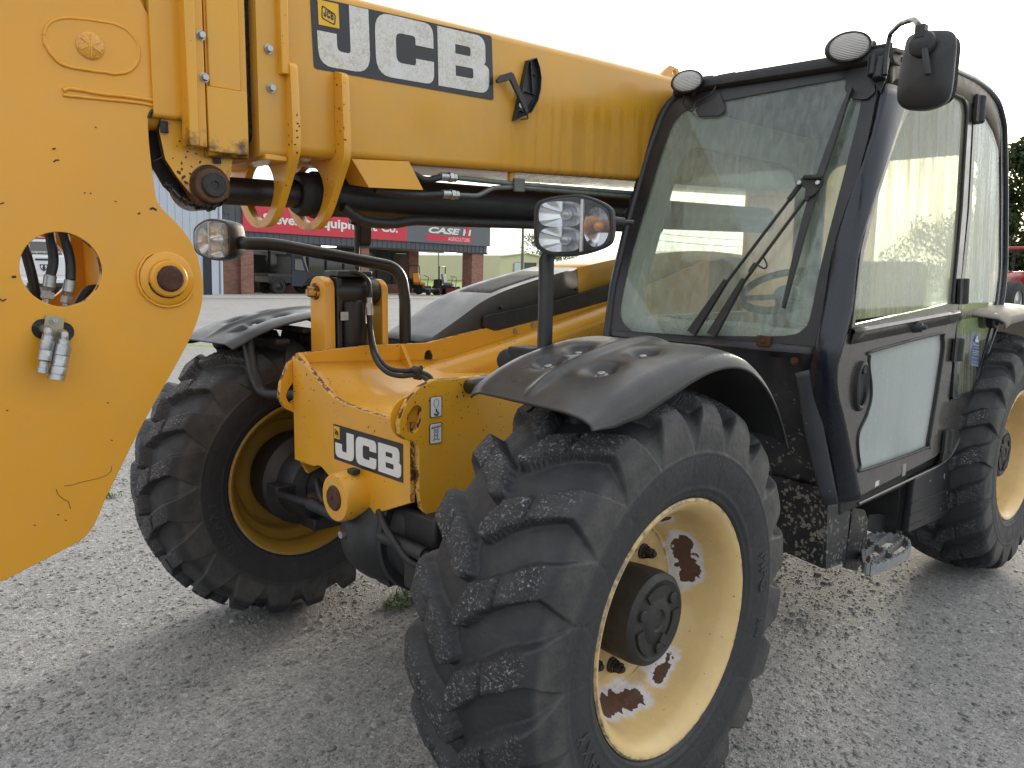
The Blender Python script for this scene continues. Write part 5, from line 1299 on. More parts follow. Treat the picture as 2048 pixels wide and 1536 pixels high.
# collar (wear pad housing) on the boom mouth and the one on the next section
box_tube('boom_collar', (-.545, -.455), .016, .012, .014, M['boom'], r=.02)
box_tube('section_collar', (-.690, -.572), .000, .020, .0, M['coll'], r=.012)
box_tube('section_collar', (-.832, -.752), -.012, -.075, .0, yellow('greasy_end_collar_paint', chips=0.3, smear=1.955), r=.012)
def rib(name, y0, y1, x0, x1, z0, z1, mat='coll', bv=.003):
    mb = MB(); mb.bx(x0, x1, y0, y1, z0, z1); return mb.build(name, M[mat], BM, 30, bv)
rib('collar_rib', -.756, -.728, -.02, .034, 1.865, 2.34)
rib('collar_rib', -.728, -.698, -.02, .012, 1.868, 2.34)
rib('wear_plate', -.694, -.576, -.01, .012, 1.858, 2.035)
rib('wear_plate', -.685, -.592, -.01, .008, 2.035, 2.34)
rib('collar_rib', -.480, -.456, 0, .040, 2.10, 2.36)
for y, z in ((-.700, 2.055), (-.705, 2.165), (-.505, 2.057), (-.510, 2.165)):
    mb = MB(); xx = .016 if y > -.6 else .010
    mb.cyl((xx, y, z), (xx+.004, y, z), .0135, n=16); mb.cyl((xx+.003, y, z), (xx+.016, y, z), .0105, n=6, ch=.0015); mb.build('bolt', M['steel'], BM, 30)
for y in (-.80, -.655):
    mb = MB(); zc = 1.862 if y > -.7 else 1.93
    mb.cyl((-.03, y, zc), (-.03, y, zc-.03), .012, n=6); mb.build('bolt', M['bkt'], BM, 30)
# hook plates under the boom with the ram passing through
def hook(y, th):
    cx_ = -.18
    half = [(.0, 2.14), (.052, 2.13), (.056, 1.905), (.050, 1.875), (-.06, 1.715), (-.10, 1.68), (-.14, 1.662)]
    P = [V(x, y, z) for x, z in half]+[V(2*cx_-x, y, z) for x, z in half[::-1]]
    P = [V(x, y, z) for x, z in ((.0, 1.90), (.0, 2.145), (.046, 2.135), (.056, 1.915), (.052, 1.875), (-.055, 1.720), (-.095, 1.682), (-.14, 1.662))]
    P += [V(2*cx_-p.x, y, p.z) for p in P[::-1]]
    P = fillet(P, [0, 0, .02, .02, .02, .02, .03, .03]+[.03, .03, .02, .02, .02, .02, 0, 0], 4, True)
    # ring hole
    h = [V(cx_+.105*math.cos(a)*(1-.12*(math.sin(a) < 0)*abs(math.sin(a))), y, 1.785+(.088 if math.sin(a) > 0 else .098)*math.sin(a)) for a in np.linspace(0, 2*math.pi, 29)[:-1]]
    o = plate('hook_plate', P, th, [M['hook'], M['hook']], BM, (0, 1, 0), holes=[h], bevel=.002); edge_mat(o, (0, 1, 0)); return o
hook(-.458, .026); hook(-.285, .026)
mb = MB(); mb.bx(XB-.02, .02, -.53, -.46, 1.852, 1.868); mb.build('hook_tie', M['yel'], BM, 30, .003)
# extension ram: rod, gland, barrel
RM = empty('extension_ram', (0, 0, 0), TH)
mb = MB(); mb.cyl((-.18, -.70, 1.768), (-.18, -.28, 1.776), .043, n=32); mb.build('ram_rod', M['blk'], RM, 40)
mb = MB(); mb.lathe((-.18, -.33, 1.778), (0, 1, .025), [(0, .045), (0, .062), (.015, .072), (.04, .072), (.045, .066), (.06, .066), (.065, .078), (.12, .078), (.125, .072)], 36); mb.build('ram_gland', M['blkm'], RM, 35)
mb = MB(); mb.cyl((-.18, -.22, 1.782), (-.18, 2.7, 1.845), .072, n=36); mb.build('ram_barrel', M['blk'], RM, 40)
mb = MB(); mb.tube(smoothpts([V(-.10, -.20, 1.74), V(-.10, -.12, 1.70), V(-.11, .0, 1.695), V(-.12, .12, 1.712), V(-.12, .35, 1.717), V(-.12, 1.6, 1.745)], 5), .018, 12); mb.build('ram_feed_pipe', M['rubber'], RM, 50)
# rod clevis lug and pin
lg = poly_x([(322, 236), (318, 262), (330, 318), (352, 352), (378, 385), (400, 402), (432, 404), (455, 388), (462, 350), (468, 300), (470, 232)], -.035)
o = plate('ram_lug', lg, .022, [M['lugp'], M['grease']], RM, (-1, 0, 0), bevel=.002); edge_mat(o, (1, 0, 0))
lg2 = poly_x([(300, 230), (296, 262), (306, 330), (330, 372), (362, 402), (400, 415), (432, 404), (462, 350), (470, 232)], -.10)
plate('ram_lug', lg2, .02, M['blkm'], RM, (-1, 0, 0), bevel=.002)
pc = PX(420, 372, x=-.035)
mb = MB(); mb.lathe(pc, (1, 0, 0), [(-.06, .06), (0, .06), (.0, .052), (.022, .050), (.026, .046), (.026, .032)], 36); mb.build('pin_boss', M['rustor'], RM, 35)
mb = MB(); mb.lathe(pc, (1, 0, 0), [(.0, .034), (.032, .034), (.036, .030), (.036, .012), (.033, .010), (.033, .001)], 28); mb.build('lug_pin', M['bkt'], RM, 35)
mb = MB(); mb.lathe(pc+V(-.09, -.0, 0), (1, 0, 0), [(-.05, .03), (-.05, .066), (.05, .066), (.05, .03)], 32); mb.build('rod_eye', M['grease'], RM, 35)
# pipes and their guard under the boom
PP_ = empty('boom_pipework', (0, 0, 0), TH)
gp = poly_x([(703, 318), (818, 323), (847, 380), (737, 375)], .004)
plate('pipe_guard', gp, .004, M['yel'], PP_, (-1, 0, 0), bevel=.001)
plate('pipe_guard', [gp[0], gp[3], gp[3]+V(-.10, -.03, .0), gp[0]+V(-.10, -.0, .0)], .004, M['yel'], PP_, (gp[3]-gp[0]).cross(V(-1, 0, 0)).normalized(), bevel=.001)
def pipe(pix, r, mat, name='pipe', x=-.03, rad=.03):
    mb = MB(); mb.tube(fillet([PX(u, v, x=x) for u, v in pix], rad, 5), r, 12); return mb.build(name, M[mat], PP_, 50)
pipe([(915, 356), (960, 361), (1030, 368), (1290, 388)], .0095, 'pipe'); pipe([(915, 390), (955, 392), (985, 376), (1030, 374), (1290, 396)], .0095, 'pipe', rad=.02)
pipe([(820, 345), (850, 362), (880, 355)], .012, 'rubber', 'hose'); pipe([(750, 378), (820, 392), (885, 389)], .013, 'rubber', 'hose', rad=.1)
pipe([(1060, 352), (1300, 362)], .007, 'pipe', x=-.2)
for (a, b, c, d) in ((880, 353, 918, 356), (884, 388, 918, 390)):
    p = PX(a, b, x=-.03); q = PX(c, d, x=-.03); e = (q-p).normalized()
    mb = MB(); mb.cyl(p, p+e*.035, .0155, n=14, ch=.002); mb.cyl(p+e*.037, p+e*.055, .019, n=6, ch=.002); mb.cyl(p+e*.057, p+e*.073, .0165, n=6, ch=.002); mb.build('hose_fitting', M['steel'], PP_, 30)
p = PX(1038, 370, x=-.018)
mb = MB(); mb.box(p, (.012, .055, .05), Matrix.Rotation(.03, 3, 'X')); mb.build('pipe_clamp', M['pipe'], PP_, 30, .002)
p = PX(1022, 352, x=-.05); mb = MB(); mb.cyl(p+V(0, 0, -.03), p+V(0, 0, .03), .014, n=14); mb.cyl(p+V(0, 0, .02), p+V(0, 0, .03), .022, n=14); mb.build('clamp_stud', M['yel'], PP_, 30)

# boom lettering
DN = V(1, 0, 0)
eb = V(0, 1, .032).normalized(); eu = V(0, -.032, 1).normalized()
d00, d10, d11, d01 = PX(628, 137, x=.001), PX(987, 201, x=.001), PX(983, 72, x=.001), PX(620, -8, x=.001)
LB = empty('boom_lettering', (0, 0, 0), TH)
plate('decal', fillet([d00, d10, d11, d01], .012, 4, True), .0012, M['dblk'], LB, DN, bevel=0)
Lw = (d10-d00).dot(eb)
def bpos(u, v): p = PX(u, v, x=.0024)-d00; return p.dot(eb), p.dot(eu)
ja, jb = bpos(637, 122)[0], bpos(740, 122)[0]; ca, cb_ = bpos(753, 150)[0], bpos(868, 150)[0]; ba, bb = bpos(877, 170)[0], bpos(978, 170)[0]
lo_, hi_ = bpos(700, 137)[1], bpos(715, 15)[1]
lo_ = bpos(930, 180)[1]; hi_ = bpos(920, 62)[1]
jcb_letters('decal_letter', d00+eb*0+eu*lo_+V(.0012, 0, 0), eb, eu, [(ja, jb-ja), (ca, cb_-ca), (ba, bb-ba)], hi_-lo_, M['wwhite'], LB, DN)
bo = PX(637, 49, x=.0024)
badge(bo, eb, eu, bpos(678, 49)[0]-bpos(637, 49)[0], PX(634, 0, x=.0024).z-bo.z+.002, DN, LB)
# boom angle indicator
AI = empty('angle_indicator', (0, 0, 0), TH)
seg = poly_x([(1050, 123), (1066, 117), (1072.5, 137), (1075.5, 158), (1074, 181), (1069, 202), (1056, 226), (1023, 242)], .0)
plate('scale_back', seg, .004, M['plas'], AI, DN, bevel=.001)
mb = MB()
for a, b in zip(seg, seg[1:]+seg[:1]):
    mb.prism([a, b, b+V(.022, 0, 0), a+V(.022, 0, 0)], (seg[0]+(seg[3]-seg[0])*.3+V(0, 0, -.06)-a).normalized()*.003)
for p, q in (((1058, 150), (1068, 152)), ((1046, 184), (1066, 191)), ((1036, 222), (1045, 226)), ((1056, 125), (1060, 187)), ((1063, 200), (1051, 222))):
    A = PX(*p, x=.0); B = PX(*q, x=.0); mb.prism([A, B, B+V(.015, 0, 0), A+V(.015, 0, 0)], V(0, .003, .001))
mb.build('scale_rib', M['plas'], AI, 30)
arm = poly_x([(990, 161), (998.7, 151), (1020, 144.5), (1025, 148.6), (1054, 222), (1050, 228), (1046, 220), (1017, 160), (1008, 164), (993, 167)], .028)
plate('pointer', arm, .010, M['plas'], AI, DN, bevel=.002)
wl = poly_x([(1053, 224), (1056, 237), (1042, 239)], .026); mb = MB(); mb.tube(fillet(wl, .003), .003, 6); mb.build('pointer_wire', M['rust'], AI, 30)
mb = MB(); q = PX(1039, 211, x=.004); mb.cyl(q, q+V(.008, 0, 0), .010, n=12); mb.build('screw', M['steel'], AI, 30)
q = PX(1346, 150, x=-.03)
plate('lifting_lug', [q+V(0, -.12, -.04), q+V(0, .1, -.04), q+V(0, .04, .035), q+V(0, -.02, .04), q+V(0, -.05, .02)], .02, M['boom'], BM, (-1, 0, 0), holes=[circle(q+V(0, .012, .01), (0, 1, 0), (0, 0, 1), .014, 14)])

# ------------------------------------------------------------------ boom head
HD = empty('boom_head', (0, 0, 0), TH)
XH = -.022
hp_ = [(262, -90), (272, -20), (290, 18), (310, 55), (320, 95), (325, 200), (322, 214), (304, 222), (296, 240), (298, 280), (304, 340), (314, 408), (342, 434), (371, 464), (392, 501), (404, 545), (408, 590), (399, 632), (380, 680), (340, 752), (280, 858), (210, 1000), (192, 1045), (172, 1075), (150, 1088), (0, 1166), (-150, 1232), (-250, 1215), (-320, 1080), (-370, 700), (-390, 300), (-370, -90)]
P1 = poly_x(hp_, XH)
rad = [0, .02, .02, .02, .03, .01, .008, .008, .015, .02, .05, .04, .04, .05, .05, .05, .05, .05, .05, .05, .05, .03, .02, .02, .02, .05, .06, .06, .06, .06, .06, 0]
P1 = fillet(P1, rad, 3, True)
hc = PX(124, 539, x=XH); hr = (PX(206, 539, x=XH)-PX(42, 539, x=XH)).length/2
hole = circle(hc, (0, 1, 0), (0, 0, 1), hr, 48)
kc = [PX(74+12, 658, x=XH), PX(120+6, 664, x=XH)]
o = plate('head_plate', P1, .024, [M['nose'], M['edge']], HD, (-1, 0, 0), holes=[hole]+[circle(c, (0, 1, 0), (0, 0, 1), .028, 20) for c in kc[:0]], bevel=.002); edge_mat(o, (1, 0, 0))
D2 = V(-.30, 0, 0)
o = plate('head_plate', [p+D2 for p in P1], .024, M['nose'], HD, (-1, 0, 0), holes=[[p+D2 for p in hole]], bevel=.002)
# web plates joining the two head plates
mb = MB()
for (u0, v0), (u1, v1), t in (((300, 250), (314, 402), .014), ((395, 620), (215, 985), .014), ((150, 1085), (-140, 1225), .014), ((225, 470), (235, 610), .014)):
    a = PX(u0, v0, x=XH-.022); b = PX(u1, v1, x=XH-.022); d = (b-a).normalized(); n_ = V(1, 0, 0).cross(d)
    off = n_*(-.03 if (u0, v0) != (225, 470) else .0)
    A = [a+off, b+off, b+off+n_*t, a+off+n_*t]
    mb.prism(A, (-.282, 0, 0))
mb.build('head_web', M['yel'], HD, 30, .002)
# weld bead oval, reflector, weld beads
def bead(pts, r, name='weld_bead', mat='nose', closed=False, sq=.55):
    mb = MB(); P = smoothpts(pts, 4, closed); P = P+[P[0]] if closed else P
    mb.tube([p+V(RNG.normal(0, .0004), RNG.normal(0, .0006), RNG.normal(0, .0006)) for p in P], r, 8, cap=not closed); return mb.build(name, M[mat], HD, 60)
ov = [(88, 70), (95, 50), (118, 38), (160, 38), (225, 48), (255, 62), (275, 90), (277, 118), (262, 140), (235, 147), (190, 142), (128, 130), (102, 108), (90, 88)]
bead([PX(u, v, x=XH+.0005) for u, v in ov], .0048, closed=True)
plate('insert_plate', fillet(poly_x(ov, XH), .01, 2, True), .003, M['nose'], HD, (1, 0, 0), bevel=.001)
bead([PX(u, v, x=XH+.001) for u, v in ((126, 182), (140, 177), (200, 187), (260, 194), (324, 203))], .0055); bead([PX(u, v, x=XH+.001) for u, v in ((126, 190), (180, 196), (250, 203), (318, 212))], .0045)
bead([PX(u, v, x=XH+.001) for u, v in ((327, 205), (316, 213), (302, 224), (297, 236))], .004, mat='grease')
rc = PX(180, 92, x=XH+.002)
def refl_mat():
    g = G('amber_reflector'); w = g.voro(220)
    return g.out(g.bsdf(Base_Color=g.mix(w, (0.85, 0.42, 0.04), (0.55, 0.22, 0.015)), Roughness=0.2, Coat_Weight=0.6))
mb = MB(); mb.lathe(rc, (1, 0, 0), [(0, .0335), (.004, .0335), (.007, .030), (.008, .001)], 36); mb.build('reflector', refl_mat(), HD, 40)
mb = MB()
for k in range(3):
    a = R(28+60*k); d = V(0, math.cos(a), math.sin(a)); mb.tube([rc+V(.0085, 0, 0)-d*.029, rc+V(.0085, 0, 0)+d*.029], .0012, 6)
mb.build('reflector_ribs', M['dyel'], HD, 30)
# main pin
pc = PX(334, 557, x=XH)
mb = MB(); mb.lathe(pc, (1, 0, 0), [(0, .074), (.004, .074), (.007, .070), (.008, .052)], 48); mb.build('pin_washer', M['nose'], HD, 35)
mb = MB(); mb.lathe(pc, (1, 0, 0), [(.0, .052), (.018, .051), (.024, .046), (.024, .032)], 40); mb.build('pin_collar', M['nose'], HD, 35)
mb = MB(); mb.lathe(pc, (1, 0, 0), [(.0, .034), (.036, .034), (.041, .029), (.041, .001)], 32); mb.build('head_pin', M['rust'], HD, 35)
bead([pc+V(.003, .079*math.cos(a), .079*math.sin(a)) for a in np.linspace(R(120), R(330), 12)], .004)
# hoses in the round opening
def hhose(pix, r=.0125, mat='rubber', name='hose', sub=6, par=None):
    mb = MB(); mb.tube(smoothpts([PX(u, v, x=x) for u, v, x in pix], sub), r, 12); return mb.build(name, M[mat], par or HD, 50)
hhose([(92, 420, -.12), (100, 470, -.12), (107, 520, -.11), (101, 552, -.10)]); hhose([(115, 420, -.10), (128, 470, -.10), (140, 520, -.10), (141, 560, -.09)])
hhose([(40, 440, -.16), (52, 505, -.16), (66, 560, -.16), (80, 640, -.16)]); hhose([(140, 650, -.16), (165, 595, -.16), (185, 578, -.16), (230, 578, -.18)])
for (u0, v0, u1, v1, x) in ((101, 550, 90, 625, -.10), (141, 560, 129, 628, -.09)):
    p = PX(u0, v0, x=x); q = PX(u1, v1, x=x-.0); e = (q-p).normalized()
    mb = MB(); mb.cyl(p, p+e*.034, .0155, n=16, ch=.002); mb.cyl(p+e*.034, p+e*.042, .0155, .011, n=16); mb.cyl(p+e*.044, p+e*.064, .0175, n=6, ch=.002); mb.cyl(p+e*.064, p+e*.13, .0085, n=12)
    mb.build('hose_fitting', M['steel'], HD, 30)
# quick couplers on their zinc bracket
cp = empty('hydraulic_coupler', (0, 0, 0), TH)
bx_ = XH+.004
mb = MB()
for c in kc: mb.lathe(c+V(.001, 0, 0), (1, 0, 0), [(0, .026), (.0015, .026), (.0015, .001)], 22)
mb.build('port_recess', M['grease'], cp, 30)
bpts = poly_x([(91, 629), (128, 636), (125, 668), (118, 690), (108, 694), (78, 690), (84, 668)], bx_)
plate('coupler_bracket', bpts, .004, M['zincy'], cp, (1, 0, 0), bevel=.0008)
p = PX(109, 641, x=bx_+.004); mb = MB(); mb.cyl(p, p+V(.004, 0, 0), .011, n=16); mb.cyl(p+V(.003, 0, 0), p+V(.012, 0, 0), .0075, n=6, ch=.001); mb.build('bolt', M['steel'], cp, 30)
def coupler(elb, top, bot, r, male):
    a = PX(*elb, x=bx_-.01); b = PX(*top, x=bx_+.045); c = PX(*bot, x=bx_+.055); e = (c-b).normalized()
    mb = MB(); k = V(b.x, b.y, b.z+.012)
    mb.tube(fillet([a, V(b.x, a.y+(b.y-a.y)*.6, a.z), b, b+e*.02], .02, 6), .010, 12)
    L = (c-b).length
    prof = [(0, r*.80), (L*.12, r*.80), (L*.13, r*1.02), (L*.38, r*1.02), (L*.40, r*.96), (L*.42, r*1.0), (L*.66, r*1.0), (L*.67, r*.90 if male else r*.94), (L*.70, r*.70 if male else r*1.02), (L*.86, r*.70 if male else r*1.02), (L*.87, r*.80 if male else r*.97), (L, r*.80 if male else r*.99), (L, r*.5), (L*.94, r*.45), (L*.94, .001)]
    mb.lathe(b, e, prof, 28); mb.build('coupler_body', M['steel'], cp, 28)
coupler((84, 657), (97, 672), (84, 746), .0165, True); coupler((120, 664), (128, 680), (112, 760), .0195, False)
tag(cp, 'pair of grey quick couplers on a zinc bracket')

# scratches, chips and a rust run on the head plate
def scratch(pix, r=.0012, mat='rust'):
    mb = MB(); mb.tube([PX(u, v, x=XH+.0004) for u, v in pix], r, 6); mb.build('scratch', M[mat], HD, 40)
scratch([(112, 978), (116, 989), (126, 998), (137, 1003), (141, 1018)], .0008); scratch([(128, 972), (145, 970), (160, 965), (196, 957), (214, 950), (222, 942), (224, 932)], .0006)
scratch([(308, 322), (318, 318), (326, 312)], .0016, 'grease'); scratch([(0, 408), (8, 405)], .0014, 'grease'); scratch([(24, 554), (32, 553)], .0028, 'grease'); scratch([(0, 598), (6, 602), (12, 598)], .0018, 'grease'); scratch([(107, 324), (112, 320), (118, 320)], .0018, 'grease'); scratch([(105, 298), (111, 297)], .002, 'grease')
scratch([(322, 598), (334, 606), (352, 606)], .0016, 'rust'); scratch([(300, 418), (306, 416), (313, 420)], .0030, 'grease'); scratch([(276, 428), (280, 426)], .0022, 'grease')
for u, v in ((115, 1029), (68, 1050), (130, 1040), (222, 880), (214, 805), (13, 820), (180, 386), (168, 385), (230, 402), (190, 254)): scratch([(u, v), (u+3, v+1)], .0015, 'rust')

pc = PX(334, 557, x=XH)
bead([pc+V(.008, .053*math.cos(a), .053*math.sin(a)) for a in np.linspace(R(190), R(350), 14)], .0022, 'rust_run', 'rust')
bead([pc+V(.025, .0345*math.cos(a), .0345*math.sin(a)) for a in np.linspace(R(20), R(380), 22)[:-1]], .0018, 'rust_run', 'rust', True)
mb = MB(); P = smoothpts([PX(u, v, x=-.03) for u, v in ((336, 366), (352, 386), (372, 404), (392, 413), (412, 414), (436, 410), (452, 398))], 6)
mb.tube([p+V(RNG.normal(0, .002), RNG.normal(0, .003), RNG.normal(0, .003)) for p in P], [.004+.004*RNG.random() for p in P], 7); mb.build('grease_crumbs', M['grease'], RM, 0)
# ------------------------------------------------------------------ cab
W0 = V(1.0, 1.037, 1.287); WNR = V(0, -.9373, .3485).normalized(); WUP = V(0, .3485, .9373)
def PW(u, v, off=0.0): return PL(u, v, W0+WNR*off, WNR)
XS = 1.05
SN = V(1, 0, .050).normalized(); S0 = V(XS, 0, 1.37)
def PS(u, v, off=0.0):
    """point on the cab's door side: upright below the sill, leaning in a little above it"""
    p = PX(u, v, x=XS+off)
    return p if p.z < 1.37 else PL(u, v, S0+V(off, 0, 0), SN)
CB = empty('cab', (0, 0, 0), TH)
def strip(name, A, B, bulge, n, mat, par, k=6, solid=.0, flip=False):
    """rounded member swept between two edge lines A and B (same count), bulging along n"""
    rows = []
    for a, b in zip(A, B):
        row = []
        for i in range(k+1):
            t = i/k; row.append(a.lerp(b, t)+Vector(n)*(bulge*math.sin(math.pi*t)))
        rows.append(row)
    mb = MB(); mb.grid(rows, flip=flip); return mb.build(name, mat, par, 60, solid=solid)
# front pillar (door side)
E1 = [PW(1758, 172), PW(1738, 273), PW(1683, 478), PW(1655, 610), PW(1640, 690)]
E2 = [PS(1812, 190), PS(1779, 273), PS(1715, 478), PS(1694, 620), PS(1676, 690)]
E1 += [V(.975, 1.065, 1.20), V(.975, 1.11, 1.06), V(.985, 1.20, .86), V(.99, 1.26, .70)]
E2 += [PS(1670, 750), PS(1682, 822), PS(1697, 910), PS(1712, 990)]
E1 = smoothpts([PW(1800, 60)]*0+E1, 4); E2 = smoothpts(E2, 4)
strip('cab_pillar', E1, E2, .014, V(.55, -.83, 0), M['cab'], CB, 8, solid=.03)
# bulkhead below the windscreen
mb = MB(); rows = []
for z, y, xa, xb in ((1.285, 1.035, .04, .985), (1.265, 1.03, .04, .985), (1.24, 1.05, .04, .975), (1.12, 1.085, .04, .975), (.95, 1.16, .04, .978), (.80, 1.215, .04, .985), (.70, 1.26, .04, .99)):
    row = []
    for i in range(20):
        x = xa+(xb-xa)*i/19; d = .035*max(0, 1-abs(x-.80)/.10)**.5 if (.76 < x < .93 and 1.15 < z < 1.25) else 0
        row.append(V(x, y+d+(.03 if x > .90 else 0)*0, z))
    rows.append(row)
mb.grid(rows); mb.build('bulkhead', M['mudl'], CB, 50, solid=.01)
mb = MB()
def pan(pts, t=.012): mb.prism(pts, t)
g1 = [PX(1598, 712, x=.905), PX(1640, 740, x=.975), PX(1652, 850, x=.98), PX(1678, 1008, x=.99), PX(1640, 1003, x=.93), PX(1605, 860, x=.90)]
# raised flange of the bulkhead beside the pillar
M['flange'] = mud_mat('grey_flange', (0.050, 0.053, 0.062), 0.30, 40, 0.3)
fl_a = [PX(u, v, y=y) for u, v, y in ((1592, 745, 1.035), (1600, 790, 1.055), (1612, 870, 1.095), (1646, 1008, 1.205))]; fl_b = [PX(u, v, y=y) for u, v, y in ((1632, 735, 1.05), (1638, 790, 1.075), (1650, 870, 1.12), (1676, 1006, 1.23))]
strip('bulkhead_flange', smoothpts(fl_a, 4), smoothpts(fl_b, 4), .006, V(.35, -1, 0), M['flange'], CB, 8, solid=.008)
mb = MB(); q = PX(1592, 692, y=1.04); mb.box(q, (.06, .02, .05)); mb.build('hinge_block', M['rust'], CB, 30, .006) if False else None
q = PW(1528, 682, .012)
mb = MB(); mb.box(q, (.055, .015, .04)); mb.cyl(q+V(0, -.006, 0), q+V(0, -.014, 0), .008, n=8); mb.build('screen_clip', M['rust'], CB, 30, .004)
q = PX(1590, 722, y=1.03); mb = MB(); mb.cyl(q, q+V(0, -.008, 0), .014, n=16); mb.cyl(q+V(0, -.006, 0), q+V(0, -.014, 0), .008, n=6); mb.build('bolt', M['rust'], CB, 30)
# windscreen: black ceramic border, glass, rubber at its far edge
WS = empty('windscreen', (0, 0, 0), TH)
outer = [(1214, 660), (1228, 575), (1262, 430), (1300, 300), (1330, 225), (1352, 196), (1395, 183), (1752, 128), (1758, 172), (1738, 273), (1683, 478), (1655, 610), (1640, 694)]
inner = [(1243, 606), (1258, 530), (1290, 420), (1325, 305), (1352, 240), (1385, 216), (1440, 204), (1690, 158), (1720, 165), (1722, 210), (1704, 290), (1660, 460), (1636, 560), (1622, 630), (1608, 658), (1570, 672), (1440, 672), (1290, 668), (1255, 655), (1242, 635)]
plate('screen_border', fillet([PW(u, v, .004) for u, v in outer], .015, 3, True), .004, M['barr'], WS, WNR, holes=[smoothpts([PW(u, v, .004) for u, v in inner], 3, True)], bevel=.0008)
plate('screen_glass', [PW(u, v, -.004) for u, v in outer], .006, M['gws'], WS, WNR, bevel=0)
tb = fillet([PW(1212, 690, .004), PW(1226, 575, .004), PW(1260, 430, .004), PW(1298, 300, .004), PW(1326, 225, .004), PW(1350, 193, .004), PW(1395, 178, .004), PW(1760, 122, .004)], .05, 4)
mb = MB(); mb.tube(tb, .018, 12); mb.build('screen_seal', M['blk'], WS, 50)
# roof
RF = empty('roof', (0, 0, 0), TH)
zr = lambda y: 2.36+.055*math.sin(min(1, max(0, (y-1.40)/1.4))*math.pi)
rows = []
ysr = [1.44, 1.45, 1.48, 1.6, 1.8, 2.0, 2.2, 2.4, 2.55, 2.66, 2.74, 2.78]
zrr = [2.335, 2.365, 2.382, 2.396, 2.412, 2.420, 2.420, 2.408, 2.384, 2.34, 2.27, 2.20]
for y, z in zip(ysr, zrr):
    row = []
    for i in range(21):
        s = i/20; x = .03+(1.0-.03)*s; e = max(0, abs(s-.5)-.38)/.12
        row.append(V(x, y, z-.014*e*e))
    row = [V(.012, y, z-.10)]+row+[V(1.006, y, z-.040), V(1.008, y, z-.12)]
    rows.append(row)
mb = MB(); mb.grid(rows); mb.build('roof_skin', simple('roof_sunlit_dusty_tan', (0.20, 0.17, 0.13), .5), RF, 50, solid=.02)  # tan holds roof dust and the low sun's warm light together
mb = MB(); mb.bx(.05, .99, 1.42, 2.70, 2.285, 2.30); mb.build('headlining', M['liner'], RF, 30)
# front visor bar carrying the work lamps
bar = [PW(1350, 190, .02), PW(1400, 176, .02), PW(1560, 151, .02), PW(1752, 121, .02), PW(1790, 118, .0)]
mb = MB(); rows = []
for p in smoothpts(bar, 4): rows.append([p+V(0, .10, .045), p+V(0, 0, .040), p+V(0, -.015, .022), p+V(0, -.015, .0), p+V(0, 0, -.014), p+V(0, .06, -.014)])
mb.grid(rows); mb.build('visor_bar', M['blkm'], RF, 45, solid=.012)
for u, v in ((1450, 153), (1758, 96)):
    q = PW(u, v, .02); mb = MB(); mb.box(q+V(0, .01, -.01), (.09, .012, .05)); mb.build('bracket', M['blkm'], RF, 30, .012)
def work_lamp(u, v, rx, rz, yaw):
    wl = empty('work_lamp', PW(u, v, .085), TH); wl.rotation_euler = (R(4), R(-8), R(yaw))
    mb = MB(); P = []
    for y, s in ((-.012, .90), (-.014, .96), (-.006, 1.02), (.012, 1.03), (.03, .98), (.055, .80), (.075, .5), (.08, .05)): P.append([V(rx*s*math.cos(a), y, rz*s*math.sin(a)) for a in np.linspace(0, 2*math.pi, 41)])
    mb.grid(P, flip=True); mb.build('lamp_shell', M['plas'], wl, 45)
    mb = MB(); P = []
    for y, s in ((-.008, .92), (-.016, .80), (-.021, .45), (-.023, .02)): P.append([V(rx*s*math.cos(a), y, rz*s*math.sin(a)) for a in np.linspace(0, 2*math.pi, 41)])
    mb.grid(P); mb.build('lamp_glass', M['wlens'], wl, 60)
    mb = MB(); mb.cyl((.02, .05, -.02), (.04, .08, -rz-.06), .012, n=10); mb.cyl((.02, .05, 0), (.11, .08, -.0), .02, n=12); mb.build('lamp_stem', M['plas'], wl, 40)
    return wl
w1 = work_lamp(1374, 163, .068, .046, 34); w2 = work_lamp(1697, 94, .080, .053, 38)
tag(w1, 'round work lamp at the boom side of the roof'); tag(w2, 'oval work lamp beside the door mirror')
# dark mounting pads inside the top corners of the glass
for pts in ([(1410, 200), (1440, 186), (1448, 205), (1452, 222), (1440, 232), (1398, 234), (1392, 222)], [(1700, 140), (1745, 132), (1752, 185), (1735, 200), (1706, 200), (1690, 180), (1694, 160)]):
    plate('lamp_pad', fillet([PW(u, v, .010) for u, v in pts], .01, 3, True), .006, M['plas'], RF, WNR, bevel=.001)
mb = MB(); mb.tube(smoothpts([PW(u, v, .03) for u, v in ((1370, 190), (1366, 205), (1372, 214), (1385, 222), (1392, 205), (1420, 190), (1432, 172))], 5), .004, 6); mb.build('lamp_cable', M['rubber'], RF, 50)
# door mirror
MR = empty('mirror', (0, 0, 0), TH)
my = 1.02
out = smoothpts([PX(u, v, y=my) for u, v in ((1816, 72), (1850, 60), (1890, 58), (1908, 64), (1914, 82), (1911, 120), (1906, 170), (1898, 196), (1880, 210), (1850, 218), (1815, 216), (1798, 206), (1793, 190), (1797, 150), (1806, 105))], 4, True)
cen = sum(out, V(0, 0, 0))/len(out)
mb = MB(); P = []
for s, d in ((.93, .05), (1.0, .035), (1.0, .015), (.97, 0.0), (.90, -.006), (.70, -.018), (.4, -.026), (.02, -.028)):
    r_ = [cen+(p-cen)*s+V(-.3*d, d, 0) for p in out]; P.append(r_+[r_[0]])
mb.grid(P); mb.build('mirror_shell', M['plas'], MR, 50)
rr_ = [cen+(p-cen)*.93+V(0, .05, 0) for p in out]
mb = MB(); mb.add(rr_, [tuple(range(len(rr_)))]); mb.build('mirror_glass', M['chrome'], MR, 0)
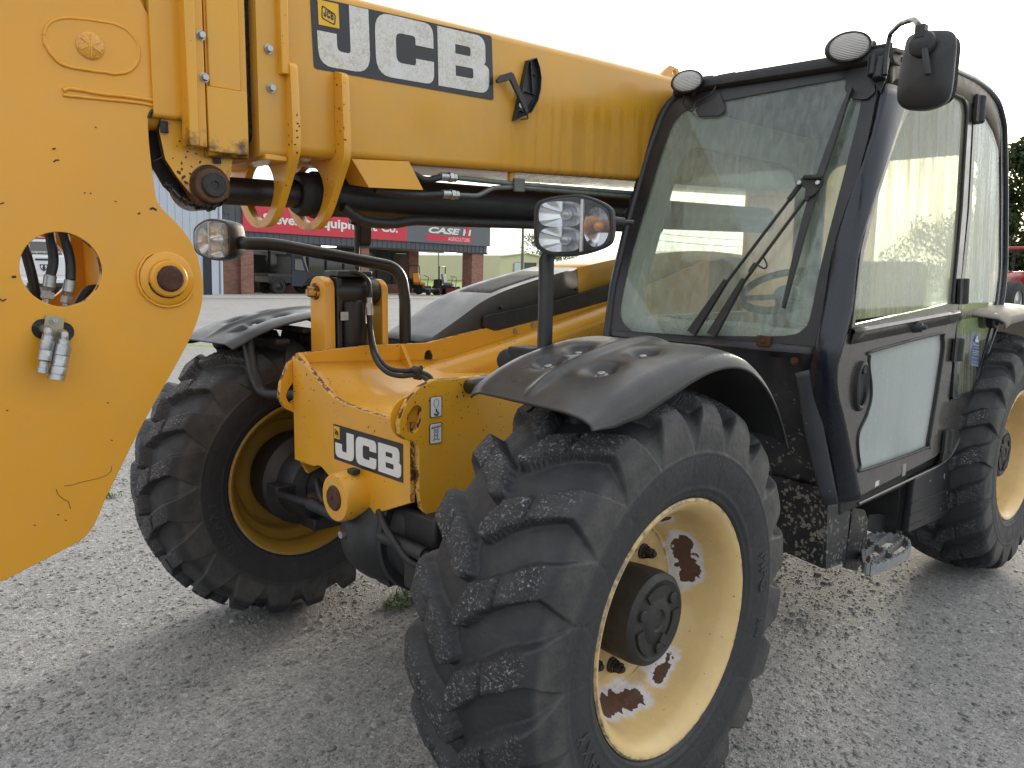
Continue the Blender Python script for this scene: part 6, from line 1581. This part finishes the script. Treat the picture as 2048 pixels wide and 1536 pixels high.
mb = MB(); c = PX(1845, 88, y=my-.03); mb.lathe(c, (0, -1, 0), [(0, .040), (.012, .038), (.018, .03), (.02, .001)], 24); mb.box(c+V(-.005, -.005, .035), (.03, .03, .04)); mb.tube([c+V(.015, -.02, -.02), c+V(.035, -.03, -.10)], .010, 8); mb.build('mirror_clamp', M['plas'], MR, 40, .003)
ap = [PW(1770, 150, .05), PW(1772, 110, .05), PW(1780, 68, .06), PX(1800, 48, y=1.22), PX(1828, 38, y=1.1), PX(1838, 50, y=my-.02), PX(1845, 80, y=my-.02)]
mb = MB(); mb.tube(fillet(ap, .03, 5), .0085, 10); mb.build('mirror_arm', M['blk'], MR, 50)
q0 = PW(1766, 118, .03); q1 = PW(1758, 160, .03)
mb = MB(); mb.cyl(q0, q1, .024, n=18, ch=.003); q2 = PW(1748, 112, .03); q3 = PW(1744, 152, .03); mb.cyl(q2, q3, .016, n=14, ch=.003); mb.box((q0+q3)/2+V(-.01, .02, 0), (.06, .03, .08)); mb.build('mirror_hinge', M['blk'], MR, 35)
plate('mirror_bracket', [PW(u, v, .012) for u, v in ((1728, 108), (1765, 96), (1778, 118), (1772, 160), (1762, 188), (1748, 165), (1735, 135))], .008, M['blkm'], MR, WNR, holes=[circle(PW(1748, 104+16, .012), WNR.orthogonal().normalized(), WNR.cross(WNR.orthogonal().normalized()), .008, 10)], bevel=.002)
tag(MR, 'black mirror back on a bent arm at the cab corner')

# ------------------------------------------------------------------ door
DR = empty('door', (0, 0, 0), TH)
up_o = [(1706, 640), (1722, 500), (1746, 400), (1788, 268), (1816, 200), (1850, 186), (1905, 176), (1940, 192), (1946, 215), (1935, 420), (1918, 612)]
up_i = [(1712, 648), (1712, 610), (1730, 500), (1754, 405), (1796, 272), (1822, 216), (1852, 198), (1902, 186), (1928, 198), (1934, 222), (1922, 420), (1905, 606)]
plate('door_frame', fillet([PS(u, v, .004) for u, v in up_o+[(1912, 640), (1700, 672)]], .012, 3, True), .022, M['door'], DR, -SN, holes=[fillet([PS(u, v, .004) for u, v in up_i], [.004, .02, .02, .02, .02, .04, .02, .04, .03, .02, .02, .01], 3, True)], bevel=.003)
plate('door_glass', [PS(u, v, -.004) for u, v in up_o], .006, M['gdoor'], DR, -SN, bevel=0)
# black rubber round the glass
seal = fillet([PS(u, v, .003) for u, v in ((1905, 606), (1922, 420), (1934, 222), (1928, 198), (1902, 186))], .03, 4)
mb = MB(); mb.tube(seal, .007, 8); mb.build('door_seal', M['rubber'], DR, 50)
low = [(1694, 668), (1912, 626), (1915, 640), (1908, 690), (1893, 870), (1885, 900), (1870, 915), (1722, 992), (1712, 985), (1697, 905), (1682, 822), (1674, 765), (1676, 735)]
fr_ = [(1746, 702), (1875, 668), (1886, 676), (1884, 720), (1858, 880), (1850, 896), (1728, 940), (1720, 930), (1715, 890), (1718, 862), (1732, 832), (1741, 800), (1742, 770), (1738, 735), (1739, 712)]
fi = smoothpts([PX(u, v, x=XS+.006) for u, v in fr_], 4, True)
plate('door_panel', fillet([PX(u, v, x=XS+.006) for u, v in low], .02, 3, True), .02, M['door'], DR, (-1, 0, 0), holes=[fi], bevel=.004, res=2)
plate('door_pane', fillet([PX(u, v, x=XS-.006) for u, v in ((1736, 690), (1890, 655), (1890, 700), (1862, 905), (1722, 952), (1706, 880), (1725, 820))], .01, 2, True), .005, M['frost'], DR, (-1, 0, 0), bevel=0)
mb = MB(); mb.tube([p+V(.001, 0, 0) for p in fi]+[fi[0]+V(.001, 0, 0)], .006, 8, cap=False); mb.build('glass_seal', M['rubber'], DR, 50)
# pressed ledge under the window
mb = MB(); rows = []
for t in np.linspace(0, 1, 10):
    p = PS(1696+(1908-1696)*t, 660+(622-660)*t, .0)
    rows.append([p+V(.0, 0, .004), p+V(.022, 0, .002), p+V(.026, 0, -.006), p+V(.020, 0, -.014), p+V(.010, 0, -.05)])
mb.grid(rows, flip=True); mb.build('door_ledge', M['door'], DR, 50, solid=.003)
q = PX(1826, 654, x=XS+.012); mb = MB(); mb.lathe(q, (1, .15, 0), [(0, .024), (.02, .022), (.035, .018), (.038, .010), (.05, .008), (.052, .001)], 22); mb.build('window_catch', M['plas'], DR, 40)
hc_ = PX(1720, 772, x=XS+.008); ey_ = (PX(1724, 722, x=XS)-PX(1716, 824, x=XS)); hz = ey_.length/2; ez_ = ey_.normalized(); ex_ = V(0, ez_.z, -ez_.y)
rows = []
mb = MB()
for s, d in ((1.0, -.004), (.96, .012), (.86, .016), (.76, .012), (.70, .002), (.4, .001), (.02, .001)):
    r_ = circle(hc_+V(d, 0, 0)+ez_*(-.02 if s < .75 else 0), ex_, ez_, .053*s, 32, hz*(s if s > .75 else s*.86)); rows.append(r_+[r_[0]])
mb.grid(rows); mb.build('door_handle', M['plas'], DR, 45)
mb = MB(); q = hc_+ez_*hz*.62; mb.cyl(q, q+V(.016, 0, 0), .014, n=14, ch=.002); mb.build('door_lock', M['blkm'], DR, 40)
def hinge(u0, v0, u1, v1, r=.030):
    a = PS(u0, v0, .012); b = PS(u1, v1, .012)
    mb = MB(); mb.cyl(a, b, r, n=18, ch=.003); d = V(0, -1, 0); mb.prism([a+V(0, -.065, 0), a, b, b+V(0, -.065, 0)], (.012, 0, 0)); mb.build('hinge', M['blkm'], DR, 40, .003)
hinge(1960, 193, 1956, 246, .026); hinge(1926, 557, 1924, 608, .026); hinge(1917, 676, 1912, 722, .026); hinge(1897, 858, 1892, 904, .024)
mb = MB(); q = PX(1808, 940, x=XS+.007); mb.box(q, (.002, .035, .05)); mb.build('door_label', M['steel'], DR, 0)
mb = MB(); q = PX(1754, 967, x=XS+.007); mb.box(q, (.002, .035, .02)); mb.build('door_label', M['wwhite'], DR, 0)
tag(DR, 'cab door with misted upper pane and frosted lower pane')
# rear quarter panel: frame, glass, pillar behind the door
qo = [(1950, 186), (1958, 172), (1978, 184), (1995, 205), (2008, 255), (2010, 400), (2009, 540), (2003, 600), (1990, 650), (1962, 730), (1945, 788), (1896, 800), (1914, 640), (1938, 420)]
qi = [(1956, 190), (1962, 180), (1978, 192), (1991, 212), (2002, 258), (2003, 400), (2002, 540), (1996, 598), (1984, 648), (1956, 730), (1940, 780), (1903, 791), (1921, 640), (1944, 420)]
plate('quarter_frame', fillet([PS(u, v, 0) for u, v in qo], .03, 3, True), .02, M['cab'], CB, -SN, holes=[fillet([PS(u, v, 0) for u, v in qi], .03, 3, True)], bevel=.002)
plate('quarter_glass', [PS(u, v, -.006) for u, v in qo], .006, M['gq'], CB, -SN, bevel=0)
rt = fillet([PS(u, v, .0) for u, v in ((1800, 122), (1910, 142), (1950, 160), (1978, 180), (1997, 204), (2009, 250), (2011, 400), (2010, 540), (2004, 600), (1990, 655), (1962, 738), (1945, 800), (1918, 880), (1902, 912), (1880, 930), (1800, 968), (1716, 1008))], .05, 4)
mb = MB(); k_ = next(i for i, p in enumerate(rt) if p.z < 1.0); mb.tube(rt[:k_+1], .014, 12); mb.build('frame_tube', M['cab'], CB, 50)
mb = MB(); mb.tube(rt[k_:], .007, 10); mb.build('sill_edge', M['door'], CB, 50)
qb = [(1903, 802), (1946, 792), (1922, 868), (1905, 905), (1886, 918)]
plate('quarter_panel', [PX(u, v, x=XS) for u, v in ((1898, 800), (1946, 790), (1925, 870), (1905, 908), (1885, 930), (1893, 880))], .02, M['door'], CB, (-1, 0, 0), bevel=.003)
# information sticker on the quarter glass
st = [PS(u, v, .003) for u, v in ((1939, 731), (1956, 734), (1963, 665), (1946, 663))]
plate('sticker', st, .001, M['dblue'], CB, SN, bevel=0)
sc_ = st[0]+(st[1]-st[0])*.5; eu_ = (st[3]-st[0]); ew = (st[1]-st[0])
mb = MB()
for a, b, c, d in ((.3, .7, .72, .80), (.42, .58, .80, .90), (.2, .8, .62, .635), (.2, .8, .55, .56), (.15, .85, .45, .46), (.15, .85, .40, .41), (.15, .85, .35, .36), (.15, .85, .24, .25), (.15, .85, .12, .14), (.1, .9, .03, .05)):
    q = lambda s, t: st[0]+ew*s+eu_*t+SN*.002
    mb.add([q(a, c), q(b, c), q(b, d), q(a, d)], [(0, 1, 2, 3)])
mb.build('sticker_print', M['white'], CB, 0)
q = PS(1984, 640, .012); mb = MB(); mb.lathe(q, (1, -.15, 0), [(-.01, .040), (.018, .040), (.024, .034), (.024, .028), (.018, .026), (.020, .001)], 28); mb.build('window_catch', M['plas'], CB, 35)
mb = MB()
for k in range(8): a = k*math.pi/4; mb.tube([q+V(.022, 0, 0), q+V(.022, .03*math.cos(a), .03*math.sin(a))], .0022, 5)
mb.build('catch_spokes', M['blkm'], CB, 30)
q = PS(2002, 642, .03); mb = MB(); mb.box(q, (.03, .04, .03)); mb.cyl(q+V(0, -.06, 0), q, .008, n=8); mb.build('catch_stay', M['plas'], CB, 30, .004)

# sill, lower side, step, battery box
LS = empty('underbody', (0, 0, 0), TH)
mb = MB(); mb.bx(.30, 1.0, 1.30, 2.45, .62, .70); mb.build('cab_floor', M['blkm'], LS, 30, .01)
a_ = [PX(u, v, y=1.16) for u, v in ((1545, 985), (1654, 1012))]
mp_ = [V(.42, 1.235, .74), V(.965, 1.235, .74), V(.965, 1.20, .36), V(.80, 1.20, .34), V(.42, 1.20, .42)]
mb = MB(); mb.prism([V(.40, 1.22, .76), V(.972, 1.22, .735), PX(1645, 1137, y=1.22), PX(1560, 1100, y=1.22), V(.40, 1.22, .42)], (0, .012, 0)); mb.build('splash_panel', M['mud'], LS, 30, .003)
s0 = PX(1645, 1137, y=1.22)
mb = MB(); mb.prism([V(.985, 1.222, .70), V(1.0, 1.40, .695), PX(1690, 1125, x=.985), V(s0.x+.012, 1.222, s0.z)], (-.012, 0, 0)); mb.build('splash_panel', M['mudl'], LS, 30, .003)
bkt = [PX(u, v, x=.98) for u, v in ((1706, 1015), (1730, 1020), (1737, 1040), (1733, 1090), (1722, 1130), (1712, 1142), (1690, 1136), (1696, 1090))]
plate('step_bracket', bkt, .012, M['mud'], LS, (-1, 0, 0), bevel=.002)
mb = MB(); mb.bx(.70, .72, 1.40, 2.3, .36, .66); mb.bx(.72, .98, 1.95, 1.97, .38, .66); mb.build('step_recess', M['blkm'], LS, 30, .004)
# step tread with teeth
ST = empty('step', (0, 0, 0), TH)
zs = .415
sp_ = [PX(u, v, z=zs) for u, v in ((1733, 1068), (1775, 1062), (1818, 1078), (1820, 1098), (1735, 1126), (1727, 1110))]
ring_o = smoothpts([PX(u, v, z=zs) for u, v in ((1730, 1076), (1760, 1066), (1800, 1072), (1819, 1084), (1812, 1100), (1780, 1118), (1740, 1130), (1728, 1118))], 3, True)
cen_ = sum(ring_o, V(0, 0, 0))/len(ring_o)
mb = MB(); n_ = len(ring_o)
for i in range(n_):
    a = ring_o[i]; b = ring_o[(i+1) % n_]; t = (b-a).normalized(); nn_ = V(t.y, -t.x, 0)*.006
    mb.prism([a-nn_, b-nn_, b+nn_, a+nn_], (0, 0, -.04))
    c = a.lerp(b, .5); mb.prism([c-t*.006-nn_*.8, c+t*.006-nn_*.8, c+t*.006+nn_*.8, c-t*.006+nn_*.8], (0, 0, .006))
mb.build('step_rim', M['alu'], ST, 30)
for f0, f1 in (((1742, 1124), (1806, 1076)), ((1729, 1104), (1776, 1068)), ((1736, 1078), (1790, 1112))):
    a = PX(*f0, z=zs); b = PX(*f1, z=zs); t = (b-a).normalized(); nn_ = V(t.y, -t.x, 0)*.005
    mb = MB(); mb.prism([a-nn_, b-nn_, b+nn_, a+nn_], (0, 0, -.03)); L = (b-a).length; k = int(L/.032)
    for i in range(k): c = a.lerp(b, (i+.5)/k); mb.prism([c-t*.005-nn_*.8, c+t*.005-nn_*.8, c+t*.005+nn_*.8, c-t*.005+nn_*.8], (0, 0, .006))
    mb.build('step_bar', M['alu'], ST, 30)
hg = [PX(u, v, x=.93) for u, v in ((1760, 1028), (1778, 1032), (1815, 1080), (1800, 1092), (1735, 1060), (1738, 1030))]
plate('step_hanger', hg, .008, M['blkm'], ST, (-1, 0, 0), bevel=.001)
q = PX(1733, 1118, x=1.0); mb = MB(); mb.cyl(q+V(-.05, 0, 0), q+V(.01, 0, 0), .016, n=14, ch=.002); mb.build('step_pin', M['rust'], ST, 35)
plate('step_arm', [PX(u, v, x=.985) for u, v in ((1727, 1080), (1735, 1090), (1742, 1116), (1738, 1128), (1728, 1128), (1722, 1110))], .01, M['mudl'], ST, (-1, 0, 0), bevel=.002)
# battery box beside the step, with pressed lines
bb = [(1830, 958), (1884, 930), (1922, 872), (1946, 795), (1962, 735), (1972, 742), (1950, 860), (1934, 960), (1921, 1000), (1914, 1022), (1816, 1066)]
bbp = [PX(u, v, x=1.035) for u, v in bb]
plate('battery_box', fillet(bbp, .015, 3, True), .03, M['barr'], LS, (-1, 0, 0), bevel=.004)
for (u0, v0), (u1, v1) in (((1824, 1006), (1935, 966)), ((1820, 1030), (1926, 992)), ((1817, 1052), (1918, 1012))):
    a = PX(u0, v0, x=1.036); b = PX(u1, v1, x=1.036); mb = MB(); mb.tube([a, b], .004, 6); mb.build('box_rib', M['blkm'], LS, 40)
mb = MB(); mb.bx(.62, 1.02, 1.80, 1.815, .40, .78) if False else mb.prism([PX(1830, 958, x=1.03), PX(1816, 1066, x=1.03), PX(1816, 1066, x=1.03)+V(-.35, 0, 0), PX(1830, 958, x=1.03)+V(-.35, 0, 0)], (0, .012, 0)); mb.build('box_end', M['blkm'], LS, 30)
# rear mudguard
rows = []
mb = MB()
for y, z in ((2.47, 1.352), (2.49, 1.366), (2.55, 1.376), (2.75, 1.385), (3.0, 1.392), (3.3, 1.375), (3.55, 1.30), (3.7, 1.15)):
    rows.append([V(.70, y, z), V(.80, y, z+.01), V(1.05, y, z+.006), V(1.15, y, z-.006), V(1.178, y, z-.02), V(1.18, y, z-.05)])
mb.grid(rows, flip=True); mb.build('wheel_guard', simple('dusty_rear_guard', (0.34, 0.31, 0.27), .7), TH, 45, solid=.008)

# ------------------------------------------------------------------ cab interior
IN = empty('cab_interior', (0, 0, 0), TH)
# far side wall with its large window; rear wall with window
def wall_x(x, mat):
    o_ = [V(x, 1.02, .9), V(x, 1.06, 1.35), V(x, 1.44, 2.30), V(x, 2.74, 2.30), V(x, 2.80, .9)]
    i_ = fillet([V(x, 1.20, 1.34), V(x, 1.50, 2.12), V(x, 2.62, 2.12), V(x, 2.66, 1.34)], .14, 6, True)
    plate('cab_wall', o_, .04, mat, IN, (-1, 0, 0), holes=[i_], bevel=.003)
    plate('cab_glass', [V(x-.02, 1.12, 1.30), V(x-.02, 1.48, 2.16), V(x-.02, 2.66, 2.16), V(x-.02, 2.70, 1.30)], .005, M['grear'], IN, (-1, 0, 0), bevel=0)
wall_x(.075, M['inter'])
o_ = [V(.05, 2.76, .7), V(.05, 2.74, 2.30), V(1.0, 2.74, 2.30), V(1.03, 2.76, .7)]
i_ = fillet([V(.14, 2.75, 1.40), V(.14, 2.75, 2.14), V(.92, 2.75, 2.14), V(.92, 2.75, 1.40)], .12, 6, True)
plate('cab_wall', o_, .03, M['liner'], IN, (0, 1, 0), holes=[i_], bevel=.003)
plate('cab_glass', [V(.1, 2.77, 1.36), V(.1, 2.77, 2.18), V(.96, 2.77, 2.18), V(.96, 2.77, 1.36)], .005, M['grear'], IN, (0, 1, 0), bevel=0)
mb = MB(); rows = []
for y, z in ((1.09, 1.275), (1.12, 1.335), (1.20, 1.345), (1.36, 1.335), (1.42, 1.30), (1.44, 1.10)): rows.append([V(.10, y, z), V(.3, y, z), V(.55, y, z), V(.8, y, z-.004), V(1.0, y, z-.01)])
mb.grid(rows); mb.build('dashboard', M['dash'], IN, 50, solid=.02)
for xa, xb in ((.27, .44), (.72, .90)):
    mb = MB(); mb.bx(xa, xb, 1.17, 1.25, 1.344, 1.352); mb.build('air_vent', M['seat'], IN, 30, .004)
mb = MB(); c = V(.58, 1.56, 1.47); ax_ = V(0, -.45, .9).normalized(); e1 = V(1, 0, 0); e2 = ax_.cross(e1); pts = circle(c, e1, e2, .185, 40); mb.tube(pts+[pts[0]], .016, 10, cap=False)
for a in (R(90), R(210), R(330)): mb.tube([c-ax_*.03, c+(e1*math.cos(a)+e2*math.sin(a))*.18], .012, 8)
mb.cyl(c-ax_*.05, c+ax_*.005, .05, n=20, ch=.008); mb.tube([c-ax_*.04, V(.58, 1.42, 1.15)], .04, 12); mb.build('steering_wheel', M['plas'], IN, 50)
mb = MB(); mb.bx(.36, .82, 1.95, 2.42, 1.02, 1.16); mb.build('seat_cushion', M['seat'], IN, 40, .05, 4)
mb = MB(); mb.box((.59, 2.46, 1.36), (.46, .12, .50), Matrix.Rotation(R(-10), 3, 'X')); mb.build('seat_back', M['seat'], IN, 40, .05, 4)
mb = MB(); mb.bx(.40, .80, 1.95, 2.45, .7, 1.02); mb.build('seat_base', M['blkm'], IN, 30, .02)
mb = MB(); mb.bx(.12, .30, 1.7, 2.5, .7, 1.2); mb.build('console', M['liner'], IN, 30, .03)

# ------------------------------------------------------------------ wipers
WP = empty('wiper', (0, 0, 0), TH)
def warm(u0, v0, u1, v1, uk, vk):
    a = PW(u0, v0, .03); k = PW(uk, vk, .035); b = PW(u1, v1, .03)
    mb = MB(); e = (k-a).normalized(); sd_ = e.cross(WNR)
    mb.prism([a-sd_*.020, a+sd_*.020, k+sd_*.008, k-sd_*.008], WNR*.016); mb.tube([k-e*.01, b], .0065, 8); mb.build('wiper_arm', M['blkm'], WP, 30, .002)
warm(1385, 668, 1600, 372, 1455, 562); warm(1425, 672, 1630, 372, 1490, 560)
a = PW(1500, 545, .04); b = PW(1512, 527, .04); mb = MB(); mb.cyl(a, b, .010, n=8); mb.tube(smoothpts([PW(u, v, .04) for u, v in ((1512, 528), (1528, 537), (1534, 530), (1528, 515))], 5), .0035, 6); mb.build('washer_hose', M['rubber'], WP, 40)
plate('wiper_head', fillet([PW(u, v, .035) for u, v in ((1592, 368), (1606, 360), (1610, 352), (1640, 352), (1650, 362), (1640, 382), (1625, 396), (1612, 395), (1614, 378))], .006, 2, True), .012, M['blkm'], WP, WNR, bevel=.001)
for u, v in ((1599, 366), (1636, 366)): q = PW(u, v, .048); mb = MB(); mb.cyl(q, q+WNR*.006, .009, n=12, ch=.001); mb.build('pivot_bolt', M['steel'], WP, 30)
for (u0, v0, u1, v1) in ((1600, 370, 1578, 400), (1634, 372, 1612, 402)): mb = MB(); mb.tube([PW(u0, v0, .036), PW(u1, v1, .036)], .010, 8); mb.build('arm_clip', M['blkm'], WP, 30)
mb = MB(); q = [PW(1608, 355, .05), PW(1644, 355, .05)]; mb.tube(q, .008, 8); mb.build('spray_bar', M['blkm'], WP, 40)
bl_ = [PW(u, v, .022) for u, v in ((1705, 178), (1690, 215), (1668, 280), (1640, 360), (1620, 420), (1598, 500), (1583, 560), (1568, 616))]
mb = MB(); rows = []
for i, p in enumerate(smoothpts(bl_, 4)):
    w_ = .004+.010*math.sin(math.pi*i/28); rows.append([p+V(-w_, 0, 0), p+V(-w_, 0, 0)+WNR*.014, p+V(w_, 0, 0)+WNR*.014, p+V(w_, 0, 0), p-WNR*.014])
rows = [r_+[r_[0]] for r_ in rows]; mb.grid(rows); mb.build('wiper_blade', M['plas'], WP, 30)
